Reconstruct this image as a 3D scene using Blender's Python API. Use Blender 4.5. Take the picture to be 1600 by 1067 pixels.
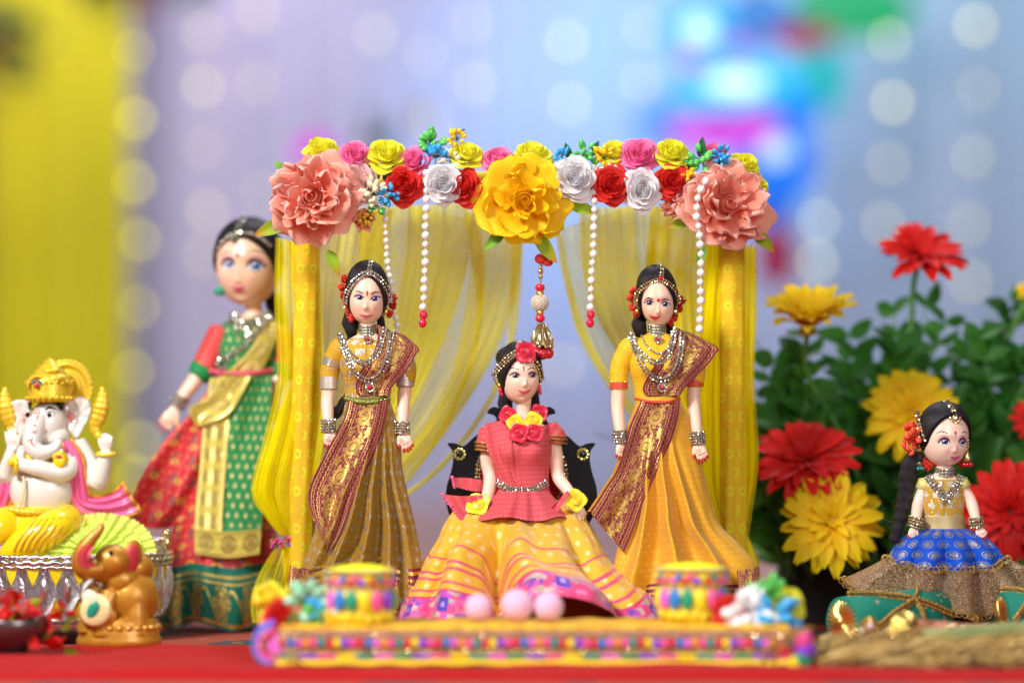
import bpy, math, random
import numpy as np
from mathutils import Vector, Matrix, Euler
from mathutils.bvhtree import BVHTree
random.seed(7); RS = np.random.RandomState(7)
PI = math.pi
SC = bpy.context.scene
for o in list(bpy.data.objects): bpy.data.objects.remove(o)
COL = SC.collection
# ------------------------------------------------------------------ camera, world, lights, exposure
F = 3778.0; CAMH = 0.18; TH = math.radians(2.37); DF = 2.15
cam = bpy.data.objects.new('camera', bpy.data.cameras.new('camera')); COL.objects.link(cam)
cam.location = (0, 0, CAMH); cam.rotation_euler = (PI/2+TH, 0, 0)
cam.data.lens = 85.0; cam.data.sensor_width = 36.0
cam.data.clip_start = 0.05; cam.data.clip_end = 60
cam.data.dof.use_dof = True; cam.data.dof.focus_distance = DF-0.012; cam.data.dof.aperture_fstop = 1.45
SC.camera = cam
SC.view_settings.view_transform = 'Standard'; SC.view_settings.look = 'None'
SC.view_settings.exposure = 0.40; SC.view_settings.gamma = 1.0
SC.cycles.max_bounces = 8; SC.cycles.transparent_max_bounces = 24
SC.cycles.use_denoising = True
W = bpy.data.worlds.new('World'); SC.world = W; W.use_nodes = True
W.node_tree.nodes['Background'].inputs[0].default_value = (0.80, 0.78, 0.86, 1)
W.node_tree.nodes['Background'].inputs[1].default_value = 0.13
def lamp(name, kind, loc, target, energy, color, size=1.0, sizey=None, spot=None, blend=.5):
    l = bpy.data.lights.new(name, kind); l.energy = energy; l.color = color
    if kind == 'AREA':
        l.shape = 'RECTANGLE'; l.size = size; l.size_y = sizey or size
    else: l.shadow_soft_size = size
    if spot: l.spot_size = math.radians(spot); l.spot_blend = blend
    o = bpy.data.objects.new(name, l); COL.objects.link(o); o.location = loc
    o.rotation_euler = (Vector(target)-Vector(loc)).to_track_quat('-Z', 'Y').to_euler()
    return o
lamp('key_softbox', 'AREA', (-1.25, 0.75, 1.55), (0.0, 2.2, 0.2), 52, (1.0, 0.965, 0.93), 0.5, 0.5)
lamp('fill_softbox', 'AREA', (0.7, 0.1, 0.9), (0.1, 2.2, 0.15), 17, (0.97, 0.97, 1.0), 0.8, 0.8)
lamp('top_softbox', 'AREA', (0.2, 2.9, 1.9), (0.0, 2.2, 0.1), 15, (0.96, 0.94, 1.0), 0.9, 0.6)
# stage lamps that colour the far curtain
lamp('wash_lavender', 'AREA', (-1.0, 5.6, 2.9), (-0.7, 7.2, 0.6), 27, (0.80, 0.56, 1.0), 1.6, 0.4)
lamp('wash_pale', 'AREA', (1.2, 5.6, 2.9), (1.1, 7.2, 0.5), 30, (0.22, 0.82, 0.95), 1.4, 0.4)
lamp('spot_blue', 'SPOT', (0.4, 5.2, 1.9), (0.30, 7.2, 1.10), 125, (0.10, 0.50, 1.0), 0.1, None, 44, 1.0)
lamp('spot_green', 'SPOT', (0.8, 5.2, 2.3), (0.95, 7.2, 1.75), 46, (0.02, 1.0, 0.55), 0.1, None, 26, 1.0)
lamp('wash_yellow', 'AREA', (-1.6, 5.2, 1.9), (-1.45, 6.9, 0.7), 13, (1.0, 0.97, 0.75), 0.8, 0.8)

# ------------------------------------------------------------------ mesh helpers
def Pw(u, v, d):                       # pixel of the photograph + world depth -> world point
    x = (u-800)/F; z = (533.5-v)/F
    dy = math.cos(TH)-z*math.sin(TH); dz = math.sin(TH)+z*math.cos(TH); t = d/dy
    return (x*t, d, CAMH+dz*t)
class Frame:                           # local modelling space: u right, v down, w towards the viewer, in px of size s
    def __init__(s, u, v, d, yaw=0):
        s.o = np.array(Pw(u, v, d)); s.u, s.v = u, v; s.s = d/F; s.c, s.n = math.cos(yaw), math.sin(yaw)
    def __call__(s, A):
        A = np.asarray(A, float); out = np.empty(A.shape)
        a = (A[..., 0]-s.u)*s.s; b = -A[..., 2]*s.s
        out[..., 0] = s.o[0]+a*s.c-b*s.n; out[..., 1] = s.o[1]+a*s.n+b*s.c
        out[..., 2] = s.o[2]-(A[..., 1]-s.v)*s.s
        return out
    def mat(s):                        # 4x4 for instances given in frame px with z-up axes (x right, y away, z up)
        return Matrix.Translation(s.o) @ Matrix.Rotation(math.atan2(s.n, s.c), 4, 'Z') @ Matrix.Scale(s.s, 4)
IDF = None
def cr(pts, n, closed=False):          # Catmull-Rom resample, uniform in arc length
    p = np.asarray(pts, float)
    if closed: q = np.vstack([p[-1], p, p[0], p[1]])
    else: q = np.vstack([2*p[0]-p[1], p, 2*p[-1]-p[-2]])
    out = []
    for i in range(1, len(q)-2):
        t = np.linspace(0, 1, 12, endpoint=False)[:, None]
        a, b, c, d = q[i-1], q[i], q[i+1], q[i+2]
        out.append(.5*((2*b)+(-a+c)*t+(2*a-5*b+4*c-d)*t**2+(-a+3*b-3*c+d)*t**3))
    out = np.vstack(out+[q[-2][None]])
    L = np.r_[0, np.cumsum(np.linalg.norm(np.diff(out[:, :min(3, out.shape[1])], axis=0), axis=1))]
    s = np.linspace(0, L[-1], n+1 if closed else n)
    if closed: s = s[:-1]
    return np.stack([np.interp(s, L, out[:, k]) for k in range(out.shape[1])], 1)
def plen(p): return float(np.linalg.norm(np.diff(np.asarray(p, float), axis=0), axis=1).sum())
def rotm(ax, ay, az):
    return np.array(Euler((ax, ay, az)).to_matrix())
WOFF = {}
class MB:
    def __init__(s): s.V = []; s.U = []; s.Q = []; s.T = []; s.QM = []; s.TM = []; s.n = 0
    def add(s, V, Q=None, T=None, uv=None, m=0):
        V = np.asarray(V, float).reshape(-1, 3)
        s.V.append(V); s.U.append(np.asarray(uv, float).reshape(-1, 2) if uv is not None else np.zeros((len(V), 2)))
        if Q is not None and len(Q):
            Q = np.asarray(Q, int).reshape(-1, 4); s.Q.append(Q+s.n); s.QM.append(np.full(len(Q), m))
        if T is not None and len(T):
            T = np.asarray(T, int).reshape(-1, 3); s.T.append(T+s.n); s.TM.append(np.full(len(T), m))
        s.n += len(V); return s
    def grid(s, P, uv=None, close=False, m=0):
        P = np.asarray(P, float); nv, nu = P.shape[:2]
        if uv is None:
            a, b = np.meshgrid(np.linspace(0, 1, nu), np.linspace(0, 1, nv)); uv = np.stack([a, b], -1)
        i = np.arange(nv-1)[:, None]*nu; j = np.arange(nu if close else nu-1)[None]; k = (j+1) % nu
        Q = np.stack([i+j, i+k, i+nu+k, i+nu+j], -1).reshape(-1, 4)
        return s.add(P.reshape(-1, 3), Q, None, np.asarray(uv).reshape(-1, 2), m)
    def tube(s, pts, r, n=8, cap=True, m=0, sq=1.0, up=None):
        p = np.asarray(pts, float); k = len(p); r = np.broadcast_to(np.asarray(r, float), (k,))
        t = np.gradient(p, axis=0); t /= np.linalg.norm(t, axis=1)[:, None]+1e-12
        a = np.array(up, float) if up is not None else (np.array([0, 0, 1.]) if abs(t[0][2]) < .9 else np.array([1., 0, 0]))
        A = []; 
        for q in t:
            a = a-q*a.dot(q); a /= np.linalg.norm(a)+1e-12; A.append(a)
        A = np.array(A); B = np.cross(t, A)
        th = np.linspace(0, 2*PI, n, endpoint=False)
        ring = p[:, None]+r[:, None, None]*(np.cos(th)[None, :, None]*A[:, None]*sq+np.sin(th)[None, :, None]*B[:, None])
        L = np.r_[0, np.cumsum(np.linalg.norm(np.diff(p, axis=0), axis=1))]
        uv = np.stack(np.broadcast_arrays(np.linspace(0, 1, n)[None], L[:, None]), -1)
        base = s.n; s.grid(ring, uv, True, m)
        if cap:
            s.add([p[0]-t[0]*r[0]*.5, p[-1]+t[-1]*r[-1]*.5], m=m); c0 = s.n-2
            j = np.arange(n); jn = (j+1) % n
            s.T.append(np.stack([base+jn, base+j, np.full(n, c0)], 1)); s.TM.append(np.full(n, m))
            o = base+(k-1)*n
            s.T.append(np.stack([o+j, o+jn, np.full(n, c0+1)], 1)); s.TM.append(np.full(n, m))
        return s
    def ball(s, c, r, nu=12, nv=8, m=0, R=None, f=None):
        r = np.broadcast_to(np.asarray(r, float), (3,))
        ph = np.linspace(1e-3, PI-1e-3, nv); th = np.linspace(0, 2*PI, nu, endpoint=False)
        D = np.stack([np.sin(ph)[:, None]*np.cos(th), np.sin(ph)[:, None]*np.sin(th), np.broadcast_to(np.cos(ph)[:, None], (nv, nu))], -1)
        if f is not None: D = f(D)
        X = D*r
        if R is not None: X = X @ np.asarray(R).T
        return s.grid(X+np.asarray(c, float), None, True, m)
    def box(s, c, h, m=0, R=None):
        a = np.array([[x, y, z] for x in (-1, 1) for y in (-1, 1) for z in (-1, 1)], float)*np.asarray(h, float)
        if R is not None: a = a @ np.asarray(R).T
        return s.add(a+np.asarray(c, float), [[0, 1, 3, 2], [4, 6, 7, 5], [0, 4, 5, 1], [2, 3, 7, 6], [0, 2, 6, 4], [1, 5, 7, 3]], m=m)
    def lathe(s, prof, n=32, c=(0, 0, 0), m=0, axis='v'):   # prof: (radius, height)
        p = np.asarray(prof, float); th = np.linspace(0, 2*PI, n, endpoint=False)
        x = p[:, :1]*np.cos(th); y = p[:, :1]*np.sin(th); z = np.broadcast_to(p[:, 1:2], x.shape)
        P = np.stack([x, z, y], -1) if axis == 'v' else np.stack([x, y, z], -1)
        L = np.r_[0, np.cumsum(np.linalg.norm(np.diff(p, axis=0), axis=1))]
        uv = np.stack(np.broadcast_arrays(np.linspace(0, 1, n)[None], L[:, None]), -1)
        return s.grid(P+np.asarray(c, float), uv, True, m)
    def merge(s, o, R=None, t=(0, 0, 0), sc=1.0, m=None):
        for a, V in enumerate(o.V): pass
        V = np.vstack(o.V)*sc
        if R is not None: V = V @ np.asarray(R).T
        b = s.n; s.V.append(V+np.asarray(t, float)); s.U.append(np.vstack(o.U)); s.n += len(V)
        for q, k in zip(o.Q, o.QM): s.Q.append(q+b); s.QM.append(k if m is None else np.full(len(k), m))
        for q, k in zip(o.T, o.TM): s.T.append(q+b); s.TM.append(k if m is None else np.full(len(k), m))
        return s
    def arrays(s):
        Q = np.vstack(s.Q) if s.Q else np.zeros((0, 4), int); T = np.vstack(s.T) if s.T else np.zeros((0, 3), int)
        return np.vstack(s.V), Q, T
    def bvh(s):
        V, Q, T = s.arrays(); return BVHTree.FromPolygons(V.tolist(), Q.tolist()+T.tolist())
    def mesh(s, name, mats, fr=None, off=(0, 0, 0), smooth=True):
        V, Q, T = s.arrays()
        if fr is not None: V = fr(V)
        V = V-np.asarray(off)
        if fr is not None: Q = Q[:, ::-1]; T = T[:, ::-1]
        me = bpy.data.meshes.new(name)
        me.vertices.add(len(V)); me.vertices.foreach_set('co', V.ravel())
        nl = len(Q)*4+len(T)*3; me.loops.add(nl); li = np.concatenate([Q.ravel(), T.ravel()])
        me.loops.foreach_set('vertex_index', li)
        me.polygons.add(len(Q)+len(T))
        ls = np.concatenate([np.arange(len(Q))*4, len(Q)*4+np.arange(len(T))*3]); me.polygons.foreach_set('loop_start', ls)
        uvl = me.uv_layers.new(name='UVMap'); UV = np.vstack(s.U)[li]; uvl.data.foreach_set('uv', UV.ravel())
        mi = np.concatenate(s.QM+s.TM) if (s.QM or s.TM) else np.zeros(0, int)
        me.polygons.foreach_set('material_index', mi.astype(int))
        me.polygons.foreach_set('use_smooth', np.full(len(Q)+len(T), smooth))
        for mm in (mats if isinstance(mats, (list, tuple)) else [mats]): me.materials.append(mm)
        me.update(); me.validate(); return me
    def build(s, name, mats, parent=None, fr=None, smooth=True, remesh=None, solid=None, sub=0, label=None, kind=None):
        off = WOFF.get(parent.name, np.zeros(3)) if parent else np.zeros(3)
        me = s.mesh(name, mats, fr, off, smooth)
        o = bpy.data.objects.new(name, me); COL.objects.link(o); o.parent = parent
        WOFF[o.name] = off
        if remesh or solid or sub:
            if solid:
                md = o.modifiers.new('s', 'SOLIDIFY'); md.thickness = solid; md.offset = 0
            if remesh:
                md = o.modifiers.new('r', 'REMESH'); md.mode = 'VOXEL'; md.voxel_size = remesh; md.use_smooth_shade = True
                md = o.modifiers.new('m', 'SMOOTH'); md.factor = .5; md.iterations = 4
            if sub:
                md = o.modifiers.new('u', 'SUBSURF'); md.levels = sub; md.render_levels = sub
            dg = bpy.context.evaluated_depsgraph_get(); dg.update()
            nm = bpy.data.meshes.new_from_object(o.evaluated_get(dg)); o.modifiers.clear(); o.data = nm
            if remesh:
                nm.materials.clear(); nm.materials.append(mats if not isinstance(mats, (list, tuple)) else mats[0])
                nm.polygons.foreach_set('use_smooth', np.full(len(nm.polygons), True))
        if label: o['label'] = label
        if kind: o['kind'] = kind
        return o
def thing(name, loc, label, cat, group=None, kind=None):
    o = bpy.data.objects.new(name, None); COL.objects.link(o); o.location = loc; o.empty_display_size = .01
    o['label'] = label; o['category'] = cat
    if group: o['group'] = group
    if kind: o['kind'] = kind
    WOFF[o.name] = np.array(loc, float); return o
def tag(o, label, cat, group=None):
    o['label'] = label; o['category'] = cat
    if group: o['group'] = group
    return o
def recentre(o):                       # a one-mesh thing gets its origin at its base
    me = o.data; n = len(me.vertices); a = np.empty(n*3); me.vertices.foreach_get('co', a); a = a.reshape(-1, 3)
    c = np.array([(a[:, 0].min()+a[:, 0].max())/2, (a[:, 1].min()+a[:, 1].max())/2, a[:, 2].min()])
    me.vertices.foreach_set('co', (a-c).ravel()); me.update(); o.location = c; WOFF[o.name] = c; return o
def inst(name, me, parent, M, label=None, mat=None):   # part sharing mesh data; M is its world matrix
    o = bpy.data.objects.new(name, me); COL.objects.link(o); o.parent = parent
    o.matrix_basis = Matrix.Translation(-Vector(WOFF.get(parent.name, (0, 0, 0)))) @ M
    WOFF[o.name] = WOFF.get(parent.name, np.zeros(3))
    if label: o['label'] = label
    return o
class Hug:                             # depth of what has been built so far, seen along the viewing axis, frame px
    def __init__(s): s.t = []
    def add(s, mb): s.t.append(mb.bvh()); return s
    def __call__(s, u, v, dflt=0.0):
        best = None
        for t in s.t:
            h = t.ray_cast(Vector((u, v, 900)), Vector((0, 0, -1)))
            if h[0] is not None and (best is None or h[0].z > best): best = h[0].z
        return dflt if best is None else best

# ------------------------------------------------------------------ node helpers
class N:
    nt = None
    def __init__(s, v): s.v = v
    @staticmethod
    def op(o, *a, clamp=False):
        n = N.nt.nodes.new('ShaderNodeMath'); n.operation = o; n.use_clamp = clamp
        for i, x in enumerate(a):
            x = x.v if isinstance(x, N) else x
            if isinstance(x, (int, float)): n.inputs[i].default_value = x
            else: N.nt.links.new(x, n.inputs[i])
        return N(n.outputs[0])
    def __add__(s, o): return N.op('ADD', s, o)
    __radd__ = __add__
    def __sub__(s, o): return N.op('SUBTRACT', s, o)
    def __rsub__(s, o): return N.op('SUBTRACT', o, s)
    def __mul__(s, o): return N.op('MULTIPLY', s, o)
    __rmul__ = __mul__
    def __truediv__(s, o): return N.op('DIVIDE', s, o)
    def __lt__(s, o): return N.op('LESS_THAN', s, o)
    def __gt__(s, o): return N.op('GREATER_THAN', s, o)
def sin(a): return N.op('SINE', a)
def cos(a): return N.op('COSINE', a)
def ab(a): return N.op('ABSOLUTE', a)
def fr_(a): return N.op('FRACT', a)
def fl(a): return N.op('FLOOR', a)
def mx(a, b): return N.op('MAXIMUM', a, b)
def mn(a, b): return N.op('MINIMUM', a, b)
def sq(a): return N.op('SQRT', a)
def at2(a, b): return N.op('ARCTAN2', a, b)
def pw(a, b): return N.op('POWER', a, b)
def near(a, c, w): return ab(a-c) < w
def inr(a, lo, hi): return (a > lo)*(a < hi)
def uvw(kind='UV'):
    t = N.nt.nodes.new('ShaderNodeTexCoord'); s = N.nt.nodes.new('ShaderNodeSeparateXYZ')
    N.nt.links.new(t.outputs[kind], s.inputs[0]); return N(s.outputs[0]), N(s.outputs[1]), N(s.outputs[2]), t.outputs[kind]
def comb(x, y, z=0.0):
    c = N.nt.nodes.new('ShaderNodeCombineXYZ')
    for i, a in enumerate((x, y, z)):
        a = a.v if isinstance(a, N) else a
        if isinstance(a, (int, float)): c.inputs[i].default_value = a
        else: N.nt.links.new(a, c.inputs[i])
    return c.outputs[0]
def noi(vec, scale=5, detail=3, rough=.5):
    n = N.nt.nodes.new('ShaderNodeTexNoise'); n.inputs['Scale'].default_value = scale; n.inputs['Detail'].default_value = detail
    n.inputs['Roughness'].default_value = rough
    if vec is not None: N.nt.links.new(vec, n.inputs['Vector'])
    return N(n.outputs['Fac'])
def vor(vec, scale=5, feat='F1', out='Distance'):
    n = N.nt.nodes.new('ShaderNodeTexVoronoi'); n.inputs['Scale'].default_value = scale; n.feature = feat
    if vec is not None: N.nt.links.new(vec, n.inputs['Vector'])
    return N(n.outputs[out]) if out == 'Distance' else n.outputs[out]
def mixc(f, a, b, mode='MIX'):
    n = N.nt.nodes.new('ShaderNodeMix'); n.data_type = 'RGBA'; n.blend_type = mode
    for i, x in ((0, f), (6, a), (7, b)):
        x = x.v if isinstance(x, N) else x
        if isinstance(x, (int, float)): n.inputs[i].default_value = x
        elif isinstance(x, tuple): n.inputs[i].default_value = (*x[:3], 1)
        else: N.nt.links.new(x, n.inputs[i])
    return n.outputs[2]
def setin(n, k, x):
    x = x.v if isinstance(x, N) else x
    if isinstance(x, tuple): n.inputs[k].default_value = (*x[:3], 1)
    elif isinstance(x, (int, float)): n.inputs[k].default_value = x
    else: N.nt.links.new(x, n.inputs[k])
def srgb(r, g, b): return tuple(((c/255)/12.92 if c <= 10 else (((c/255)+.055)/1.055)**2.4) for c in (r, g, b))
MATS = {}
def pmat(name, fn):
    if name in MATS: return MATS[name]
    m = bpy.data.materials.new(name); m.use_nodes = True; nt = m.node_tree; N.nt = nt
    b = nt.nodes['Principled BSDF']; out = nt.nodes['Material Output']
    r = fn() or {}
    for k, key in (('col', 'Base Color'), ('rough', 'Roughness'), ('metal', 'Metallic'), ('spec', 'Specular IOR Level'), ('sheen', 'Sheen Weight'),
                   ('coat', 'Coat Weight'), ('sss', 'Subsurface Weight'), ('trans', 'Transmission Weight'), ('alpha', 'Alpha'), ('aniso', 'Anisotropic')):
        if k in r: setin(b, key, r[k])
    if 'sss' in r: b.inputs['Subsurface Scale'].default_value = r.get('sscale', .002); b.inputs['Subsurface Radius'].default_value = (1, .5, .35)
    if 'sheen' in r: b.inputs['Sheen Roughness'].default_value = .4
    if 'ior' in r: b.inputs['IOR'].default_value = r['ior']
    if 'emis' in r:
        setin(b, 'Emission Color', r['emis']); setin(b, 'Emission Strength', r.get('estr', 1.0))
    if 'bump' in r:
        bn = nt.nodes.new('ShaderNodeBump'); setin(bn, 'Height', r['bump']); bn.inputs['Strength'].default_value = r.get('bstr', .5)
        bn.inputs['Distance'].default_value = r.get('bdist', .0005); nt.links.new(bn.outputs[0], b.inputs['Normal'])
    if 'tl' in r:                      # share of light let through the sheet
        t = nt.nodes.new('ShaderNodeBsdfTranslucent'); setin(t, 'Color', r.get('tlcol', r['col'])); mxs = nt.nodes.new('ShaderNodeMixShader')
        mxs.inputs[0].default_value = r['tl']; nt.links.new(b.outputs[0], mxs.inputs[1]); nt.links.new(t.outputs[0], mxs.inputs[2])
        nt.links.new(mxs.outputs[0], out.inputs[0])
    MATS[name] = m; return m
def M(name, col, rough=.5, metal=0., var=.12, vs=60, bump=0., bs=400, **kw):
    def f():
        x, y, z, v = uvw('Object')
        n = noi(v, vs, 3); d = dict(rough=rough, metal=metal, **kw)
        lo = tuple(c*(1-var*1.6) for c in col); hi = tuple(min(1, c*(1+var)) for c in col)
        d['col'] = mixc(n, lo, hi)
        if bump: d['bump'] = noi(v, bs, 2); d['bstr'] = bump
        return d
    return pmat(name, f)
GOLD = (.83, .58, .17); GOLDB = (.95, .74, .30)
def cellp(u, v, s, t=None, stag=True):        # local coords in staggered cells
    t = t or s; row = fl(v/t)
    uu = u/s+(fr_(row*.5) if stag else 0.0)
    return fr_(uu)-.5, fr_(v/t)-.5
def flower(x, y, k=5, R=.3, phase=0.0):
    r = sq(x*x+y*y); th = at2(y, x)
    return r < (R*(.62+.38*ab(cos(th*(k/2)+phase))))
def lotus(x, y, R=.42, k=7):                  # half-open lotus: nested petals with dark outlines
    r = sq(x*x+y*y); th = at2(y, x)
    pet = R*(.55+.45*ab(cos(th*(k/2))))
    rings = ab(sin(r*(PI*3.2/R))) > .33
    spokes = ab(sin(th*(k)))>.22
    return mx((r < pet)*rings*spokes, (r < R*.16))
def paisley(x, y, s=1.0):
    a = sq((x*x)/(.10*s)+(y*y)/(.20*s)); b = flower(x, y, 8, .18*s)
    return mx(inr(a, .82, 1.0), mx(inr(a, .55, .66), b))
def weave(u, v, k=9.0): return sin(u*k)*sin(v*k)
def cloth_mat(name, base, mask_fn, gold=GOLD, rough=.55, grough=.32, base2=None, bstr=.35, sheen=.04, wk=7.0, gm=.9):
    def f():
        u, v, _, vec = uvw('UV')
        m = mask_fn(u, v)
        n = noi(comb(u*.09, v*.09), 4, 3); wear = noi(comb(u, v), .9, 2)
        b = mixc(n, tuple(c*.82 for c in base), base2 or tuple(min(1, c*1.12) for c in base))
        g = mixc(wear, tuple(c*.72 for c in gold), gold)
        return dict(col=mixc(m, b, g), spec=.25, metal=m*gm, rough=m*(grough-rough)+rough, bump=weave(u, v, wk)*.5+m*1.4+n, bstr=bstr, bdist=.0003, sheen=sheen)
    return pmat(name, f)
# ------------------------------------------------------------------ materials
SKIN = pmat('doll_skin', lambda: (lambda v: dict(col=mixc(noi(v, 40, 2), (.88, .57, .41), (.92, .62, .47)), rough=.36, coat=.08, sss=.2, sscale=.004))(uvw('Object')[3]))
SKIN2 = pmat('doll_skin_pale', lambda: (lambda v: dict(col=mixc(noi(v, 40, 2), (.90, .61, .47), (.94, .67, .54)), rough=.34, coat=.1, sss=.2, sscale=.004))(uvw('Object')[3]))
HAIR = pmat('black_hair', lambda: (lambda u, v, z, vec: dict(col=(.008, .006, .009), rough=.42, spec=.35, bump=noi(comb(u*70, v*2.0), 6, 3), bstr=.8, bdist=.0006))(*uvw('UV')))
HAIRS = M('black_hair_strand', (.007, .006, .008), .4, var=.3)
def gemmat(): 
    x, y, z, v = uvw('Object'); n = vor(v, 900)
    return dict(col=mixc(n, (.50, .50, .42), (.93, .92, .86)), metal=.88, rough=.13)
GEM = pmat('rhinestone', gemmat)
GEMG = pmat('gold_rhinestone', lambda: dict(col=mixc(vor(uvw('Object')[3], 900), (.50, .33, .12), (.95, .80, .48)), metal=.9, rough=.16))
SETT = M('dull_silver_setting', (.34, .32, .24), .4, .85)
GOLDM = M('bright_gold', (.88, .62, .18), .28, .95, bump=.2, bs=900)
RUBY = M('red_stone', (.62, .008, .03), .12, 0, coat=.6)
REDB = M('red_glass_bead', (.75, .012, .05), .12, 0, coat=.7)
PEARL = M('pearl', (.86, .82, .80), .2, 0, var=.05, coat=.7, sheen=.15)
WHITE = M('eye_white', (.86, .86, .88), .25)
IRISB = M('blue_iris', (.02, .05, .17), .3); IRISL = M('light_blue_iris', (.08, .22, .60), .15, coat=.5); IRISG = M('grey_iris', (.09, .09, .14), .3)
PUP = M('black_paint', (.006, .006, .01), .2); GLINT = M('white_dot_paint', (.95, .95, .97), .2)
BROW = M('brow_paint', (.035, .022, .03), .4); LASH = M('lash_paint', (.02, .012, .03), .3)
LID = M('pink_eye_shadow', (.70, .33, .36), .35); LIDP = M('mauve_eye_shadow', (.38, .20, .28), .35)
LIPS = M('pink_lips', (.80, .17, .22), .22, coat=.4); LIPR = M('red_lips', (.68, .06, .06), .22, coat=.4); LIPH = M('hot_pink_lips', (.85, .06, .30), .22, coat=.4)
BIND = M('red_bindi', (.62, .008, .012), .35); HENNA = M('red_henna', (.66, .06, .07), .4); NOSEM = M('nostril_paint', (.62, .32, .26), .4)
FLOWR = M('orange_red_fabric_flower', (.78, .045, .02), .6, var=.3)
YELL = M('yellow_satin', (.92, .72, .02), .35, sheen=.3, var=.1); REDS = M('crimson_satin', (.72, .018, .06), .32, sheen=.35, var=.15)
MUSTARD = (.60, .36, .025)
def m_blouseA(u, v):
    x, y = cellp(u, v, 20, 17); x2, y2 = cellp(u+7, v+5, 11, 9)
    return mx(flower(x, y, 5, .36), flower(x2, y2, 4, .20))*(noi(comb(u, v), .35, 2) > .42)
BLA = cloth_mat('mustard_silver_brocade', (.58, .33, .02), m_blouseA, (.74, .68, .60), rough=.5, gm=.75, wk=3.2, bstr=.6)
BLB = cloth_mat('yellow_crinkled_silk', (.84, .50, .02), lambda u, v: near(fr_(v*.055+sin(u*.2)*.06), .5, .03)*.6, (.9, .6, .1), wk=3.0, bstr=.6)
def m_dots(s, R=.22, k=6):
    def f(u, v):
        x, y = cellp(u, v, s, s*.86); return flower(x, y, k, R)
    return f
def m_skA(u, v):
    x, y = cellp(u+noi(comb(u*.05, v*.05), 1.0)*14, v, 15, 17); n = noi(comb(u*.09, v*.020), 7, 4, .65)
    return mx(flower(x, y, 5, .30)*(noi(comb(u*.03, v*.03), 2) > .46), (n > .57))*(noi(comb(u, v), .6, 2) > .40)
SKA = cloth_mat('mustard_brown_metallic_silk', (.34, .165, .008), m_skA, (.66, .57, .45), rough=.42, gm=.8, base2=(.52, .29, .012), bstr=.7)
def m_skB(u, v):
    x, y = cellp(u, v, 9, 9); d = (ab(x)+ab(y)) < .26; l = near(ab(x)+ab(y), .42, .05)
    return mx(d*.8, l*.45)*(noi(comb(u*.04, v*.04), 1.2, 2) > .44)
SKB = cloth_mat('orange_yellow_silk', (.76, .33, .012), m_skB, (.95, .60, .08), rough=.40, gm=.35, base2=(.86, .44, .018), sheen=.35)
def m_border(L=46.0, w=1.0):           # u runs 0..1 across the border, v along it in px
    def f(u, v):
        rails = mx(mx(near(u, .06, .008), near(u, .94, .008)), mx(near(u, .25, .008), near(u, .75, .008)))
        ch = fr_(v/4.6); zz = ab(fr_(v/9.0)-.5)*.05
        chain = mx(near(u+zz, .125, .013), mx(near(u-zz, .185, .013), mx(near(u+zz, .815, .013), near(u-zz, .875, .013))))*near(ch, .5, .38)
        t = v/L; c = (u-.5)/.25; X = c*.5; Y = fr_(t)-.5; Y2 = fr_(t+.5)-.5
        def lot(X, Y, R, k):
            r = sq(X*X+Y*Y); th = at2(Y, X); ed = R*(.70+.30*ab(cos(th*(k/2.0))))
            veins = ab(sin(th*(k*1.5))) > .30; rg = ab(sin(r*(PI*2.6/R))) > .28
            return mx((r < ed)*veins*rg, near(r, R*.20, R*.07))
        big = lot(X, Y, .40, 9); sm = lot((ab(X)-.40)*1.1, Y2*1.1, .22, 6)
        vine = ab(X-sin(t*PI*2.0)*.20); vn = mx(vine < .022, near(vine, .075, .013)*(fr_(v/2.6) > .35))
        fil = (sin(X*46.0+sin(Y*21.0)*2.0)*sin(Y*34.0+sin(X*17.0)*2.0)) > .42
        inn = inr(u, .27, .73); worn_sheen = noi(comb(u*5.0, v*.16), 1.0, 3) > .36  # gold dims by wear and by viewing angle, both put into the mask
        return mx(mx(rails, chain), inn*mx(mx(big, sm), mx(vn, fil*.55)))*(worn_sheen*.62+.38)
    return f
MAROON = (.21, .018, .045)
PALLU = cloth_mat('maroon_gold_lotus_border', MAROON, m_border(50.0), (.80, .54, .13), rough=.6, grough=.36, wk=5, bstr=.7)
def m_hem(u, v):                       # v: 0..1 down the hem, u px along
    rails = mx(near(v, .10, .035), mx(near(v, .24, .03)*near(fr_(u/5.0), .5, .34), near(v, .93, .03)))
    x = fr_(u/24.0)-.5; return mx(rails, inr(v, .32, .9)*lotus(x, (v-.60)*1.1, .38, 7))
HEM = cloth_mat('maroon_gold_hem', MAROON, m_hem, (.90, .58, .13), rough=.6)
def m_pink(u, v):
    x, y = cellp(u, v, 6, 7.5); return mx(near(ab(x)+ab(y), .38, .07), (ab(x)+ab(y)) < .12)*.8
PINKB = cloth_mat('coral_pink_brocade', (.74, .055, .09), m_pink, (.86, .30, .24), rough=.5, gm=.3, base2=(.82, .09, .13), bstr=.5)
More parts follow.
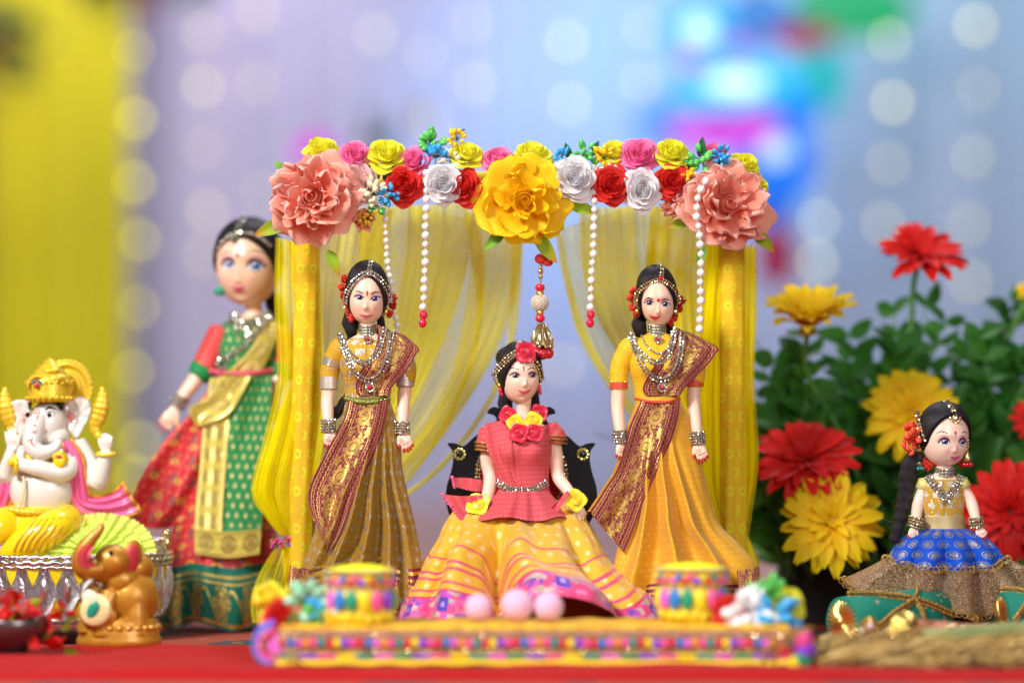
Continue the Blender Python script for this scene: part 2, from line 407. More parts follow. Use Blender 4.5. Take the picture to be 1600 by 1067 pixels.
def skirtC():
    u, v, _, vec = uvw('UV')
    # v 0..1 down the skirt, u in px round it
    n = noi(comb(u*.02, v*3), 4, 3)
    x, y = cellp(u, v*240, 24, 22); fl5 = flower(x, y, 6, .22)
    base = mixc(n, (.70, .34, .008), (.86, .52, .015)); col = mixc(fl5*.75, base, (.93, .74, .36))
    zig = sin(u*1.4)*.0035
    ln = mx(near(v+zig, .585, .0105), near(v-zig, .635, .0105)); ln = mx(ln, mx(near(v+zig, .73, .009), near(v-zig, .465, .007)))
    col = mixc(ln, col, (.72, .05, .16))
    band = v > .785; q = vor(comb(u*.11, v*26), 1.0, 'F1', 'Color'); hv = N.nt.nodes.new('ShaderNodeValToRGB')
    sp = N.nt.nodes.new('ShaderNodeSeparateColor'); N.nt.links.new(q, sp.inputs[0]); N.nt.links.new(sp.outputs[0], hv.inputs[0])
    e = hv.color_ramp; e.interpolation = 'CONSTANT'; e.elements[0].color = (.78, .05, .22, 1); e.elements[1].position = .86; e.elements[1].color = (.50, .06, .55, 1)
    for p, c in ((.30, (.62, .48, .40)), (.45, (.86, .12, .40)), (.66, (.80, .24, .48)), (.74, (.16, .05, .50)), (.80, (.40, .42, .32))):
        k = e.elements.new(p); k.color = (*c, 1)
    q2 = vor(comb(u*.35, v*80), 1.0)
    bc = mixc((q2 < .35), hv.outputs[0], (.72, .06, .17)); col = mixc(band, col, bc)
    sqr = inr(fr_(u/64.0), .36, .58)*inr(v, .835, .935); col = mixc(sqr, col, (.07, .03, .45)); col = mixc(inr(fr_(u/64.0), .43, .51)*inr(v, .868, .902), col, (.5, .3, .8))
    edge = mx(near(v, .785, .008), v > .975); col = mixc(edge, col, (.70, .03, .14))
    return dict(col=col, rough=.45, metal=fl5*.35, bump=weave(u, v*240, 6)*.5+n+band*q2*2, bstr=.4, bdist=.0004, sheen=.3)
SKC = pmat('yellow_silk_pink_trim', skirtC)
def m_blue(u, v):
    x, y = cellp(u, v, 17, 15); r = sq(x*x+y*y)
    return mx(near(r, .34, .03), flower(x, y, 8, .24))*(noi(comb(u, v), .8, 2) > .42)
BLUE = cloth_mat('royal_blue_brocade', (.0, .05, .48), m_blue, (.55, .50, .30), rough=.6, gm=.7, base2=(.0, .10, .66), bstr=.5)
def glit():
    u, v, _, vec = uvw('Object'); q = vor(vec, 1500, 'F1', 'Color'); s = N.nt.nodes.new('ShaderNodeSeparateColor'); N.nt.links.new(q, s.inputs[0]); r = N(s.outputs[0])
    c = mixc(r > .80, (.36, .21, .07), (.80, .55, .52)); c = mixc(N(s.outputs[1]) > .86, c, (.95, .85, .60))
    return dict(col=c, metal=.75, rough=.3, bump=vor(vec, 1500)+r, bstr=1.0, bdist=.0009)
GLIT = pmat('gold_sequin_trim', glit)
def m_green(u, v):
    x, y = cellp(u, v, 14, 15); return mx((ab(x)*1.5+ab(y)) < .26, near(ab(x)*1.5+ab(y), .34, .03))
GREEN = cloth_mat('green_gold_silk', (.012, .22, .055), m_green, (.55, .50, .20), rough=.5, gm=.7, base2=(.02, .31, .09))
def m_gb(u, v):
    x, y = fr_(v/34.0)-.5, u-.5; r = sq(x*x+y*y)
    return mx(mx(near(u, .08, .03), near(u, .92, .03)), mx(near(r, .3, .05), flower(x, y, 8, .22)))
GBORD = cloth_mat('gold_zari_border', (.62, .50, .10), m_gb, (.95, .80, .30), rough=.35, gm=.95, bstr=.8, base2=(.80, .66, .12))
def redprint():
    u, v, _, vec = uvw('UV'); x, y = cellp(u, v, 30, 34); x2, y2 = cellp(u+9, v+12, 13, 15); x3, y3 = cellp(u+21, v+4, 37, 29)
    n = noi(comb(u*.05, v*.05), 3, 3); c = mixc(n, (.50, .010, .020), (.68, .025, .035))
    c = mixc(flower(x2, y2, 4, .13), c, (.80, .30, .08)); c = mixc(mx((ab(x+y*.6) < .05), (ab(x-y*.7) < .05))*inr(sq(x*x+y*y), .03, .26), c, (.02, .10, .08))
    c = mixc(flower(x3, y3, 6, .20), c, (.78, .36, .05)); c = mixc(flower(x3, y3, 6, .08), c, (.05, .03, .06))
    return dict(col=c, rough=.5, sheen=.2, bump=n, bstr=.3)
REDP = pmat('red_printed_silk', redprint)
def m_ghem(u, v):
    rails = mx(near(v, .16, .03)*near(fr_(u/6.0), .5, .38), mx(near(v, .27, .02), near(v, .93, .03)))
    x = fr_(u/44.0)-.5; y = v-.60; r = sq(x*x+y*y)
    return mx(rails, inr(v, .32, .90)*mx(lotus(x, y, .36, 6), near(sin(u*.14)*.22+.60, v, .03)))
TEAL = cloth_mat('teal_gold_hem', (.004, .13, .085), m_ghem, (.62, .45, .10), rough=.5, gm=.85)
def goldtrim(nm, c1, c2, k=1.0):
    def f():
        u, v, _, vec = uvw('Object'); q = vor(vec, 700*k); return dict(col=mixc(q, c1, c2), metal=.7, rough=.4, bump=q, bstr=1.0, bdist=.0008)
    return pmat(nm, f)
ZARI = goldtrim('gold_braid', (.20, .10, .02), (.66, .42, .10))
PILLM = cloth_mat('amber_ring_brocade', (.92, .56, .012), lambda u, v: (lambda x, y: inr(sq(x*x+y*y*1.0), .13, .27))(*cellp(u, v, 26, 29)), (1.0, .92, .03), rough=.4, gm=.1, base2=(.95, .64, .02), bstr=.5)
def tulle(name, col, a0, a1, su=.05, sv=.006, seed=0.0):
    def f():
        nt = N.nt; u, v, _, vec = uvw('UV'); out = nt.nodes['Material Output']; nt.nodes.remove(nt.nodes['Principled BSDF'])
        n = noi(comb(u*su+seed, v*sv+seed), 5, 2, .5); lw = nt.nodes.new('ShaderNodeLayerWeight'); lw.inputs[0].default_value = .35
        a = N.op('ADD', N.op('MULTIPLY_ADD', n, (a1-a0)*1.6, a0-(a1-a0)*.3), N(lw.outputs['Facing'])*.38, clamp=True)
        th = ((fr_(u*.9) < .18)+(fr_(v*.9) < .18))*.06
        d = nt.nodes.new('ShaderNodeBsdfDiffuse'); d.inputs[0].default_value = (*col, 1); t = nt.nodes.new('ShaderNodeBsdfTranslucent'); t.inputs[0].default_value = (*col, 1)
        tr = nt.nodes.new('ShaderNodeBsdfTransparent'); tr.inputs[0].default_value = (1, .98, .74, 1)
        m1 = nt.nodes.new('ShaderNodeMixShader'); m1.inputs[0].default_value = .55; nt.links.new(d.outputs[0], m1.inputs[1]); nt.links.new(t.outputs[0], m1.inputs[2])
        m2 = nt.nodes.new('ShaderNodeMixShader'); a2 = N.op('ADD', a, th, clamp=True); nt.links.new(a2.v, m2.inputs[0])
        nt.links.new(tr.outputs[0], m2.inputs[1]); nt.links.new(m1.outputs[0], m2.inputs[2]); nt.links.new(m2.outputs[0], out.inputs[0])
    return pmat(name, f)
TUL = tulle('yellow_tulle', (1.0, .93, .01), .50, .74, su=.009)
TULD = tulle('dense_yellow_tulle', (1.0, .88, .005), .74, .98, su=.009, seed=3.3)
TULS = tulle('sheer_yellow_tulle', (1.0, .93, .02), .28, .50, su=.008, seed=7.7)
def petal(name, c0, c1, tl=.3, edge=None, rough=.55):  # v runs base -> rim
    def f():
        u, v, _, vec = uvw('UV'); n = noi(comb(u*9, v*1.2), 3, 3); c = mixc(v, c0, c1)
        if edge: c = mixc(N.op('SMOOTHSTEP' if False else 'MULTIPLY', pw(v, 5.0), .9), c, edge)
        return dict(col=mixc(n*.25, c, tuple(q*.7 for q in c0)), rough=rough, spec=.2, sheen=.0, tl=tl, bump=n, bstr=.35, bdist=.0004)
    return pmat(name, f)
F_PINK = petal('pink_foam_petal', (.94, .16, .44), (.98, .32, .58), .3)
F_RED = petal('red_foam_petal', (.72, .02, .02), (.86, .06, .045), .25)
F_WHITE = petal('white_foam_petal', (.80, .78, .80), (.90, .89, .91), .2)
F_YEL = petal('lemon_foam_petal', (.90, .86, .03), (.96, .93, .08), .35)
F_SALM = petal('salmon_silk_petal', (.88, .22, .11), (.96, .46, .36), .35, (1.0, .78, .72))
F_PALE = petal('pale_pink_silk_petal', (.86, .50, .45), (.92, .70, .68), .35)
F_GOLD = petal('golden_yellow_silk_petal', (.96, .52, .005), (1.0, .74, .01), .3, (1.0, .76, .03))
G_YEL = petal('gerbera_yellow_petal', (.90, .42, .01), (.95, .75, .01), .35)
G_RED = petal('gerbera_red_petal', (.45, .004, .004), (.70, .012, .008), .25)
LEAFG = petal('artificial_leaf', (.08, .30, .03), (.30, .62, .06), .3); LEAFR = petal('red_tipped_leaf', (.26, .50, .03), (.38, .52, .03), .3, (.80, .05, .02))
DLEAF = petal('dark_green_leaf', (.012, .07, .03), (.03, .15, .06), .2)
def folm():
    oi = N.nt.nodes.new('ShaderNodeObjectInfo'); u, v, _, vec = uvw('UV'); r = N(oi.outputs['Random'])
    c = mixc(r, (.012, .075, .014), (.13, .38, .04)); c = mixc(near(u, .5, .03), c, (.08, .26, .05))
    return dict(col=c, rough=.45, spec=.25, tl=.3, tlcol=(.07, .34, .02))
FOL = pmat('foliage_leaf', folm)
BUDS = {k: M(k+'_bud', c, .3, coat=.3, var=.15) for k, c in dict(green=(.10, .55, .10), blue=(.03, .38, .80), cream=(.80, .76, .52), yellow=(.93, .58, .01), white=(.85, .84, .86), mint=(.30, .62, .40)).items()}
STEM = M('green_stem', (.07, .22, .03), .5)
BLACKA = M('black_acrylic', (.006, .006, .007), .18, var=.1, coat=.4)
PORC = M('white_porcelain', (.76, .73, .66), .16, var=.03, coat=.6)
IGOLD = M('painted_idol_gold', (.86, .56, .03), .34, .30, var=.25, bump=.7, bs=420)
IYEL = M('glossy_yellow_paint', (.92, .66, .01), .16, 0, var=.1, coat=.6); IPINK = M('glossy_pink_paint', (.86, .14, .36), .2, 0, var=.15, coat=.5)
IORA = M('orange_edge_paint', (.80, .32, .03), .3, .2, var=.3)
SILV = pmat('embossed_silver', lambda: (lambda v: dict(col=(.82, .81, .84), metal=1.0, rough=.2, bump=noi(v, 260, 3), bstr=.9, bdist=.0016))(uvw('Object')[3]))
ELEM = pmat('aged_gold_resin', lambda: (lambda v: dict(col=mixc(noi(v, 70, 4), (.34, .10, .010), (.66, .35, .025)), rough=.38, metal=.35, coat=.2, bump=noi(v, 500, 3), bstr=.5))(uvw('Object')[3]))
ROSEP = M('rose_red_paint', (.62, .05, .06), .35, var=.3); TEALP = M('teal_paint', (.01, .28, .18), .3)
LIME = petal('lime_paper', (.62, .84, .02), (.82, .94, .22), .35)
CONES = {k: M('satin_'+k, c, .4, sheen=.3) for k, c in dict(pink=(.85, .08, .32), purple=(.26, .05, .70), green=(.01, .32, .16), yellow=(.93, .70, .01), red=(.72, .02, .04), blue=(.02, .20, .60), magenta=(.78, .12, .62), teal=(.01, .30, .26), orange=(.85, .30, .02)).items()}

# ------------------------------------------------------------------ setting: floor, cloths, curtains
def carpet():
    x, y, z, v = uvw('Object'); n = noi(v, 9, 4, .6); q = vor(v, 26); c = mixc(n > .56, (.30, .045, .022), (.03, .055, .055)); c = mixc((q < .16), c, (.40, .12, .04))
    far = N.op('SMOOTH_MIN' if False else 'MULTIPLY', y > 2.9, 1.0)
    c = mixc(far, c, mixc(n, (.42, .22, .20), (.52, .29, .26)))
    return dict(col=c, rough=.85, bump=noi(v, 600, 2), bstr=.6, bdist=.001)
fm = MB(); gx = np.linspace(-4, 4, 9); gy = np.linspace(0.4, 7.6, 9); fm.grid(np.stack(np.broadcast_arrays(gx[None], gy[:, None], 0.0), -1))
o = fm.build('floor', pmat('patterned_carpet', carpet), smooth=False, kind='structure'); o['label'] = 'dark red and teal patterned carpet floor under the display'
def redcloth():
    x, y, z, v = uvw('Object'); n = noi(v, 14, 3); return dict(col=mixc(n, (.32, .002, .003), (.42, .005, .006)), rough=.8, spec=.15, sheen=.05, bump=noi(v, 1200, 2), bstr=.3)
xs = np.linspace(-.62, .62, 260); prof = [(2.085, .0005), (2.08, .0055), (2.07, .0070), (2.0, .0072), (1.93, .0072), (1.87, .0074), (1.845, .0068), (1.832, .002), (1.826, -.012), (1.822, -.03), (1.82, -.05), (1.82, -.075)]
prof = cr([(a, b, 0) for a, b in prof], 46); A = np.zeros((46, 260, 3)); A[..., 0] = xs
fold = .5+.5*np.sin(xs*23+2*np.sin(xs*7)); fold2 = np.sin(xs*61+1.3)
for i in range(46):
    k = max(0, min(1, (1.86-prof[i, 0])/.04)); A[i, :, 1] = prof[i, 0]-k*.009*fold-k*.002*fold2+.004*np.sin(xs*5+1)*(i < 4)
    A[i, :, 2] = prof[i, 1]+((.0014*np.sin(xs*17+prof[i, 0]*40)+.0009*np.sin(xs*43-prof[i, 0]*90+2*np.sin(xs*9))) if i > 3 else 0)*(1-k)
o = MB().grid(A).build('red_cloth', pmat('red_cotton_cloth', redcloth)); tag(o, 'plain red cloth spread along the front edge under the tray', 'cloth'); recentre(o)
def curtain(name, x0, x1, y, z1, mat, label, per=.11, amp=.035, seed=0, z0=0.0):
    nx = int((x1-x0)/.012); xs = np.linspace(x0, x1, nx); zs = np.linspace(z1, z0, 14)
    f = np.sin(xs*2*PI/per+1.7*np.sin(xs*3+seed))+.35*np.sin(xs*2*PI/per*2.3+seed)
    A = np.zeros((14, nx, 3)); A[..., 0] = xs+.008*np.cos(xs*60); A[..., 2] = zs[:, None]; A[..., 1] = y+amp*f*(np.linspace(.7, 1, 14)[:, None])
    o = MB().grid(A).build(name, mat); tag(o, label, 'curtain'); return recentre(o)
CW = M('lavender_lit_white_drape', (.62, .60, .74), .7, var=.05, vs=3, sheen=.2); CY = M('yellow_drape', (.72, .68, .015), .65, var=.15, vs=2); CO = M('ochre_drape', (.56, .36, .015), .65, var=.15, vs=2)  # first drape: white cloth with lavender light put into its colour
curtain('lavender_lit_curtain', -1.25, 3.0, 7.2, 2.4, CW, 'white curtain with lavender light put into its colour and soft vertical folds far behind the dolls', z0=.002)
curtain('yellow_curtain', -1.62, -1.09, 6.9, 2.3, CY, 'bright yellow curtain hanging at the left beside the lavender-lit one', .09, .03, 2, z0=.002)
curtain('ochre_curtain', -3.2, -1.50, 6.84, 2.3, CO, 'brownish ochre curtain panel at the far left edge', .14, .03, 5, z0=.002)
# fairy lights: hanging strings with glowing bulbs
def glow(name, col, s): return pmat(name, lambda: dict(col=(.02, .02, .02), emis=col, estr=s))
BULB = glow('warm_bulb', (1.0, .90, .30), 3.4); BULBW = glow('white_bulb', (.92, .90, 1.0), 4.4); BULBY = glow('yellow_bulb', (1.0, .92, .02), 3.4); BULBD = glow('dim_bulb', (1.0, .85, .34), 2.2)
WIRE = M('thin_clear_wire', (.30, .30, .26), .5)
bme = MB().ball((0, 0, 0), (.011, .011, .014), 10, 8); BM = {m.name: bme.mesh('bulb', m) for m in (BULB, BULBW, BULBY, BULBD)}
strings = [(590, [(55, BULB), (205, BULBD), (330, BULBD)], 'between two other strings above the left peony', 7.05),
 (325, [(50, BULBD), (135, BULB), (232, BULBD), (330, BULBD), (400, BULBD)], 'nearest the yellow curtain on the lavender-lit one', 7.05),
 (400, [(20, BULBD), (130, BULBD), (300, BULBD), (372, BULBD)], 'above the green sari doll', 7.05),
 (215, [(80, BULBY), (185, BULBY), (285, BULBY), (375, BULBY), (480, BULBY), (580, BULBY), (690, BULBY), (745, BULBY)], 'down the edge of the yellow curtain', 6.7),
 (665, [(88, BULBD), (190, BULBD)], 'above the lowest pink rose', 7.05),
 (743, [(35, BULBD), (130, BULBD)], 'left of the two brightest discs', 7.05),
 (881, [(65, BULBW), (163, BULBW), (570, BULBD)], 'with the two brightest white discs over the arch', 7.05),
 (1010, [(45, BULBD), (130, BULBD)], 'left of the blue glowblobs', 7.05),
 (1272, [(155, BULBD), (345, BULB), (408, BULB)], 'just right of the pink peony', 7.05),
 (1388, [(62, BULB), (160, BULB), (255, BULBD), (350, BULBD)], 'above the red gerbera', 7.05),
 (1522, [(40, BULB), (140, BULBD), (245, BULBD), (350, BULBD), (440, BULB)], 'nearest the right edge', 7.05)]
for px, bs, lab, d in strings:
    top = Pw(px, -60, d); t = thing('fairy_light_string', (top[0], d, 0.0), 'string of tiny glowing lights '+lab, 'string lights', 'fairy light strings on the curtains')
    pts = [(top[0]+.004*math.sin(i*1.3), d, top[2]*(1-i/12)) for i in range(12)]
    MB().tube(pts, .0012, 5).build('wire', WIRE, t)
    for py, bmat in bs:
        q = Pw(px+random.uniform(-9, 9), py, d-.02); inst('bulb', BM[bmat.name], t, Matrix.Translation(q) @ Matrix.Scale(random.uniform(.72, 1.12), 4))
# blue / magenta glow put into added lantern balls, far right of centre
GC = dict(azure=(.0, .20, 1.0), cyan=(.04, .50, 1.0), sky=(.08, .34, 1.0), magenta=(.80, .04, .85), rose=(.60, .02, .14), blue=(.03, .16, .95), green=(.02, .55, .20), teal=(.02, .62, .70), white=(.6, .8, 1.0))
def glowblob(u, v, ru, rv, d, ck, s, label):
    s0 = d/F; c = Pw(u, v, d); t = thing('glow_stand_in', (c[0], c[1], c[2]-rv*s0), label, 'glowblob', 'added glowblobs far behind')
    g = glow('glowblob_'+ck+str(s), GC[ck], s); mb = MB()
    mb.ball(c, (ru*s0, min(ru, rv)*s0*.6, rv*s0), 28, 16, f=lambda D: D*(1+.06*np.cos(np.arctan2(D[..., 1], D[..., 0])*8))[..., None]); mb.build('glow_shell', g, t)
    MB().tube([(c[0], c[1], c[2]+rv*s0*1.0), (c[0], c[1], c[2]+rv*s0*1.12)], ru*s0*.22, 10).build('cap', BLACKA, t)
for a in [(1092, 46, 52, 50, 6.0, 'cyan', .85, 'round glowing cyan lantern at top beside the pale curtain'), (1185, 30, 60, 44, 6.1, 'sky', .55, 'pale blue lantern at the top, right of the round cyan one'),
 (1150, 128, 96, 46, 6.0, 'cyan', .95, 'widest brightest cyan lantern in the middle of the blue cluster'), (1190, 172, 84, 36, 6.2, 'azure', .8, 'deep azure lantern under the widest cyan one'),
 (1276, 120, 46, 56, 6.3, 'teal', .6, 'teal lantern at the right of the cluster'), (1082, 95, 20, 12, 5.9, 'magenta', .8, 'small magenta lantern left of the widest cyan one'), (1154, 73, 16, 12, 5.9, 'magenta', .8, 'small magenta lantern between the top two blue ones'),
 (1256, 58, 50, 20, 6.0, 'rose', .55, 'dark rose lantern at upper right of the cluster'), (1125, 208, 84, 24, 5.9, 'magenta', .75, 'wide magenta lantern just above the pink peony'), (1180, 188, 40, 14, 5.95, 'magenta', .6, 'magenta lantern tucked under the azure one'),
 (1212, 250, 62, 58, 6.0, 'azure', .75, 'azure lantern right above the pink peony'), (1040, 195, 46, 40, 6.3, 'sky', .8, 'pale blue lantern low left, above the white rose'), (1200, 310, 44, 50, 6.2, 'blue', .6, 'deep blue lantern behind the right peony'),
 (1330, 14, 92, 46, 6.4, 'green', .6, 'green lantern at the top right of the cluster'), (1212, 400, 34, 50, 6.1, 'rose', .35, 'dull red lantern low behind the right pillar'), (1092, 46, 22, 20, 5.8, 'white', 1.5, 'small whitish lantern added as bright core of the round cyan one'), (1150, 130, 44, 17, 5.8, 'white', 1.5, 'oval whitish lantern added as bright core of the widest cyan one'), (1212, 235, 24, 20, 5.8, 'white', 1.0, 'small pale lantern added as bright core of the azure one above the peony'), (492, 236, 30, 26, 5.0, 'magenta', .75, 'lone violet pink lantern behind the yellow rose at left')]: glowblob(*a)  # whitish ones are bright cores added over the coloured glows
# dark flower bunches pinned to the curtains, far out of focus
def farbunch(u, v, d, R, label, cols, n=70):
    c = Pw(u, v, d); s0 = d/F; t = thing('flower_bunch', (c[0], c[1], c[2]-R*s0), label, 'flower bunch'); rs = np.random.RandomState(int(u+v+99))
    for k, (mt, fr) in enumerate(cols):
        mb = MB()
        for i in range(int(n*fr)):
            p = rs.normal(0, .42, 3)*R*s0; e = rotm(*rs.uniform(0, 6, 3)); mb.ball(np.array(c)+p, np.array([.26, .10, .05])*R*s0, 7, 5, R=e)
        mb.build('leaves' if k == 0 else 'blossoms', mt, t, kind='stuff')
GLD = M('deep_green_leaf_mass', (.010, .09, .02), .6, var=.3); GLR = M('deep_red_blossom', (.42, .01, .02), .6); GLY = M('ochre_blossom', (.62, .42, .06), .6)
farbunch(6, 58, 6.3, 72, 'dark green bunch of leaves at the left edge of the ochre curtain', [(GLD, 1.0), (GLR, .12)])
farbunch(165, -22, 6.4, 56, 'dark bunch of leaves peeking in at the top over the yellow curtain', [(GLD, 1.0)])
farbunch(232, -8, 6.35, 34, 'dark red blossoms with leaves at the top where the curtains meet', [(GLD, .5), (GLR, .9)], 60)
farbunch(300, -22, 6.4, 40, 'greyish leaf bunch at the top of the lavender-lit curtain', [(GLD, .8)])
farbunch(590, 210, 5.6, 38, 'blurred grey green bunch of leaves behind the garland at left', [(M('grey_green_leaf_mass', (.12, .16, .15), .6), 1.0)], 60)
farbunch(655, 180, 5.7, 24, 'blurred ochre blossoms behind the garland', [(GLY, 1.0)], 40)
# ------------------------------------------------------------------ canopy with its flower garland
def petal_mesh(mb, R, b0, H, w, curl, na=9, nt=8, ruff=0., rk=5., seed=0, point=0., cup=.0, zb=0., taper=3.0):
    rs = np.random.RandomState(seed); a = np.linspace(-1, 1, na)[None]; t = np.linspace(0, 1, nt)[:, None]
    prof = R*(b0+(1-b0)*np.sin(t*PI/2)); half = w*(1-.35*t**taper); ph = rs.uniform(0, 6)
    rim = 1-.16*(a**2)*t**2+point*np.maximum(0, 1-np.abs(a)*2.2)*t**4
    r = prof*rim; ang = a*half*(.55+.45*np.minimum(1, t*2.2))
    z = zb+H*np.sin(t*1.35)/np.sin(1.35)-curl*t**4+ruff*t**2.2*np.sin(a*rk+ph+t*1.5)+cup*(a**2)*t
    r = r+ruff*.5*t**2*np.cos(a*rk*1.2+ph)
    P = np.stack(np.broadcast_arrays(r*np.sin(ang), r*np.cos(ang), z), -1)
    return mb.grid(P)
def heart_mesh(mb, turns=2.3, R=.30, H=.95):
    th = np.linspace(0, turns*2*PI, 40)[None]; t = np.linspace(0, 1, 5)[:, None]
    r = (.05+(R-.05)*th/(turns*2*PI))*(1-.25*(1-t)); z = H*(t*.6+.4)-.16*th/(turns*2*PI)
    mb.ball((0, 0, H*.28), (R*.92, R*.92, H*.34), 12, 8)
    return mb.grid(np.stack(np.broadcast_arrays(r*np.cos(th), r*np.sin(th), z), -1), np.stack(np.broadcast_arrays(th/6, t*1.0+.0*th), -1))
RINGS = [(3, .46, .35, .85, 1.15, .06), (4, .66, .40, .72, .95, .12), (5, .86, .42, .52, .80, .16), (5, 1.0, .45, .26, .78, .16)]
RM = {}
def rose_meshes(mat):
    if mat.name in RM: return RM[mat.name]
    L = [heart_mesh(MB(), 3.0, .42, .86).mesh('petal_heart', mat)]
    for k, (n, R, H0, z, w, c) in enumerate(RINGS):
        L.append(petal_mesh(MB(), R, .25, z, w, c, ruff=.015, seed=k, point=.05 if k > 1 else 0).mesh('petal', mat))
    RM[mat.name] = L; return L
def face(yaw, pitch, spin=0, roll=0):   # flower axis +Z turned to the viewer (-Y), then yawed and tipped up
    return Euler((0, 0, yaw)).to_matrix().to_4x4() @ Euler((PI/2-pitch, 0, 0)).to_matrix().to_4x4() @ Matrix.Rotation(spin, 4, 'Z')
def at(fr, u, v, w): return fr.mat() @ Matrix.Translation((u-fr.u, -w, -(v-fr.v)))
def rose(parent, fr, u, v, w, r, mat, yaw=0, pitch=0, seed=0, name='rose', label=None, sx=1, sz=1):
    rs = random.Random(seed); L = rose_meshes(mat)
    B = at(fr, u, v, w) @ Matrix.Diagonal((sx, 1, sz, 1)) @ face(yaw, pitch) @ Matrix.Scale(r, 4)
    h = inst(name, L[0], parent, B, label)
    for k, (n, *_ ) in enumerate(RINGS):
        ph = rs.uniform(0, 6)
        for i in range(n):
            m = B @ Matrix.Rotation(ph+i*2*PI/n+rs.uniform(-.12, .12), 4, 'Z') @ Matrix.Rotation(rs.uniform(-.07, .07), 4, 'X') @ Matrix.Scale(rs.uniform(.95, 1.05), 4)
            # sub-part of the heart: express relative to it
            o = bpy.data.objects.new('petal', L[k+1]); COL.objects.link(o); o.parent = h; o.matrix_basis = B.inverted() @ m
    return h
PRINGS = [(4, .30, .56, 1.2, .05, .15), (5, .48, .62, 1.1, .10, .15), (6, .66, .52, .95, .12, .14), (6, .84, .36, .86, .14, .12), (7, 1.0, .12, .80, .16, .10)]
def peony(parent, fr, u, v, w, r, mat, yaw=0, pitch=0, seed=0, rings=PRINGS, ruff=1.0, label=None, name='peony'):
    rs = random.Random(seed); key = 'peony'+mat.name+str(seed % 2)
    if key not in RM: RM[key] = [[petal_mesh(MB(), R, .12, z, w_, c, 13, 10, ruff=rf*ruff, rk=4.5+q, seed=q*7+k, cup=.12).mesh('petal', mat) for q in range(3)] for k, (n, R, z, w_, c, rf) in enumerate(rings)]
    L = RM[key]; B = at(fr, u, v, w) @ face(yaw, pitch) @ Matrix.Scale(r, 4)
    if 'hh'+mat.name not in RM: RM['hh'+mat.name] = heart_mesh(MB(), 2.4, .24, .60).mesh('flower_heart', mat)
    if rings[0][1] < .5: inst('flower_heart', RM['hh'+mat.name], parent, B)
    h = None
    for k, (n, *_) in enumerate(rings):
        ph = rs.uniform(0, 6)
        for i in range(n):
            m = B @ Matrix.Rotation(ph+i*2*PI/n+rs.uniform(-.25, .25), 4, 'Z') @ Matrix.Rotation(rs.uniform(-.34, .30), 4, 'X') @ Matrix.Rotation(rs.uniform(-.25, .25), 4, 'Y') @ Matrix.Scale(rs.uniform(.84, 1.1), 4)
            me = L[k][rs.randrange(3)]
            if h is None: h = inst(name, me, parent, m, label); H = m
            else:
                o = bpy.data.objects.new('petal', me); COL.objects.link(o); o.parent = h; o.matrix_basis = H.inverted() @ m
    return h
def leafmesh(mat, L=1., Wd=.34, cup=.10, bend=-.25):
    a = np.linspace(-1, 1, 7)[None]; t = np.linspace(0, 1, 9)[:, None]; wv = Wd*np.sin(PI*np.minimum(1, t**.8))**.8+.01
    P = np.stack(np.broadcast_arrays(a*wv, t*L, cup*np.abs(a)*np.sin(PI*t)+bend*t*t), -1); return MB().grid(P).mesh('leaf', mat)
LM = {m.name: leafmesh(m) for m in (LEAFG, LEAFR, DLEAF, FOL)}
def leaf(parent, fr, u, v, w, L, ang, mat, tilt=0., roll=0., name='leaf', label=None, wd=1.0):  # ang: direction in the picture, 0 = up, + = clockwise
    B = at(fr, u, v, w) @ Matrix.Rotation(ang, 4, 'Y') @ Matrix.Rotation(PI/2+tilt, 4, 'X') @ Matrix.Rotation(roll, 4, 'Y') @ Matrix.Diagonal((L*wd, L, L, 1))
    return inst(name, LM[mat.name], parent, B, label)
def buds(parent, fr, u, v, w, R, kind, n=16, seed=0, el=1.5, name='bud_sprig', br=.20):
    rs = np.random.RandomState(seed); mb = MB()
    for i in range(n):
        d = rs.normal(0, 1, 3); d[2] = abs(d[2])*.8+.2; d /= np.linalg.norm(d); q = np.array([u, v, w-R*.3])+d*R*rs.uniform(.62, 1.0)
        z = d; x = np.cross(z, [0.1, 1, 0.2]); x /= np.linalg.norm(x); y = np.cross(z, x); Rm = np.stack([x, y, z], 1)
        b = R*br*rs.uniform(.85, 1.15); mb.ball(q, (b, b, b*el), 9, 7, R=Rm)
        mb.tube([[u, v, w-R*.4], q], max(.5, R*.03), 4, False, m=1)
    return mb.build(name, [BUDS[kind], STEM], parent, fr, kind='stuff')
FC = Frame(815, 975, 2.20)
can = thing('flower_canopy', tuple(FC.o), 'small canopy arch with two amber brocade pillars and flower covered top around the dolls', 'canopy')
def pillar(xt, xb, yt, yb, r, lab):
    t = np.linspace(0, 1, 40)[:, None]; th = np.linspace(0, 2*PI, 48, endpoint=False)[None]
    cx = xt+(xb-xt)*t; rr = r*(1+.03*np.sin(t*31))*(1+.035*np.sin(th*7+t*9)); yy = yt+(yb-yt)*t
    P = np.stack(np.broadcast_arrays(cx+rr*np.sin(th), yy, rr*np.cos(th)-25), -1)
    uv = np.stack(np.broadcast_arrays(th*r, yy), -1)
    return MB().grid(P, uv, True).build('pillar', PILLM, can, FC, label=lab)
pillar(477, 470, 372, 972, 20, 'left amber brocade pillar'); pillar(1146, 1150, 372, 972, 20, 'right amber brocade pillar')
MB().tube([(462, 300, -22), (620, 278, -26), (815, 272, -28), (1000, 278, -26), (1165, 300, -22)], 9, 12).tube([(470, 380, -25), (463, 300, -22)], 10, 10).tube([(1146, 380, -25), (1163, 300, -22)], 10, 10).build('top_bar', M('yellow_wrapped_bar', (.72, .55, .03), .6), can, FC)
FG = Frame(815, 975, 2.165)
gar = thing('flower_garland', Pw(815, 300, 2.165), 'long garland of foam roses, peonies and bud sprigs along the top of the canopy', 'garland')
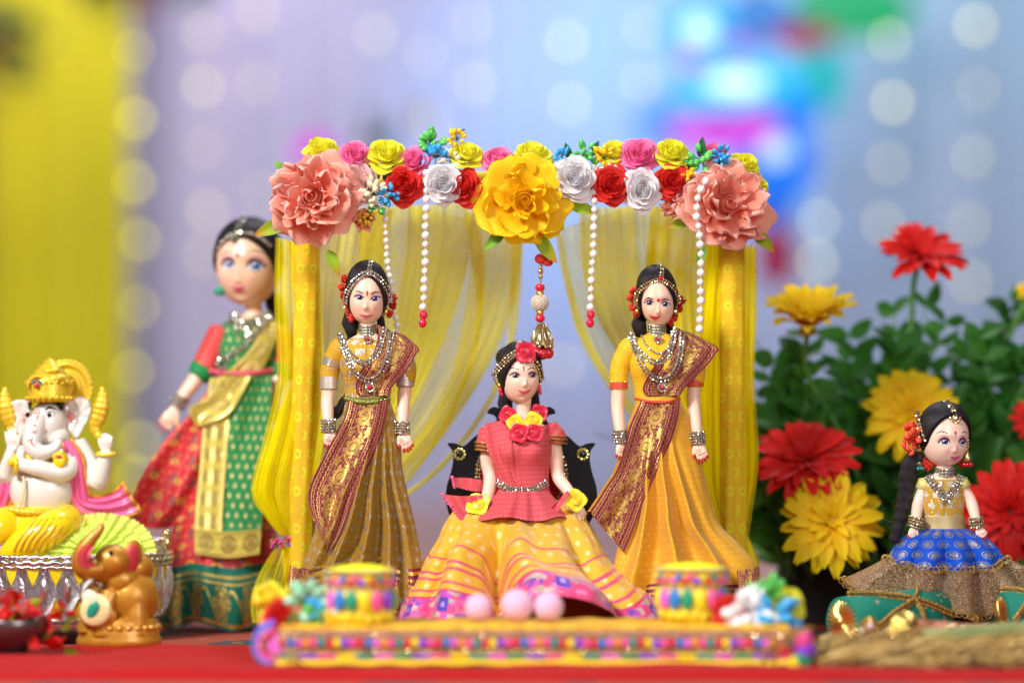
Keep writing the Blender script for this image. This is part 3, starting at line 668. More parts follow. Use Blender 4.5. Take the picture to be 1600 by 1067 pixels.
rz = [(500, 240, -10, 27, F_YEL, 0, .9), (555, 248, -5, 28, F_PINK, .1, .5), (603, 248, -5, 31, F_YEL, 0, .6), (648, 256, 0, 25, F_PINK, -.2, .3), (728, 248, -4, 27, F_YEL, .1, .8), (778, 257, 0, 28, F_PINK, .1, .7),
 (832, 250, -8, 30, F_YEL, 0, .9), (962, 244, -14, 26, F_YEL, 0, .8), (1000, 248, -3, 31, F_PINK, 0, .4), (1050, 245, -5, 29, F_YEL, .1, .7), (1117, 243, -14, 22, F_PINK, 0, .7), (1165, 262, -14, 24, F_YEL, .4, .5), (1187, 292, -12, 17, F_YEL, .6, .2),
 (556, 292, 2, 36, F_PALE, -.1, .1), (632, 291, 6, 31, F_RED, -.15, 0), (692, 290, 9, 31, F_WHITE, .05, -.05), (729, 294, 4, 30, F_RED, -.35, .05), (898, 282, 8, 35, F_WHITE, 0, .1), (954, 292, 6, 31, F_RED, .1, 0), (1003, 299, 10, 31, F_WHITE, 0, -.05), (1050, 287, 6, 29, F_RED, .05, .05)]
NMS = {F_YEL.name: 'lemon yellow', F_PINK.name: 'pink', F_PALE.name: 'pale pink', F_RED.name: 'red', F_WHITE.name: 'white'}
for i, (u, v, w, r, m, ya, pi) in enumerate(rz):
    rose(gar, FG, u, v, w, r*1.13, m, ya, pi, i, sx=.9 if (u == 1003) else (.85 if u == 729 else 1), sz=1.12 if u == 1003 else 1, label=NMS[m.name]+' foam rose')
peony(gar, FG, 492, 312, 12, 78, F_SALM, -.12, .0, 2, label='left salmon peony'); peony(gar, FG, 1132, 326, 10, 82, F_SALM, .18, .1, 4, label='right salmon peony')
peony(gar, FG, 560, 335, -10, 42, F_SALM, .5, -.4, 6, rings=PRINGS[3:]); peony(gar, FG, 1068, 320, -4, 44, F_SALM, -.7, .1, 8, rings=PRINGS[3:])
peony(gar, FG, 819, 318, 14, 80, F_GOLD, .05, .0, 5, ruff=.7, rings=[(4, .36, .50, 1.3, .06, .16), (5, .62, .44, 1.15, .10, .16), (5, .84, .28, 1.05, .12, .13), (6, 1.0, .08, .95, .14, .10)], label='golden yellow centre peony')
peony(gar, FG, 832, 285, -6, 36, F_GOLD, 0, .9, 7, rings=PRINGS[2:4], ruff=.3)
for i, b in enumerate([(674, 222, 0, 23, 'green'), (681, 246, 6, 24, 'blue'), (704, 252, 8, 20, 'cream'), (714, 217, 0, 17, 'yellow'), (585, 302, 20, 24, 'cream'), (608, 308, 22, 19, 'blue'), (590, 325, 16, 15, 'green'), (572, 340, 8, 15, 'yellow'), (650, 262, 6, 10, 'blue'),
 (878, 246, 0, 17, 'blue'), (912, 243, 2, 22, 'green'), (945, 247, 4, 20, 'yellow'), (958, 264, 8, 13, 'white'), (934, 266, 8, 10, 'cream'), (1096, 249, 4, 26, 'green'), (1132, 245, 2, 19, 'blue'), (1076, 276, 10, 19, 'yellow'), (1104, 286, 10, 16, 'cream')]):
    buds(gar, FG, *b, seed=i+30, n=18)
for i, l in enumerate([(592, 280, 0, 30, -.6, DLEAF, .5), (600, 285, 2, 34, .5, DLEAF, .6), (1096, 248, -4, 34, .1, DLEAF, .3), (1085, 262, 2, 30, -1.2, DLEAF, .4), (1110, 262, 0, 28, 1.2, DLEAF, .5), (722, 214, -2, 14, .2, DLEAF, .2), (718, 245, -3, 22, .8, DLEAF, .3), (892, 250, -3, 28, -.3, DLEAF, .3), (926, 244, -3, 26, .4, DLEAF, .3),
 (448, 348, 4, 54, -1.95, LEAFR, .2), (446, 268, -8, 26, -.9, LEAFG, .2), (788, 362, 0, 42, -2.3, LEAFG, .2), (838, 370, 6, 52, 2.5, LEAFR, .3), (890, 320, -2, 46, 1.85, LEAFR, .3), (1078, 348, 0, 36, -1.75, LEAFR, .2), (1178, 362, 0, 46, 2.35, LEAFR, .2), (1100, 385, 0, 36, -2.9, LEAFG, .2), (512, 392, 0, 44, 2.7, LEAFR, .3), (598, 262, -4, 24, 1.3, LEAFG, .3)]):
    leaf(gar, FG, l[0], l[1], l[2], l[3], l[4], l[5], l[6], wd=.62)
# pearl strings
pmesh = MB().ball((0, 0, 0), 1, 16, 11).mesh('pearl', PEARL); bmesh_ = MB().ball((0, 0, 0), (1, 1, 1.12), 12, 9).mesh('bead', REDB)
def pearls(pts, r, reds, label, w, n=None):
    fr = FG; o = Pw(*pts[-1], 2.165); t = thing('pearl_string', at(fr, pts[-1][0], pts[-1][1], w).translation, label, 'pearl string', 'strings of pearls hanging from the garland')
    L = plen([(a, b, 0) for a, b in pts]); n = int(L/(r*2.02)); p = cr([(a, b, w) for a, b in pts], n)
    MB().tube(p, .8, 5).build('thread', PEARL, t, fr)
    for i, q in enumerate(p):
        nearb = .93+.1*math.sin(i*2.1)
        inst('pearl', pmesh, t, at(fr, q[0]+random.uniform(-.8, .8), q[1], q[2]) @ Matrix.Scale(r*nearb, 4))
    for k in range(reds): inst('red_bead', bmesh_, t, at(fr, p[-1][0]-k*1.2, p[-1][1]+r*1.9+k*13, w) @ Matrix.Scale(6.6, 4))
pearls([(601, 332), (604, 400), (612, 460), (621, 520)], 5.0, 0, 'thin pearl string hanging beside the head of the left standing doll', -6)
pearls([(666, 272), (666, 340), (664, 420), (662, 482)], 6.3, 2, 'pearl string with red end beads right of the left standing doll', 14)
pearls([(928, 302), (928, 380), (925, 430), (923, 482)], 6.1, 2, 'pearl string with red end beads left of the right standing doll', 12)
pearls([(1097, 294), (1086, 315), (1083, 345), (1089, 400), (1088, 460), (1087, 520)], 6.4, 0, 'pearl string falling across the right salmon peony to the sari', 92)
# central tassel
tas = thing('beaded_tassel', at(FG, 850, 560, -8).translation, 'gold and red beaded tassel hanging under the golden centre flower', 'tassel'); wz = -8
MB().tube([(848, 395, wz), (845, 440, wz), (844, 480, wz), (847, 520, wz)], 1.4, 6).build('cord', ZARI, tas, FG)
MB().ball((846, 405, wz+2), (11, 9, 8), 12, 8).ball((856, 411, wz+2), (9, 6, 6), 10, 7).build('red_knot', FLOWR, tas, FG)
for y, r in ((418, 4), (425, 5.5), (433, 4.5)): MB().ball((845, y, wz), (r*.85, r*.85, r*.85), 10, 8).build('gold_bead', GEMG, tas, FG)
for y in (450, 498): MB().ball((844, y, wz), (8, 7, 8), 14, 9).build('red_bead', REDB, tas, FG)
MB().tube([(844, 457, wz), (844, 463, wz)], 6, 12).tube([(844, 487, wz), (844, 492, wz)], 6, 12).build('gold_collar', GOLDM, tas, FG)
mb = MB(); mb.ball((844, 474, wz), 12, 14, 10)
for i in range(150):
    z = 1-2*(i+.5)/150; a = i*2.39996; q = math.sqrt(1-z*z); mb.ball((844+13*q*math.cos(a), 474+13*z, wz+13*q*math.sin(a)), 1.5, 6, 5)
mb.build('seed_pearl_ball', M('cream_seed_pearl', (.78, .70, .56), .3), tas, FG)
mb = MB(); mb.lathe([(3, 505), (5, 508), (7, 516), (10, 527), (14, 538), (15, 541), (12, 542)], 24, (847, 0, wz)); mb.build('bell', M('antique_gold', (.52, .44, .24), .3, .9, bump=.5), tas, FG, label='antique gold bell shaped tassel top')
mb = MB()
for k in range(10):
    a = k*2*PI/10; mb.tube([(847+6*math.cos(a), 508, wz+6*math.sin(a)), (847+17*math.cos(a), 530, wz+17*math.sin(a)), (848+15*math.cos(a), 545, wz+15*math.sin(a))], 1.5, 6)
    mb.ball((848+15*math.cos(a), 543, wz+15*math.sin(a)), 3.2, 8, 6)
mb.build('gold_chain', GEMG, tas, FG)
for k, (x, y, z) in enumerate([(840, 552, 5), (857, 553, 1), (848, 555, 8), (832, 549, -6), (846, 550, -10)]): MB().ball((x, y, wz+z), 9, 14, 10).build('red_pearl', M('pearly_red', (.70, .03, .05), .18, .3, coat=.6), tas, FG)
# tulle
FT = Frame(815, 975, 2.22)
def sheet(name, Lp, Rp, w0, mat, parent, nf=7, amp=7, nu=110, nv=60, seed=0, fr=FT, wk=None, uvk=1.0, label=None, power=1.0):
    a = cr([(x, y, 0) for x, y in Lp], nv); b = cr([(x, y, 0) for x, y in Rp], nv); rs = np.random.RandomState(seed)
    t = np.linspace(0, 1, nu)[None]; tt = t+.035*np.sin(t*nf*4+seed); v = np.linspace(0, 1, nv)[:, None]
    ph = rs.uniform(0, 6, 3); f = np.sin(tt*nf*2*PI+ph[0]+.8*np.sin(v*3+ph[1]))+.5*np.sin(tt*nf*5.3*PI+ph[2]+v*2)+.22*np.sin(tt*nf*13*PI+v*5)
    u = a[:, :1]*(1-t)+b[:, :1]*t; y = a[:, 1:2]*(1-t)+b[:, 1:2]*t; wd = np.abs(b[:, :1]-a[:, :1])
    w = w0+amp*f*(.35+.65*v**.7)+(0 if wk is None else np.interp(v, *wk))
    u = u+np.gradient(f, axis=1)*0; ws = 1.0
    P = np.stack(np.broadcast_arrays(u, y, w), -1); uv = np.stack(np.broadcast_arrays(t*float(wd.max())*uvk, y), -1)
    return MB().grid(P, uv).build(name, mat, parent, fr, label=label)
tl = thing('tulle_drape', tuple(Pw(450, 975, 2.23)), 'yellow tulle gathered round the left pillar and tied low with a beaded band', 'tulle drape', 'yellow tulle drapes of the canopy')
sheet('tulle_layer', [(430, 372), (429, 470), (434, 590), (416, 680), (394, 768), (415, 808), (436, 836)], [(498, 385), (505, 520), (512, 640), (506, 720), (494, 800), (482, 836)], 4, TUL, tl, 4, 6, seed=1, wk=([0, .4, .75, 1], [0, 4, 18, 0]), uvk=.6)
sheet('tulle_layer', [(446, 375), (455, 480), (462, 560), (430, 660), (398, 766), (420, 810), (440, 838)], [(470, 380), (474, 480), (480, 600), (492, 700), (488, 780), (474, 838)], -4, TULD, tl, 3, 7, seed=2, wk=([0, .4, .75, 1], [-30, -30, 6, 0]), uvk=.6)
sheet('tulle_layer', [(500, 330), (488, 450), (486, 560), (484, 650), (476, 740), (462, 836)], [(612, 325), (592, 440), (560, 560), (530, 680), (502, 780), (480, 836)], -40, TUL, tl, 4, 7, seed=3, uvk=.8)
sheet('tulle_skirt', [(430, 856), (404, 900), (393, 945), (396, 972)], [(492, 856), (505, 900), (510, 940), (505, 972)], 6, TULS, tl, 4, 8, seed=4, nv=30, uvk=.6)
sheet('tulle_skirt', [(440, 854), (446, 900), (450, 945), (452, 974)], [(490, 854), (500, 890), (505, 940), (500, 974)], 2, TULD, tl, 3, 8, seed=5, nv=30, uvk=.6)
mb = MB(); rs = np.random.RandomState(3)
for i in range(180):
    a = rs.uniform(0, 2*PI); mb.ball((463+38*math.sin(a), 846-3*math.sin(a)+rs.uniform(-6, 6), 10*math.cos(a)+3+rs.uniform(-2, 4)), rs.uniform(1.6, 3.0), 6, 5, m=rs.randint(5))
mb.tube([(500+3*k, 838-2.2*k, 6) for k in range(9)], 3.5, 8, m=4)
mb.build('beaded_band', [CONES['pink'], CONES['purple'], CONES['red'], GEMG, ZARI], tl, FT)
tb = thing('tulle_drape', tuple(Pw(650, 975, 2.26)), 'sheer yellow tulle sweeping from the garland down to the left pillar', 'tulle drape', 'yellow tulle drapes of the canopy')
FT2 = Frame(815, 975, 2.26)
sheet('tulle_layer', [(560, 325), (560, 450), (552, 580), (530, 700), (500, 830)], [(735, 318), (730, 420), (690, 540), (620, 680), (520, 840)], 0, TUL, tb, 6, 7, seed=6, fr=FT2)
sheet('tulle_layer', [(640, 322), (625, 450), (590, 600), (545, 720), (500, 838)], [(820, 360), (812, 440), (780, 545), (690, 680), (520, 844)], -12, TULS, tb, 6, 8, seed=7, fr=FT2)
sheet('tulle_layer', [(735, 325), (730, 450), (700, 600), (620, 720), (505, 835)], [(818, 362), (800, 470), (745, 600), (660, 722), (520, 842)], -20, TULS, tb, 4, 8, seed=8, fr=FT2)
sheet('tulle_fold', [(724, 330), (738, 420), (744, 500), (720, 600), (640, 740), (510, 838)], [(744, 330), (758, 420), (752, 500), (726, 604), (646, 744), (518, 842)], -16, TUL, tb, 2, 3, nu=30, seed=9, fr=FT2)
sheet('tulle_fold', [(797, 372), (796, 460), (790, 540), (752, 640), (660, 750), (512, 840)], [(815, 372), (814, 460), (800, 545), (760, 645), (668, 754), (520, 844)], -18, TUL, tb, 2, 3, nu=30, seed=10, fr=FT2)
tr = thing('tulle_drape', tuple(Pw(1130, 975, 2.26)), 'yellow tulle sweeping over behind the right standing doll to the right pillar', 'tulle drape', 'yellow tulle drapes of the canopy')
sheet('tulle_layer', [(872, 360), (882, 430), (900, 520), (950, 610), (1030, 710), (1130, 832)], [(990, 320), (1000, 430), (1015, 520), (1050, 600), (1100, 710), (1150, 832)], 0, TULS, tr, 5, 7, seed=11, fr=FT2)
sheet('tulle_layer', [(905, 325), (910, 420), (935, 500), (985, 580), (1060, 680), (1100, 800)], [(1020, 322), (1030, 450), (1060, 560), (1100, 660), (1140, 830)], -8, TUL, tr, 6, 8, seed=12, fr=FT2)
sheet('tulle_layer', [(1018, 320), (1010, 450), (1030, 560), (1070, 680), (1110, 828)], [(1135, 345), (1130, 500), (1128, 640), (1132, 740), (1150, 832)], -4, TULD, tr, 6, 8, seed=13, fr=FT2)
sheet('tulle_layer', [(1105, 370), (1095, 500), (1090, 640), (1095, 760), (1128, 836)], [(1180, 390), (1180, 470), (1176, 600), (1180, 730), (1164, 836)], 2, TULD, tr, 5, 8, seed=14, uvk=.6)
sheet('tulle_layer', [(1140, 380), (1150, 480), (1156, 600), (1160, 720), (1152, 836)], [(1182, 385), (1183, 480), (1178, 600), (1184, 720), (1168, 838)], 14, TULS, tr, 3, 5, seed=15, uvk=.6)
sheet('tulle_fold', [(868, 366), (880, 440), (905, 520), (950, 600), (1030, 700), (1130, 830)], [(878, 366), (892, 440), (916, 520), (958, 598), (1036, 696), (1138, 828)], 6, TUL, tr, 1, 2, nu=20, seed=16, fr=FT2)
sheet('tulle_skirt', [(1130, 838), (1128, 880), (1132, 930), (1136, 972)], [(1168, 838), (1184, 880), (1188, 930), (1178, 972)], 0, TULD, tr, 3, 7, seed=17, nv=30, uvk=.6)
# ------------------------------------------------------------------ doll building blocks (frame px space)
def gs(x, y, cx, cy, sx, sy): return np.exp(-((x-cx)/sx)**2-((y-cy)/sy)**2)
class Head:
    """face features in unit coords: X right, Y up, Z front, all in [-1,1]"""
    def __init__(s, c, a, b, h, yaw=0, roll=0, pitch=0, ey=-.15, ny=-.48, my=-.75, ex=.40, jaw=.42, nose=.16, child=False):
        s.c = np.array(c, float); s.a, s.b, s.h = a, b, h; s.R = rotm(0, 0, 0)
        cy, sy = math.cos(yaw), math.sin(yaw); Ry = np.array([[cy, 0, sy], [0, 1, 0], [-sy, 0, cy]])
        cr_, sr = math.cos(roll), math.sin(roll); Rr = np.array([[cr_, -sr, 0], [sr, cr_, 0], [0, 0, 1]])
        cp, sp = math.cos(pitch), math.sin(pitch); Rp = np.array([[1, 0, 0], [0, cp, -sp], [0, sp, cp]])
        s.R = Ry @ Rp @ Rr; s.ey, s.ny, s.my, s.ex, s.jaw, s.nose, s.child = ey, ny, my, ex, jaw, nose, child
    def unit(s, D):
        X, Y, Z = D[..., 0], D[..., 1], D[..., 2]; fz = np.maximum(Z, 0); t = np.clip(-Y-.05, 0, 1)
        ya = np.clip(-Y, 0, .999); X2 = X*np.sqrt((1-ya**3.1)/(1-ya**2))*(1-s.jaw*t**1.6); Y2 = Y.copy()
        yb = np.clip(Y, 0, .999); X2 = X2*((1-yb**2.7)/(1-yb**2))**.35
        if not s.child: X2 = X2*(1-.06*gs(X*0, Y, 0, .25, 1, .25))
        Z2 = np.where(Z > 0, Z**.86*np.sign(Z), Z); Z2 = Z2*(1-.12*t*(Z > 0))-.15*t*(Z < 0)*Z
        ax = np.abs(X2); f = (Z > .05)*np.minimum(1, fz*2.5)
        dz = -.085*gs(ax, Y, s.ex, s.ey+.02, .22, .14)-.03*gs(X2, Y, 0, s.ey+.03, .12, .12)
        L = s.ey-s.ny
        dz += s.nose*.45*gs(X2, Y, 0, s.ny+L*.4, .075, L*.45)+s.nose*gs(X2, Y, 0, s.ny, .085, .085)+s.nose*.4*gs(ax, Y, .095, s.ny-.02, .06, .06)
        dz += .045*gs(ax, Y, .42, s.ny+.02, .22, .22)+.055*gs(X2, Y, 0, s.my, .24, .12)-.05*gs(X2, Y, 0, s.my-.135, .2, .05)+.02*gs(X2, Y, 0, s.my, .02, .03)*-1
        dz += .075*gs(X2, Y, 0, -.95, .22, .14)+.035*gs(ax, Y, .35, s.ey+.24, .3, .09)
        return np.stack([X2, Y2, Z2+dz*f], -1)
    def place(s, U):
        Q = U*np.array([s.a, s.h, s.b]); Q = Q @ s.R.T
        return s.c+np.stack([Q[..., 0], -Q[..., 1], Q[..., 2]], -1)
    def mesh(s, mb, nu=88, nv=72):
        ph = np.linspace(1e-3, PI-1e-3, nv)[:, None]; th = np.linspace(0, 2*PI, nu, endpoint=False)[None]
        D = np.stack(np.broadcast_arrays(np.sin(ph)*np.sin(th), np.cos(ph), np.sin(ph)*np.cos(th)), -1)
        s.mb = mb.grid(s.place(s.unit(D)), None, True); s.t = mb.bvh(); return mb
    def z(s, u, v):
        h = s.t.ray_cast(Vector((u, v, 900)), Vector((0, 0, -1)))
        return h[0].z if h[0] is not None else None
    def hair(s, mb, line, k=1.12, nu=120, nv=26, ridge=.018, nr=30, lift=.0, seed=0):
        """line(th)-> lowest Y of the hair at azimuth th (0 = front)"""
        th = np.linspace(-PI, PI, nu, endpoint=False)[None]; lo = np.array([line(t) for t in th[0]])[None]
        t = np.linspace(0, 1, nv)[:, None]; phl = np.arccos(np.clip(lo, -.98, .99)); ph = t*phl+.001
        D = np.stack(np.broadcast_arrays(np.sin(ph)*np.sin(th), np.cos(ph), np.sin(ph)*np.cos(th)), -1)
        edge = 1-(.09)*np.clip((t-.9)/.1, 0, 1)**2; part = .05*np.exp(-(np.sin(th/1)*np.sin(ph)/.10)**2)*(np.cos(th) > 0)
        kk = k*edge*(1+ridge*np.abs(np.sin(th*nr/2+t*2.2+seed)))-part+lift*np.cos(ph)
        uv = np.stack(np.broadcast_arrays(th/2/PI, t), -1)
        return mb.grid(s.place(s.unit0(D)*kk[..., None]), uv, True)
    def unit0(s, D):
        X, Y, Z = D[..., 0], D[..., 1], D[..., 2]; t = np.clip(-Y-.05, 0, 1); yb = np.clip(Y, 0, .999); g = ((1-yb**2.7)/(1-yb**2))**.35; return np.stack([X*g*(1-.25*t), Y, Z*g], -1)
def blob_decal(mb, H, cx, cy, rx, ry, lift, m=0, rot=0, n=20, shape=None, rings=4):
    c, s = math.cos(rot), math.sin(rot); P = []; z0 = H.z(cx, cy)
    if z0 is None: z0 = 0
    for k in range(rings+1):
        for i in range(n):
            a = i*2*PI/n; q = k/rings; x, y = math.cos(a), math.sin(a)
            if shape: x, y = shape(x, y)
            x *= rx*q; y *= ry*q
            u, v = cx+x*c-y*s, cy+x*s+y*c; z = H.z(u, v); P.append((u, v, (z if z is not None else z0)+lift))
    return mb.grid(np.array(P).reshape(rings+1, n, 3), None, True, m)
def strip_decal(mb, H, pts, wid, lift, m=0, n=16):
    p = cr([(x, y, 0) for x, y in pts], n); w = np.interp(np.linspace(0, 1, n), np.linspace(0, 1, len(wid)), wid); g = np.gradient(p, axis=0); g /= np.linalg.norm(g, axis=1)[:, None]+1e-9
    P = []
    for j in (-1, -.33, .33, 1):
        for i in range(n):
            u, v = p[i, 0]-g[i, 1]*w[i]*j/2, p[i, 1]+g[i, 0]*w[i]*j/2; z = H.z(u, v); P.append((u, v, (z if z is not None else 0)+lift))
    return mb.grid(np.array(P).reshape(4, n, 3), None, False, m)
def almond(up=1.0, dn=.75, tilt=0.0):
    def f(x, y):
        k = (1-abs(x)**2.2); return x, (y*(up if y < 0 else dn))*(.25+.75*k)+tilt*x
    return f
EYEM = lambda iris: [WHITE, iris, PUP, GLINT, LASH]
def eye(head_o, H, cx, cy, rx, ry, fr, iris, side, look=0, lid=LID, lash=1.0, tilt=0.0, label=None):
    mb = MB()
    mb2 = MB(); blob_decal(mb2, H, cx+side*rx*.1, cy-ry*.55, rx*1.25, ry*1.2, .12, 0, tilt, shape=almond(1., .5)); mb2.build('eye_shadow', lid, head_o, fr)
    blob_decal(mb, H, cx, cy, rx, ry, .25, 0, tilt, shape=almond())
    ri = min(ry*1.22, rx*.60)
    def clip(x, y): return x, max(-.70, min(.62, y))
    blob_decal(mb, H, cx+look, cy-ry*.04, ri, ri, .38, 1, 0, shape=clip); blob_decal(mb, H, cx+look, cy-ry*.04, ri*.5, ri*.52, .48, 2, 0)
    blob_decal(mb, H, cx+look-ri*.38, cy-ri*.42, ri*.26, ri*.26, .60, 3, 0, n=10, rings=2)
    c, s = math.cos(tilt), math.sin(tilt)
    def q(x, y): return (cx+x*c-y*s, cy+x*s+y*c)
    strip_decal(mb, H, [q(-rx*1.04*(1), ry*.10), q(-rx*.6, -ry*.70), q(0, -ry*.98), q(rx*.6, -ry*.70), q(rx*1.04, ry*.10)], [ry*.16, ry*.34*lash, ry*.42*lash, ry*.34*lash, ry*.16], .55, 4)
    o = q(side*rx*1.0, 0); strip_decal(mb, H, [o, q(side*rx*1.35, -ry*.45)], [ry*.35*lash, .15], .55, 4, n=6)
    strip_decal(mb, H, [q(-rx*.8, ry*.45), q(0, ry*.74), q(rx*.8, ry*.45)], [.2, ry*.12, .2], .5, 4)
    return mb.build('eye', EYEM(iris), head_o, fr)
def lips(head_o, H, cx, cy, w, h, fr, mat, smile=.25, rot=0):
    mb = MB(); c, s = math.cos(rot), math.sin(rot)
    def q(x, y): return (cx+x*c-y*s, cy+x*s+y*c)
    def up(x, y): return x, (y*(.55 if y < 0 else .25)*(1-abs(x)**1.6)*(1-.28*math.exp(-(x/.16)**2) if y < 0 else 1))-smile*abs(x)**2
    def dn(x, y): return x*.86, (y*(.75 if y > 0 else .2)*(1-abs(x)**2.0))-smile*abs(x)**2*.9+.30
    blob_decal(mb, H, cx, cy-h*.12, w/2, h, .5, 0, rot, shape=up); blob_decal(mb, H, cx, cy, w/2, h, .75, 0, rot, shape=dn)
    strip_decal(mb, H, [q(-w*.5, -smile*h*.95), q(-w*.2, h*.08), q(0, h*.02), q(w*.2, h*.08), q(w*.5, -smile*h*.95)], [.15, h*.16, h*.12, h*.16, .15], 1.0, 1)
    return mb.build('lips', [mat, M('lip_line', (.32, .03, .05), .4)], head_o, fr)
# faceted rhinestone
def gem_unit():
    th = np.linspace(0, 2*PI, 8, endpoint=False); V = []
    for r, z in ((1.0, -.25), (1.0, .15), (.55, .62)): V += [(r*math.cos(a), r*math.sin(a), z) for a in th+(.39 if r < 1 else 0)]
    V.append((0, 0, .66)); Q = [(i+k*8, (i+1) % 8+k*8, (i+1) % 8+(k+1)*8, i+(k+1)*8) for k in range(2) for i in range(8)]; T = [(16+i, 16+(i+1) % 8, 24) for i in range(8)]
    return np.array(V, float), Q, T
GV, GQ, GT = gem_unit()
def gem(mb, p, r, nrm=(0, 0, 1), m=0, jit=.22):
    z = np.array(nrm, float)+RS.normal(0, jit, 3); z /= np.linalg.norm(z); x = np.cross([0, 1, 0.01], z); x /= np.linalg.norm(x); y = np.cross(z, x)
    mb.add((GV*r) @ np.stack([x, y, z]) + np.asarray(p, float), GQ, GT, m=m)
def chain(mb, pts, hug, r=2.2, rows=1, gap=None, lift=.6, ms=1, back=True, n=None, smooth=True):
    L = plen([(a, b, 0) for a, b in pts]); n = n or max(2, int(L/(2.05*r))); p = cr([(a, b, 0) for a, b in pts], n); g = np.gradient(p, axis=0); g /= np.linalg.norm(g, axis=1)[:, None]+1e-9
    gap = gap or 2.1*r
    for k in range(rows):
        off = (k-(rows-1)/2)*gap; U = p[:, 0]-g[:, 1]*off; V = p[:, 1]+g[:, 0]*off; w = np.array([hug(a, b, np.nan) for a, b in zip(U, V)], float)
        if np.isnan(w).any():
            ok = ~np.isnan(w); w = np.interp(np.arange(n), np.arange(n)[ok], w[ok]) if ok.any() else np.zeros(n)
        if smooth and n > 4: w = np.maximum(w, np.convolve(np.pad(w, 2, 'edge'), np.ones(5)/5, 'valid'))
        if back: mb.tube(np.stack([U, V, w+lift*.3], 1), r*.62, 6, m=ms)
        gw = np.gradient(w); gl = np.hypot(np.gradient(U), np.gradient(V))+1e-6
        for i in range(n):
            nn = np.array([-gw[i]*g[i, 0]/gl[i]*.8, -gw[i]*g[i, 1]/gl[i]*.8, 1]); gem(mb, (U[i], V[i], w[i]+lift+r*.3), r*.98, nn)
    return mb
def pendant(mb, u, v, w, r, m_red=2):
    blob = 12
    for i in range(blob): a = i*2*PI/blob; gem(mb, (u+r*math.cos(a), v+r*math.sin(a)*1.0, w+1.2), r*.27)
    mb.lathe([(0, -r*.4), (r*1.0, -.6), (r*1.05, .4), (r*.6, 1.0)], 16, (0, 0, 0), 1, axis='z'); V = mb.V[-1]; V += np.array([u, v, w])
    mb.ball((u, v, w+1.0), (r*.52, r*.56, r*.42), 12, 8, m=m_red)
def bangles(mb, c, r, ry, rows, dv, axis, gr=1.9, n=None):
    """rows of stones round a wrist; c centre, axis unit direction in (u,v)"""
    n = n or int(2*PI*r/(2.1*gr)); ax = np.array([float(axis[0]), float(axis[1]), 0.]); ax /= np.linalg.norm(ax); px = np.array([-ax[1], ax[0], 0]); pz = np.array([0, 0, 1.])
    for k in range(rows):
        o = np.array(c, float)+ax*(k-(rows-1)/2)*dv; pts = []
        for i in range(n+1):
            a = i*2*PI/n; d = px*math.cos(a)+pz*math.sin(a)*ry; pts.append(o+d*r)
            if i < n: gem(mb, o+d*(r+.6)+RS.normal(0, .25, 3), gr, d)
        mb.tube(pts, gr*.7, 6, False, m=1)
def ell_loft(mb, rows, n=40, m=0, bust=None):
    """rows: (u, v, w, ru, rw) stacked ellipses perpendicular to v"""
    r = cr([list(x) for x in rows], len(rows)*5); th = np.linspace(0, 2*PI, n, endpoint=False)[None]
    P = np.stack(np.broadcast_arrays(r[:, :1]+r[:, 3:4]*np.sin(th), r[:, 1:2]+0*th, r[:, 2:3]+r[:, 4:5]*np.cos(th)), -1)
    if bust:
        bu, bs_, bv, ba, br = bust; P = P.copy(); P[..., 2] += (P[..., 2] > 0)*ba*np.exp(-((np.abs(P[..., 0]-bu)-bs_)/br)**2-((P[..., 1]-bv)/br)**2)
    uv = np.stack(np.broadcast_arrays(th*float(r[:, 3].mean()), r[:, 1:2]), -1); mb.grid(P, uv, True, m)
    b = mb.n-P.shape[0]*n
    for ring, o, fl_ in ((P[0], b, 0), (P[-1], b+(P.shape[0]-1)*n, 1)):
        mb.add([ring.mean(0)], m=m); c = mb.n-1; j = np.arange(n); q = (j+1) % n
        mb.T.append(np.stack([o+q, o+j, np.full(n, c)], 1) if not fl_ else np.stack([o+j, o+q, np.full(n, c)], 1)); mb.TM.append(np.full(n, m))
    return mb
def limb(mb, pts, radii, n=16, m=0, sq=1.0):
    p = cr([list(a)+[r] for a, r in zip(pts, radii)], len(pts)*7); return mb.tube(p[:, :3], p[:, 3], n, True, m, sq=sq)
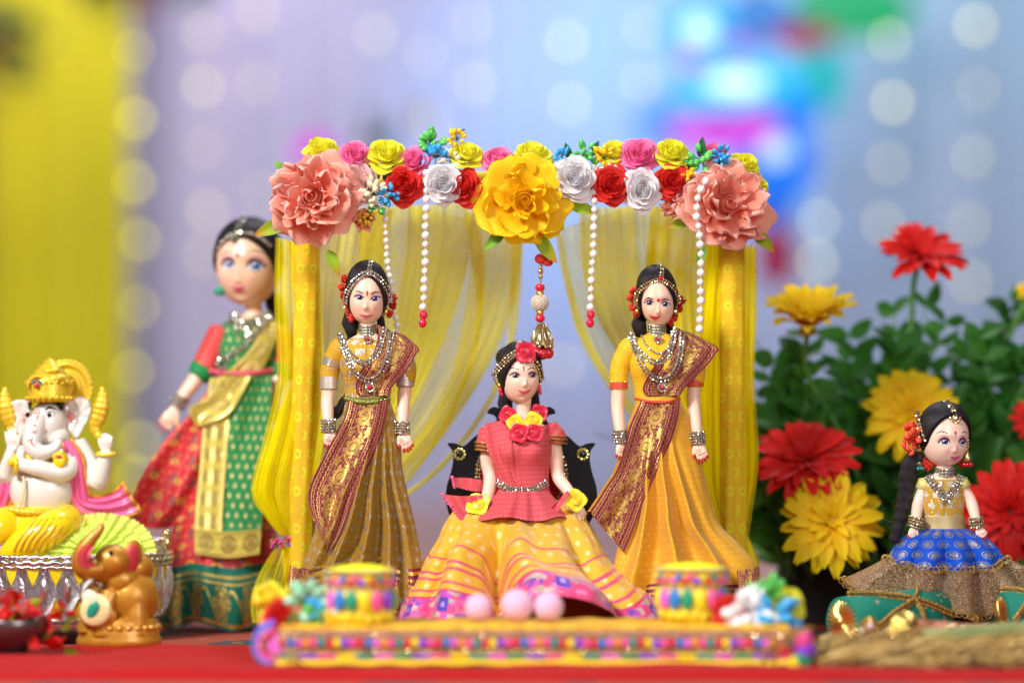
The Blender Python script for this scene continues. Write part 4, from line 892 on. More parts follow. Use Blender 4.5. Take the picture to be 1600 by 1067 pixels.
def hand(mb, tips, wrist, d, size, thumb=1, curl=.5, spread=.10, wf=.0, nails=True, mat2=None):
    """wrist point, d = (du, dv) direction of the hand in the picture, size = hand length px, thumb side +1 right / -1 left"""
    D = np.array([d[0], d[1], wf], float); D /= np.linalg.norm(D); S = np.array([-D[1], D[0], 0]); S = S/np.linalg.norm(S)*(-1 if True else 1)
    if S[0]*thumb < 0: S = -S               # S points to the thumb side
    Nn = np.cross(D, S); Nn = Nn if Nn[2] > 0 else -Nn
    Wp = np.array(wrist, float); k = size
    P = []
    for t, w_ in ((-.06, .17), (.10, .19), (.26, .24), (.42, .27), (.54, .25)): P.append((Wp+D*t*k, w_*k))
    q = np.array([p[0] for p in P]); r = np.array([p[1] for p in P])
    mb.tube(q, r, 14, True, sq=1.0 if False else .5, up=Nn)
    lens = (.44, .50, .46, .36); sw = (.19, .065, -.06, -.18)
    for i in range(4):
        b = Wp+D*k*.46+S*k*sw[i]; L = k*lens[i]; dd = D+S*sw[i]*spread*4; dd /= np.linalg.norm(dd); pts = [b-D*k*.08]; a = 0; p = b
        for seg in (.42, .32, .26):
            pts.append(p); p = p+(dd*math.cos(a)-Nn*math.sin(a))*L*seg; a += curl*(.9+.15*i)
        pts.append(p); rr = [k*.066, k*.066, k*.060, k*.054, k*.044]
        fp = cr([list(x)+[y] for x, y in zip(pts, rr)], 14); mb.tube(fp[:, :3], fp[:, 3], 9)
        if tips is not None: tips.tube(fp[8:, :3], fp[8:, 3]+k*.010, 9)
    b = Wp+D*k*.14+S*k*.15; pts = [b, b+(S*.55+D*.55)*k*.17, b+(S*.62+D*.95)*k*.30, b+(S*.55+D*1.2)*k*.38-Nn*k*.04]
    fp = cr([list(x)+[y] for x, y in zip(pts, [k*.10, k*.085, k*.066, k*.05])], 12); mb.tube(fp[:, :3], fp[:, 3], 9)
    if tips is not None: tips.tube(fp[8:, :3], fp[8:, 3]+k*.012, 9)
    return D, S, Nn, Wp
def dots_decal(H, parent, fr, pts, r=1.0, name='henna_pattern'):
    mb = MB()
    for u, v in pts:
        if H.z(u, v) is not None: blob_decal(mb, H, u, v, r, r, .35, 0, 0, n=8, rings=1)
    if mb.n: mb.build(name, HENNA, parent, fr, kind='stuff')
class BH:
    def __init__(s, mb): s.t = mb.bvh()
    z = Head.z
def skirt(mb, rows, nu=220, nv=90, folds=None, a0=-PI*.98, a1=PI*.98, uvmode='px', m=0, vshift=None, tilt=None):
    """rows (v, xl, xr, w centre, w radius); folds(th, t) -> radial px; vshift(th, t) -> px"""
    r = np.array(rows, float); k = np.linspace(0, 1, nv); src = (r[:, 0]-r[0, 0])/(r[-1, 0]-r[0, 0])
    R = cr([list(x) for x in rows], 400); ks = (R[:, 0]-R[0, 0])/(R[-1, 0]-R[0, 0]); C = np.stack([np.interp(k, ks, R[:, j]) for j in range(5)], 1)
    th = np.linspace(a0, a1, nu)[None]; t = k[:, None]; f = folds(th, t) if folds else 0*th
    uc = (C[:, 1:2]+C[:, 2:3])/2; ur = (C[:, 2:3]-C[:, 1:2])/2
    U = uc+(ur+f*.30)*np.sin(th); Wd = C[:, 3:4]+(C[:, 4:5]+f)*np.cos(th); Vv = C[:, 0:1]+(vshift(th, t) if vshift is not None else 0)+0*th
    P = np.stack(np.broadcast_arrays(U, Vv, Wd), -1); avg = float(ur.mean())
    uv = np.stack(np.broadcast_arrays(th*avg, (t if uvmode == '01' else C[:, 0:1])+0*th), -1)
    mb.grid(P, uv, False, m); return P
def ribbon(mb, Lp, Rp, hug, nu=26, nv=90, lift=1.4, wmin=None, m=0, fold=None, uv01=True, sm=7):
    """cloth strip between two picture curves, resting on what lies behind it; wmin: [(t, w)] least depth"""
    a = cr([(x, y, 0) for x, y in Lp], nv); b = cr([(x, y, 0) for x, y in Rp], nv); t = np.linspace(0, 1, nu)[None]; v = np.linspace(0, 1, nv)[:, None]
    U = a[:, :1]*(1-t)+b[:, :1]*t; V = a[:, 1:2]*(1-t)+b[:, 1:2]*t; Wm = np.full(U.shape, -1e3)
    for i in range(nv):
        for j in range(nu): Wm[i, j] = hug(U[i, j], V[i, j], -1e3)
    base = np.interp(v[:, 0], *zip(*wmin))[:, None] if wmin else np.full((nv, 1), -1e2)
    Wm = np.maximum(Wm, base)
    for _ in range(sm):                 # smooth, but never sink into what is behind
        Q = np.pad(Wm, 1, 'edge'); S_ = (Q[:-2, 1:-1]+Q[2:, 1:-1]+Q[1:-1, :-2]+Q[1:-1, 2:]+2*Wm)/6; Wm = np.maximum(S_, Wm*.75+S_*.25)
    if fold is not None: Wm = Wm+fold(t, v)
    P = np.stack([U, V, Wm+lift], -1); L = np.r_[0, np.cumsum(np.linalg.norm(np.diff((a+b)/2, axis=0), axis=1))]
    uv = np.stack(np.broadcast_arrays(t if uv01 else t*float(np.abs(b-a).max()), L[:, None]), -1); mb.grid(P, uv, False, m); return P
def redflowers(parent, fr, pts, r=6, mat=FLOWR, name='hair_flower', n=22):
    mid = (min(p[0] for p in pts)+max(p[0] for p in pts))/2
    if max(p[0] for p in pts)-min(p[0] for p in pts) > 40 and pts[0][0] < 1e5:
        a = [p for p in pts if p[0] < mid]; b = [p for p in pts if p[0] >= mid]; redflowers(parent, fr, a, r, mat, name, n); return redflowers(parent, fr, b, r, mat, name, n)
    mb = MB()
    for (u, v, w) in pts:
        for i in range(n):
            d = RS.normal(0, 1, 3); d /= np.linalg.norm(d); mb.ball(np.array([u, v, w])+d*r*.6, np.array([.62, .46, .07])*r, 8, 5, R=rotm(*RS.uniform(0, 6, 3)))
    return mb.build(name, mat, parent, fr)
# ------------------------------------------------------------------ the two standing sari dolls
def standing(dx, V, label, who):
    A = who == 'A'; o = lambda x: x+dx
    FR = Frame(o(572), 975, DF); D = thing('sari_doll', tuple(FR.o), label, 'doll', 'fashion dolls in saris')
    # head
    if A: H = Head((o(572.5), 462.5, 2), 29.5, 33, 46.5, yaw=-.02, roll=0, ey=-.15, ny=-.46, my=-.74, ex=.43, jaw=.21)
    else: H = Head((o(573), 467, 2), 28, 33, 44.5, yaw=-.10, roll=.10, ey=-.24, ny=-.54, my=-.73, ex=.44, jaw=.25)
    h = H.mesh(MB()).build('head', SKIN, D, FR)
    if A:
        eye(h, H, o(562.3), 468.5, 7.2, 3.5, FR, IRISB, -1, .6, LIDP, 1.1, .20); eye(h, H, o(586.5), 470.3, 7.2, 3.5, FR, IRISB, 1, -.4, LIDP, 1.1, -.22)
        lips(h, H, o(573), 496.5, 24, 3.2, FR, LIPS, .9)
        for p, w in (([(556, 457.5), (561, 458.5), (568, 462)], [.6, 1.8, 1.4]), ([(580.5, 463), (587, 459.5), (594, 460.5)], [1.6, 2.0, .6])):
            mb = MB(); strip_decal(mb, H, [(o(x), y) for x, y in p], w, .4); mb.build('eyebrow', BROW, h, FR)
        mb = MB(); strip_decal(mb, H, [(o(574.5), 457.5), (o(574.5), 466)], [1.2, 3.0, 1.2], .4, n=8); mb.build('bindi', BIND, h, FR)
    else:
        eye(h, H, o(559), 476.5, 6.7, 3.8, FR, IRISB, -1, .3, LID, 1.0, .05); eye(h, H, o(583.5), 478.8, 7.2, 4.1, FR, IRISB, 1, .3, LID, 1.0, .05)
        lips(h, H, o(568), 499, 20, 3.8, FR, LIPR, 1.0, .08)
        for p, w in (([(551.5, 472), (557, 468.5), (565, 471.5)], [.6, 1.9, 1.3]), ([(577, 472.5), (584, 470.5), (592, 472.5)], [1.4, 2.0, .6])):
            mb = MB(); strip_decal(mb, H, [(o(x), y) for x, y in p], w, .4); mb.build('eyebrow', BROW, h, FR)
        mb = MB(); blob_decal(mb, H, o(573), 472.5, 2.4, 2.8, .4); mb.build('bindi', BIND, h, FR)
    # hair: cap, bun and side plait
    mb = MB(); H.hair(mb, lambda t: .56-1.05*min(1, abs(t)/1.25)**2.0 if abs(t) < 1.25 else max(-.75, -.49-(abs(t)-1.25)*.6), k=1.15, lift=.02, seed=1)
    p = [(o(552), 500, -22), (o(548), 520, -20), (o(552), 560, -24), (o(548), 605, -24), (o(535), 632, -18), (o(510), 660, -8)]
    if A: mb.tube(cr([list(q)+[r] for q, r in zip(p, (13, 10, 9, 8, 7, 3))], 60)[:, :3], 7.5+2*np.abs(np.sin(np.arange(60)*.45)), 12); mb.tube([(o(545), 488, -22), (o(542), 505, -16), (o(548), 522, -15)], [9, 11, 9], 12); mb.tube([(o(592), 495, -20), (o(594), 512, -14), (o(590), 526, -20)], [6, 7, 6], 10)
    else: mb.tube([(o(548), 492, -20), (o(545), 508, -14), (o(549), 524, -18)], [9, 12, 10], 12); mb.tube([(o(590), 495, -20), (o(594), 508, -16), (o(590), 522, -22)], [6, 7, 6], 10)
    mb.build('hair', HAIR, D, FR)
    HR = Hug().add(mb); HR.add(H.mb)
    fl_ = [(o(537), 436, -2), (o(533), 449, 0), (o(536), 463, 0), (o(540), 476, -2), (o(546), 488, -4), (o(548), 498, -2), (o(612), 466, -8), (o(612), 478, -8), (o(606), 492, -10)] if A else \
          [(o(537), 455, -2), (o(533), 468, 0), (o(535), 482, 0), (o(541), 491, 0), (o(612), 470, -8), (o(607), 482, -6), (o(599), 492, -2), (o(594), 503, 0), (o(600), 498, -4)]
    redflowers(D, FR, fl_, 7.5)
    # headband, parting chain and earrings of stones
    mb = MB(); G = GEM if A else GEMG
    if A:
        chain(mb, [(o(538), 476), (o(541), 462), (o(551), 446), (o(563), 435), (o(575), 430), (o(588), 434), (o(600), 446), (o(608), 462), (o(609), 474)], HR, 2.3, 2); chain(mb, [(o(579), 411), (o(578), 420), (o(577), 431)], HR, 2.0, 2)
        chain(mb, [(o(538), 474), (o(537), 484), (o(541), 492)], HR, 2.2, 1); chain(mb, [(o(605), 474), (o(602), 484), (o(599), 494)], HR, 2.2, 1)
    else:
        chain(mb, [(o(539), 480), (o(540), 464), (o(549), 452), (o(562), 444), (o(576), 441), (o(590), 447), (o(602), 458), (o(607), 474)], HR, 2.0, 2); chain(mb, [(o(580), 417), (o(579), 430), (o(577), 441)], HR, 2.0, 2)
        gem(mb, (o(576.5), 439, HR(o(576.5), 439, 0)+2.5), 3.6, m=2); chain(mb, [(o(541), 478), (o(544), 488), (o(545), 494)], HR, 2.0, 1); chain(mb, [(o(607), 468), (o(604), 478), (o(600), 488)], HR, 2.2, 1)
    mb.build('hair_jewellery', [G, SETT, RUBY], D, FR, smooth=False)
    for x, y in ((541, 486), (602, 487)): MB().lathe([(0, y-5), (3.4, y-2), (4.2, y+3), (3, y+5), (0, y+6)], 14, (o(x), 0, HR(o(x), y, 0)+3)).build('earring', GOLDM, D, FR)
    # body in one piece: torso, neck, arms, hands
    mb = MB(); nail = MB()
    ell_loft(mb, [(o(573), 500, 0, 12, 12), (o(573), 520, 0, 12, 12), (o(574), 531, -1, 30, 15), (o(575), 543, -2, 46, 19), (o(575), 560, -2, 44, 25), (o(575), 580, 0, 42, 27), (o(574), 604, -2, 35, 22), (o(573), 625, -2, 32, 20), (o(574), 650, -2, 38, 25), (o(575), 690, -2, 44, 28)], bust=(o(575), 18, 572, 7, 15))
    if A: lw, le, rw, re = (o(514), 673, 16), (o(511), 622, -4), (o(628), 676, 16), (o(630), 622, -6)
    else: lw, le, rw, re = (o(516), 690, 16), (o(511), 628, -4), (o(635), 692, 16), (o(630), 625, -6)
    limb(mb, [(o(531), 546, -3), (o(517), 580, -6), le, ((le[0]+lw[0])/2-1, (le[1]+lw[1])/2, 5), lw], [15, 12, 10.5, 9.5, 7.5]); limb(mb, [(o(619), 546, -3), (o(632), 580, -8), re, ((re[0]+rw[0])/2, (re[1]+rw[1])/2, 5), rw], [15, 12, 10.5, 9.5, 7.5])
    if A: hand(mb, nail, lw, (.05, 1), 33, 1, .35, .16, .25); hand(mb, nail, rw, (.42, 1), 36, -1, .45, .12, .25)
    else: hand(mb, nail, lw, (-.05, 1), 33, 1, .35, .14, .25); hand(mb, nail, rw, (.30, 1), 36, -1, .45, .12, .25)
    limb(mb, [(o(556), 680, 0), (o(558), 800, 0), (o(558), 960, 0)], [22, 16, 10]); limb(mb, [(o(592), 680, 0), (o(588), 800, 0), (o(588), 960, 0)], [22, 16, 10])
    body = mb; mb.build('body', SKIN, D, FR, remesh=.85*FR.s); nail.build('henna_red_fingertips', HENNA, D, FR, kind='stuff')
    B = BH(body); hp = []
    for wx, wy in (lw[:2], rw[:2]): hp += [(wx+3*math.cos(a), wy+13+3*math.sin(a)) for a in np.linspace(0, 6.28, 8)[:-1]]+[(wx, wy+13), (wx+2, wy+20)]
    dots_decal(B, D, FR, hp, .9)
    # blouse
    mb = MB(); ell_loft(mb, [(o(573), 523 if not A else 528, -1, 17, 13), (o(574), 532, -1, 33, 17.5), (o(575), 543, -2, 49, 22), (o(575), 560, -2, 47, 29), (o(575), 580, 0, 45, 31), (o(574), 604, -2, 38, 25), (o(573), 626, -2, 35, 23)], 72, bust=(o(575), 18, 571, 8, 16))
    for (x0, x1, x2), yy in (((530, 515, 513), 609), ((620, 634, 632), 604)):
        mb.ball((o(x0+(1 if x0 < 575 else -1)), 545, -3), (18, 17, 18), 20, 14); limb(mb, [(o(x0), 546, -3), (o(x1), 575, -6), (o(x2), yy, -5)], [18, 15.5, 13.5], 20)
    bl = mb; mb.build('blouse', BLA if A else BLB, D, FR)
    for x, y in ((513, 604), (632, 600)): MB().tube([(o(x), y-(14 if A else 5), -5.5), (o(x), y+5, -5)], 14.3, 22, False, m=0).build('sleeve_band', [M('silver_zari', (.66, .58, .48), .4, .6, bump=.5, bs=1200) if A else M('vermilion_band', (.70, .07, .03), .5)], D, FR)
    if not A:
        mb = MB()
        for k in range(5): mb.ball((o(503+k*5), 598, 7.5-abs(k-2)), (2, 2, 1.2), 8, 6)
        mb.build('gold_bead', GOLDM, D, FR, kind='stuff')
    HG = Hug().add(body).add(bl)
    # skirt
    rs = np.random.RandomState(5 if A else 9)
    if A:
        rows = [(622, 541, 606, 0, 26), (650, 534, 616, 0, 31), (690, 529, 625, 0, 33), (730, 520, 628, 2, 34), (770, 505, 636, 4, 37), (815, 497, 647, 8, 41), (860, 482, 656, 12, 46), (895, 470, 661, 16, 52), (925, 466, 659, 18, 56), (968, 470, 655, 18, 56)]
        def folds(th, t):
            q = (th-.42+.55*t)/(.085+.20*t); m = np.exp(-(q/4.4)**4); amp = np.clip((t-.10)/.45, 0, 1)
            pl = (1-np.abs(np.sin(q*PI/2*1.02))**1.3)
            return amp*m*(38*pl-14)*(.5+.8*t)+2.2*np.sin(th*5+t*9)*t+7*t**2*np.sin(th*4.2+1+t*3)+1.2*np.sin(th*19+t*7)*amp
        vs = lambda th, t: t**3*(-20*np.exp(-((th-.55)/.35)**2)-6*np.cos(th*5))
        mat, hem = SKA, HEM
    else:
        rows = [(622, o(541), o(606), 0, 26), (655, o(532), o(622), 0, 32), (700, o(520), o(632), 0, 34), (740, o(515), o(645), 2, 36), (780, o(520), o(655), 4, 38), (820, o(518), o(668), 8, 42), (855, o(510), o(700), 12, 46), (885, o(503), o(722), 16, 52), (925, o(500), o(726), 18, 56), (968, o(500), o(722), 18, 56)]
        rows = [(r[0], r[1]-0, r[2], r[3], r[4]) for r in rows]
        def folds(th, t):
            q = (th-.08+.30*t)/(.10+.27*t); m = np.exp(-(q/3.2)**4); amp = np.clip((t-.12)/.45, 0, 1); pl = (1-np.abs(np.sin(q*PI/2))**1.3)
            return amp*m*(42*pl-16)*(.5+.8*t)+8*t**2*np.sin(th*2.2+3)+1.5*np.sin(th*5+t*8)*t+7*t**2*np.sin(th*3.4+.4+t*2.5)+.6*np.sin(th*17+t*9)*amp
        vs = lambda th, t: t**3*(-6*np.cos(th*4))
        mat, hem = SKB, HEM
    if A: rows = [(r[0], o(r[1]), o(r[2]), r[3], r[4]) for r in rows]
    mb = MB(); P = skirt(mb, rows, 300, 110, folds, vshift=vs); sk = mb; mb.build('sari_skirt', mat, D, FR); HG.add(sk)
    # hem band just outside the skirt
    kk = 84 if A else 90; Q = P[kk:].copy(); cen = Q.mean(axis=1, keepdims=True); dirs = (Q-cen)*np.array([1, 0, 1]); Q = Q+dirs/np.linalg.norm(dirs, axis=-1, keepdims=True)*1.1
    L = np.r_[0, np.cumsum(np.linalg.norm(np.diff(Q[len(Q)//2], axis=0), axis=1))][None]; uv = np.stack(np.broadcast_arrays(L, np.linspace(0, 1, len(Q))[:, None]), -1)
    MB().grid(Q, uv).build('hem_border', hem, D, FR)
    # bunched loose cloth at the hem
    if A:
        ribbon(mb := MB(), [(o(459), 880), (o(457), 905), (o(456), 940)], [(o(497), 893), (o(496), 915), (o(494), 945)], Hug(), 20, 20, wmin=[(0, 62), (1, 66)], fold=lambda t, v: 3*np.sin(t*5)); mb.build('sari_end', HEM if False else PALLU, D, FR)
        mb = MB(); P2 = []
        ribbon(mb, [(o(560), 852), (o(540), 872), (o(495), 884), (o(460), 896)], [(o(600), 870), (o(560), 892), (o(520), 905), (o(470), 915)], HG, 20, 60, lift=2, wmin=[(0, 40), (1, 60)], fold=lambda t, v: 6*np.abs(np.sin(t*7+v*2)), uv01=False); mb.build('loose_fold', SKA, D, FR)
    else:
        ribbon(mb := MB(), [(o(690), 888), (o(692), 915), (o(692), 960)], [(o(724), 882), (o(724), 910), (o(722), 958)], Hug(), 16, 30, wmin=[(0, 64), (1, 68)], fold=lambda t, v: 2*np.sin(t*4)); mb.build('sari_end', PALLU, D, FR)
    # pallu: over the shoulder, across the chest, then the long tail hanging down
    wig = lambda t, v: 1.8*np.sin(t*8+v*7)+1.3*np.sin(t*17+v*3)*v
    if A:
        UL = [(560, 620), (556, 608), (562, 588), (575, 566), (586, 548), (590, 525), (588, 508)]; UR = [(607, 620), (612, 608), (628, 590), (641, 572), (650, 556), (654, 546), (632, 526)]
        ML = [(590, 508), (584, 500), (580, 502)]
        TL = [(545, 628), (540, 650), (529, 675), (514, 702), (498, 735), (487, 760), (485, 785), (494, 812), (511, 850)]; TR = [(607, 628), (603, 655), (594, 690), (581, 722), (568, 752), (556, 780), (544, 810), (532, 838), (516, 862)]
    else:
        UL = [(553, 620), (549, 608), (558, 588), (575, 562), (588, 545), (596, 530), (598, 512)]; UR = [(607, 620), (615, 608), (634, 588), (652, 570), (662, 556), (666, 545), (630, 524)]
        TL = [(546, 628), (538, 645), (528, 668), (520, 700), (508, 735), (492, 760), (478, 782), (467, 798), (470, 805)]; TR = [(607, 628), (603, 655), (592, 690), (578, 720), (564, 752), (550, 780), (540, 808), (530, 836), (518, 862)]
    mp = lambda L: [(o(x), y) for x, y in L]
    mb = MB(); ribbon(mb, mp(UL), mp(UR), HG, 34, 70, lift=2.2, wmin=[(0, 20), (.5, 22), (1, 6)], fold=wig); HG.add(mb); mb.build('pallu_over_shoulder', PALLU, D, FR)
    mb = MB(); ribbon(mb, mp(TL), mp(TR), HG, 34, 110, lift=2.2, wmin=[(0, 20), (.4, 30), (1, 34)], fold=wig, sm=14); HG.add(mb); mb.build('pallu_tail', PALLU, D, FR)
    ribbon(mb := MB(), [(o(x-4), y+2) for x, y in TL[1:8]], [(o(x+14), y) for x, y in TL[1:8]], Hug(), 8, 60, wmin=[(0, 4), (1, 6)]); mb.build('pallu_fold_behind', SKA if A else SKB, D, FR)
    # waist belt
    mb = MB(); bm_ = [(o(538), 623), (o(556), 628), (o(575), 630), (o(592), 628), (o(608), 624)]
    if A:
        p = cr([(x, y, HG(x, y, 18)+1.5) for x, y in cr([(a, b, 0) for a, b in bm_], 12)[:, :2]], 40); mb.tube(p, 4.2, 8, sq=.35); 
        for q in p[::3]: gem(mb, (q[0], q[1], q[2]+1.5), 1.9, m=1)
        mb.build('waist_belt', [M('green_beaded_belt', (.20, .26, .04), .35, .5, bump=1, bs=900), GEMG], D, FR)
    else:
        p = cr([(x, y+1, HG(x, y, 18)+1.5) for x, y in bm_], 40); mb.tube(p, 2.2, 8)
        for q in p[::2]: mb.ball((q[0], q[1], q[2]+1), 2.2, 7, 5)
        mb.build('waist_belt', M('vermilion_band', (.70, .07, .03), .5), D, FR)
    # choker, necklaces, pendants, bangles
    mb = MB(); n0 = np.linspace(-1, 1, 2)
    for k in range(4): 
        y = 510+k*4.4; mbp = [(o(573)+13.0*math.sin(a), y+2.2*math.cos(a), 13.6*math.cos(a)) for a in np.linspace(-1.9, 1.9, 13)]
        for q in mbp: gem(mb, q, 2.2, (q[0]-o(573), 0, q[2]))
        mb.tube(mbp, 1.8, 6, m=1)
    pendant(mb, o(575 if A else 573), 532, HG(o(573), 532, 14)+4, 5.6)
    mb.build('choker', [GEM, SETT, RUBY], D, FR, smooth=False)
    mb = MB()
    N1 = [(529, 524), (535, 538), (546, 554), (560, 566), (574, 569), (586, 560), (594, 545), (598, 528), (601, 515)]
    N2 = [(533, 524), (537, 545), (545, 566), (556, 585), (574, 596), (592, 590), (603, 572), (609, 548), (612, 520)]
    chain(mb, mp(N1), HG, 2.45, 2, lift=1.2); chain(mb, mp(N2), HG, 2.45, 2, lift=1.2)
    if not A: chain(mb, mp([(548, 526), (554, 540), (564, 551), (574, 555), (585, 549), (592, 536), (595, 520)]), HG, 1.8, 1, lift=1.2)
    pendant(mb, o(579), 607, HG(o(579), 607, 26)+3, 6.8); mb.build('long_necklace', [GEM, SETT, RUBY], D, FR, smooth=False)
    for w_, e_ in ((lw, le), (rw, re)):
        ax = np.array(w_, float)-np.array(e_, float); ax /= np.linalg.norm(ax); c = np.array(w_)-ax*7; mb = MB(); bangles(mb, c, 10.6, 1, 5, 4.3, ax[:2], 2.0); mb.build('bangle', [GEM, SETT], D, FR, smooth=False)
    return D
standing(0, 0, 'standing fashion doll in mustard blouse and maroon gold sari, left of the seated doll', 'A')
standing(455, 0, 'standing fashion doll in plain yellow blouse and orange yellow sari, right of the seated doll', 'B')
# ------------------------------------------------------------------ chair and seated doll
FS = Frame(815, 975, 2.17)
ch = thing('doll_chair', tuple(Pw(815, 975, 2.20)), 'black cut-out toy chair with curled finials behind the seated doll', 'chair')
half = [(815, 640), (800, 641), (790, 647), (783, 641), (773, 636), (764, 640), (761, 647), (770, 649), (776, 656), (770, 664), (757, 672), (740, 684), (724, 698), (712, 694), (698, 694), (706, 706), (707, 722), (703, 742), (697, 762), (696, 784), (701, 806), (712, 828), (715, 850)]
out = half+[(1630-x, y) for x, y in half[::-1][:-1]]
def extrude(mb, poly, w0, w1, m=0, bev=1.2):
    p = np.array(poly, float); n = len(p); nx = np.roll(p, -1, 0)-np.roll(p, 1, 0); nr = np.stack([nx[:, 1], -nx[:, 0]], 1); nr /= np.linalg.norm(nr, axis=1)[:, None]+1e-9
    ar = .5*np.sum(p[:, 0]*np.roll(p[:, 1], -1)-np.roll(p[:, 0], -1)*p[:, 1]); nr *= 1 if ar > 0 else -1
    L = [(p-nr*bev, w0), (p, w0+bev), (p, w1-bev), (p-nr*bev, w1)]
    R = np.array([np.column_stack([q, np.full(n, w)]) for q, w in L]); b = mb.n; mb.grid(R, None, True, m)
    import mathutils
    tri = mathutils.geometry.tessellate_polygon([[Vector((x, y, 0)) for x, y in p]])
    mb.T.append(np.array([t for t in tri])+b); mb.TM.append(np.full(len(tri), m)); mb.T.append(np.array([t[::-1] for t in tri])+b+3*n); mb.TM.append(np.full(len(tri), m))
    return mb
sm = cr([(x, y, 0) for x, y in out], 220, True)[:, :2]
extrude(MB(), sm, -44, -36).build('backrest', BLACKA, ch, FS, smooth=False)
mb = MB(); th = np.linspace(0, 2*PI, 48, endpoint=False); mb.add([(815, 745, -33)]+[(815+64*math.sin(a), 745+66*math.cos(a), -33-1.5) for a in th], T=[(0, 1+i, 1+(i+1) % 48) for i in range(48)]); mb.build('back_cushion', M('red_velvet', (.60, .012, .015), .7, sheen=.5), ch, FS)
mb = MB()
for R_, g in ((66, 3.0), (71, 3.0)):
    for i in range(70): a = i*2*PI/70; gem(mb, (815+R_*math.sin(a), 745+(R_+2)*math.cos(a), -33), g)
mb.build('gold_stone_trim', [GEMG], ch, FS, smooth=False)
for x in (717.5, 911.5):
    mb = MB()
    for i in range(10): a = i*2*PI/10; gem(mb, (x+8*math.cos(a), 711+8*math.sin(a), -34), 2.7)
    mb.ball((x, 711, -35), (5, 5, 2), 10, 6, m=1); mb.build('rosette', [M('greenish_gold_stone', (.80, .78, .28), .15, .8), BLACKA], ch, FS, smooth=False)
extrude(MB(), [(715, 850), (915, 850), (915, 864), (715, 864)], -44, 70).build('seat', BLACKA, ch, FS, smooth=False)
for x in (728, 902):
    for w in (-38, 14): MB().tube([(x, 862, w), (x, 974, w)], 6, 12).build('leg', BLACKA, ch, FS)
D = thing('sari_doll', tuple(FS.o), 'seated fashion doll in coral pink top and spreading yellow skirt on the black chair', 'doll', 'fashion dolls in saris')
H = Head((812, 587, 0), 30.5, 34, 45, yaw=.26, roll=-.0, ey=-.10, ny=-.36, my=-.63, ex=.42, jaw=.24)
h = H.mesh(MB()).build('head', SKIN2, D, FS)
eye(h, H, 805, 589.5, 7.8, 3.9, FS, IRISG, -1, .6, LIDP, 1.0, .04); eye(h, H, 832, 588.5, 7.0, 3.9, FS, IRISG, 1, .6, LIDP, 1.0, -.04); lips(h, H, 819.5, 614.5, 23, 3.8, FS, LIPS, 1.0, -.05)
for p, w in (([(792, 583), (800, 577.2), (811, 579.5)], [.6, 1.5, 1.2]), ([(823.5, 580.5), (831, 576.8), (838, 580)], [1.2, 1.5, .6])):
    mb = MB(); strip_decal(mb, H, p, w, .4); mb.build('eyebrow', BROW, h, FS)
mb = MB(); strip_decal(mb, H, [(818, 573.5), (818.3, 582)], [1.2, 3.0, 1.0], .4, n=8); mb.build('bindi', BIND, h, FS)
mb = MB(); H.hair(mb, lambda t: .60-1.0*min(1, abs(t)/1.2)**2 if abs(t) < 1.2 else max(-.7, -.40-(abs(t)-1.2)*.7), k=1.15, lift=.03, seed=2)
mb.ball((800, 560, -16), (26, 20, 26), 24, 14); mb.tube([(792, 606, -24), (789, 632, -26), (794, 655, -30)], [10, 12, 8], 12); mb.tube([(834, 612, -26), (835, 632, -28), (832, 650, -30)], [8, 9, 7], 12)
mb.build('hair', HAIR, D, FS); HR = Hug().add(mb).add(H.mb)
mb = MB(); chain(mb, [(772, 588), (776, 580), (786, 570), (798, 559), (808, 553)], HR, 2.1, 3, gap=3.6); chain(mb, [(834, 566), (840, 572), (845, 582), (847, 594)], HR, 2.0, 2); chain(mb, [(771, 590), (774, 598), (778, 604)], HR, 1.8, 1); chain(mb, [(846, 594), (845, 602)], HR, 1.8, 1)
mb.ball((811, 537, HR(811, 537, 20)), (7, 3, 4), 10, 6, m=1); mb.build('hair_jewellery', [GEMG, SETT], D, FS, smooth=False)
for x, y in ((781, 608), (841.5, 606)):
    w = HR(x, y, 0)+3; mb = MB(); mb.ball((x, y-5, w), 3.6, 10, 7).ball((x+1, y+3, w), (3.4, 6, 3.4), 12, 8, m=1).ball((x+3, y+9, w), (2.4, 3.6, 2.4), 10, 7, m=1); mb.build('earring', [GOLDM, REDB], D, FS)
def ribbonrose(parent, fr, u, v, w, r, mat, yaw=0, pitch=.1, seed=0, label=None):
    """folded satin ribbon rose: spiral heart inside three pointed leaves of ribbon"""
    rs = random.Random(seed); k = 'rib'+mat.name
    if k not in RM: RM[k] = (heart_mesh(MB(), 3.4, .60, .42).mesh('ribbon_rose', mat), petal_mesh(MB(), 1.0, .12, .26, 1.25, .10, 11, 8, point=.16, seed=3, ruff=.06, zb=.0).mesh('ribbon_fold', mat))
    a, b = RM[k]; B = at(fr, u, v, w) @ face(yaw, pitch) @ Matrix.Scale(r, 4); h = inst('ribbon_rose', a, parent, B, label); ph = rs.uniform(0, 6)
    for i in range(4):
        o = bpy.data.objects.new('ribbon_fold', b); COL.objects.link(o); o.parent = h; o.matrix_basis = Matrix.Rotation(ph+i*PI/2, 4, 'Z') @ Matrix.Rotation(rs.uniform(-.1, .1), 4, 'X')
ribbonrose(D, FS, 821, 553, 32, 17, REDS, .1, .0, 1)
mb = MB(); nail = MB()
ell_loft(mb, [(818, 618, -2, 13, 12), (818, 645, -4, 12.5, 12), (817, 660, -4, 26, 14), (815, 674, -5, 46, 18), (815, 690, -4, 47, 24), (815, 712, -2, 44, 26), (816, 740, -4, 39, 23), (818, 765, -4, 38, 24), (818, 800, 0, 52, 34)], bust=(816, 20, 706, 7, 16))
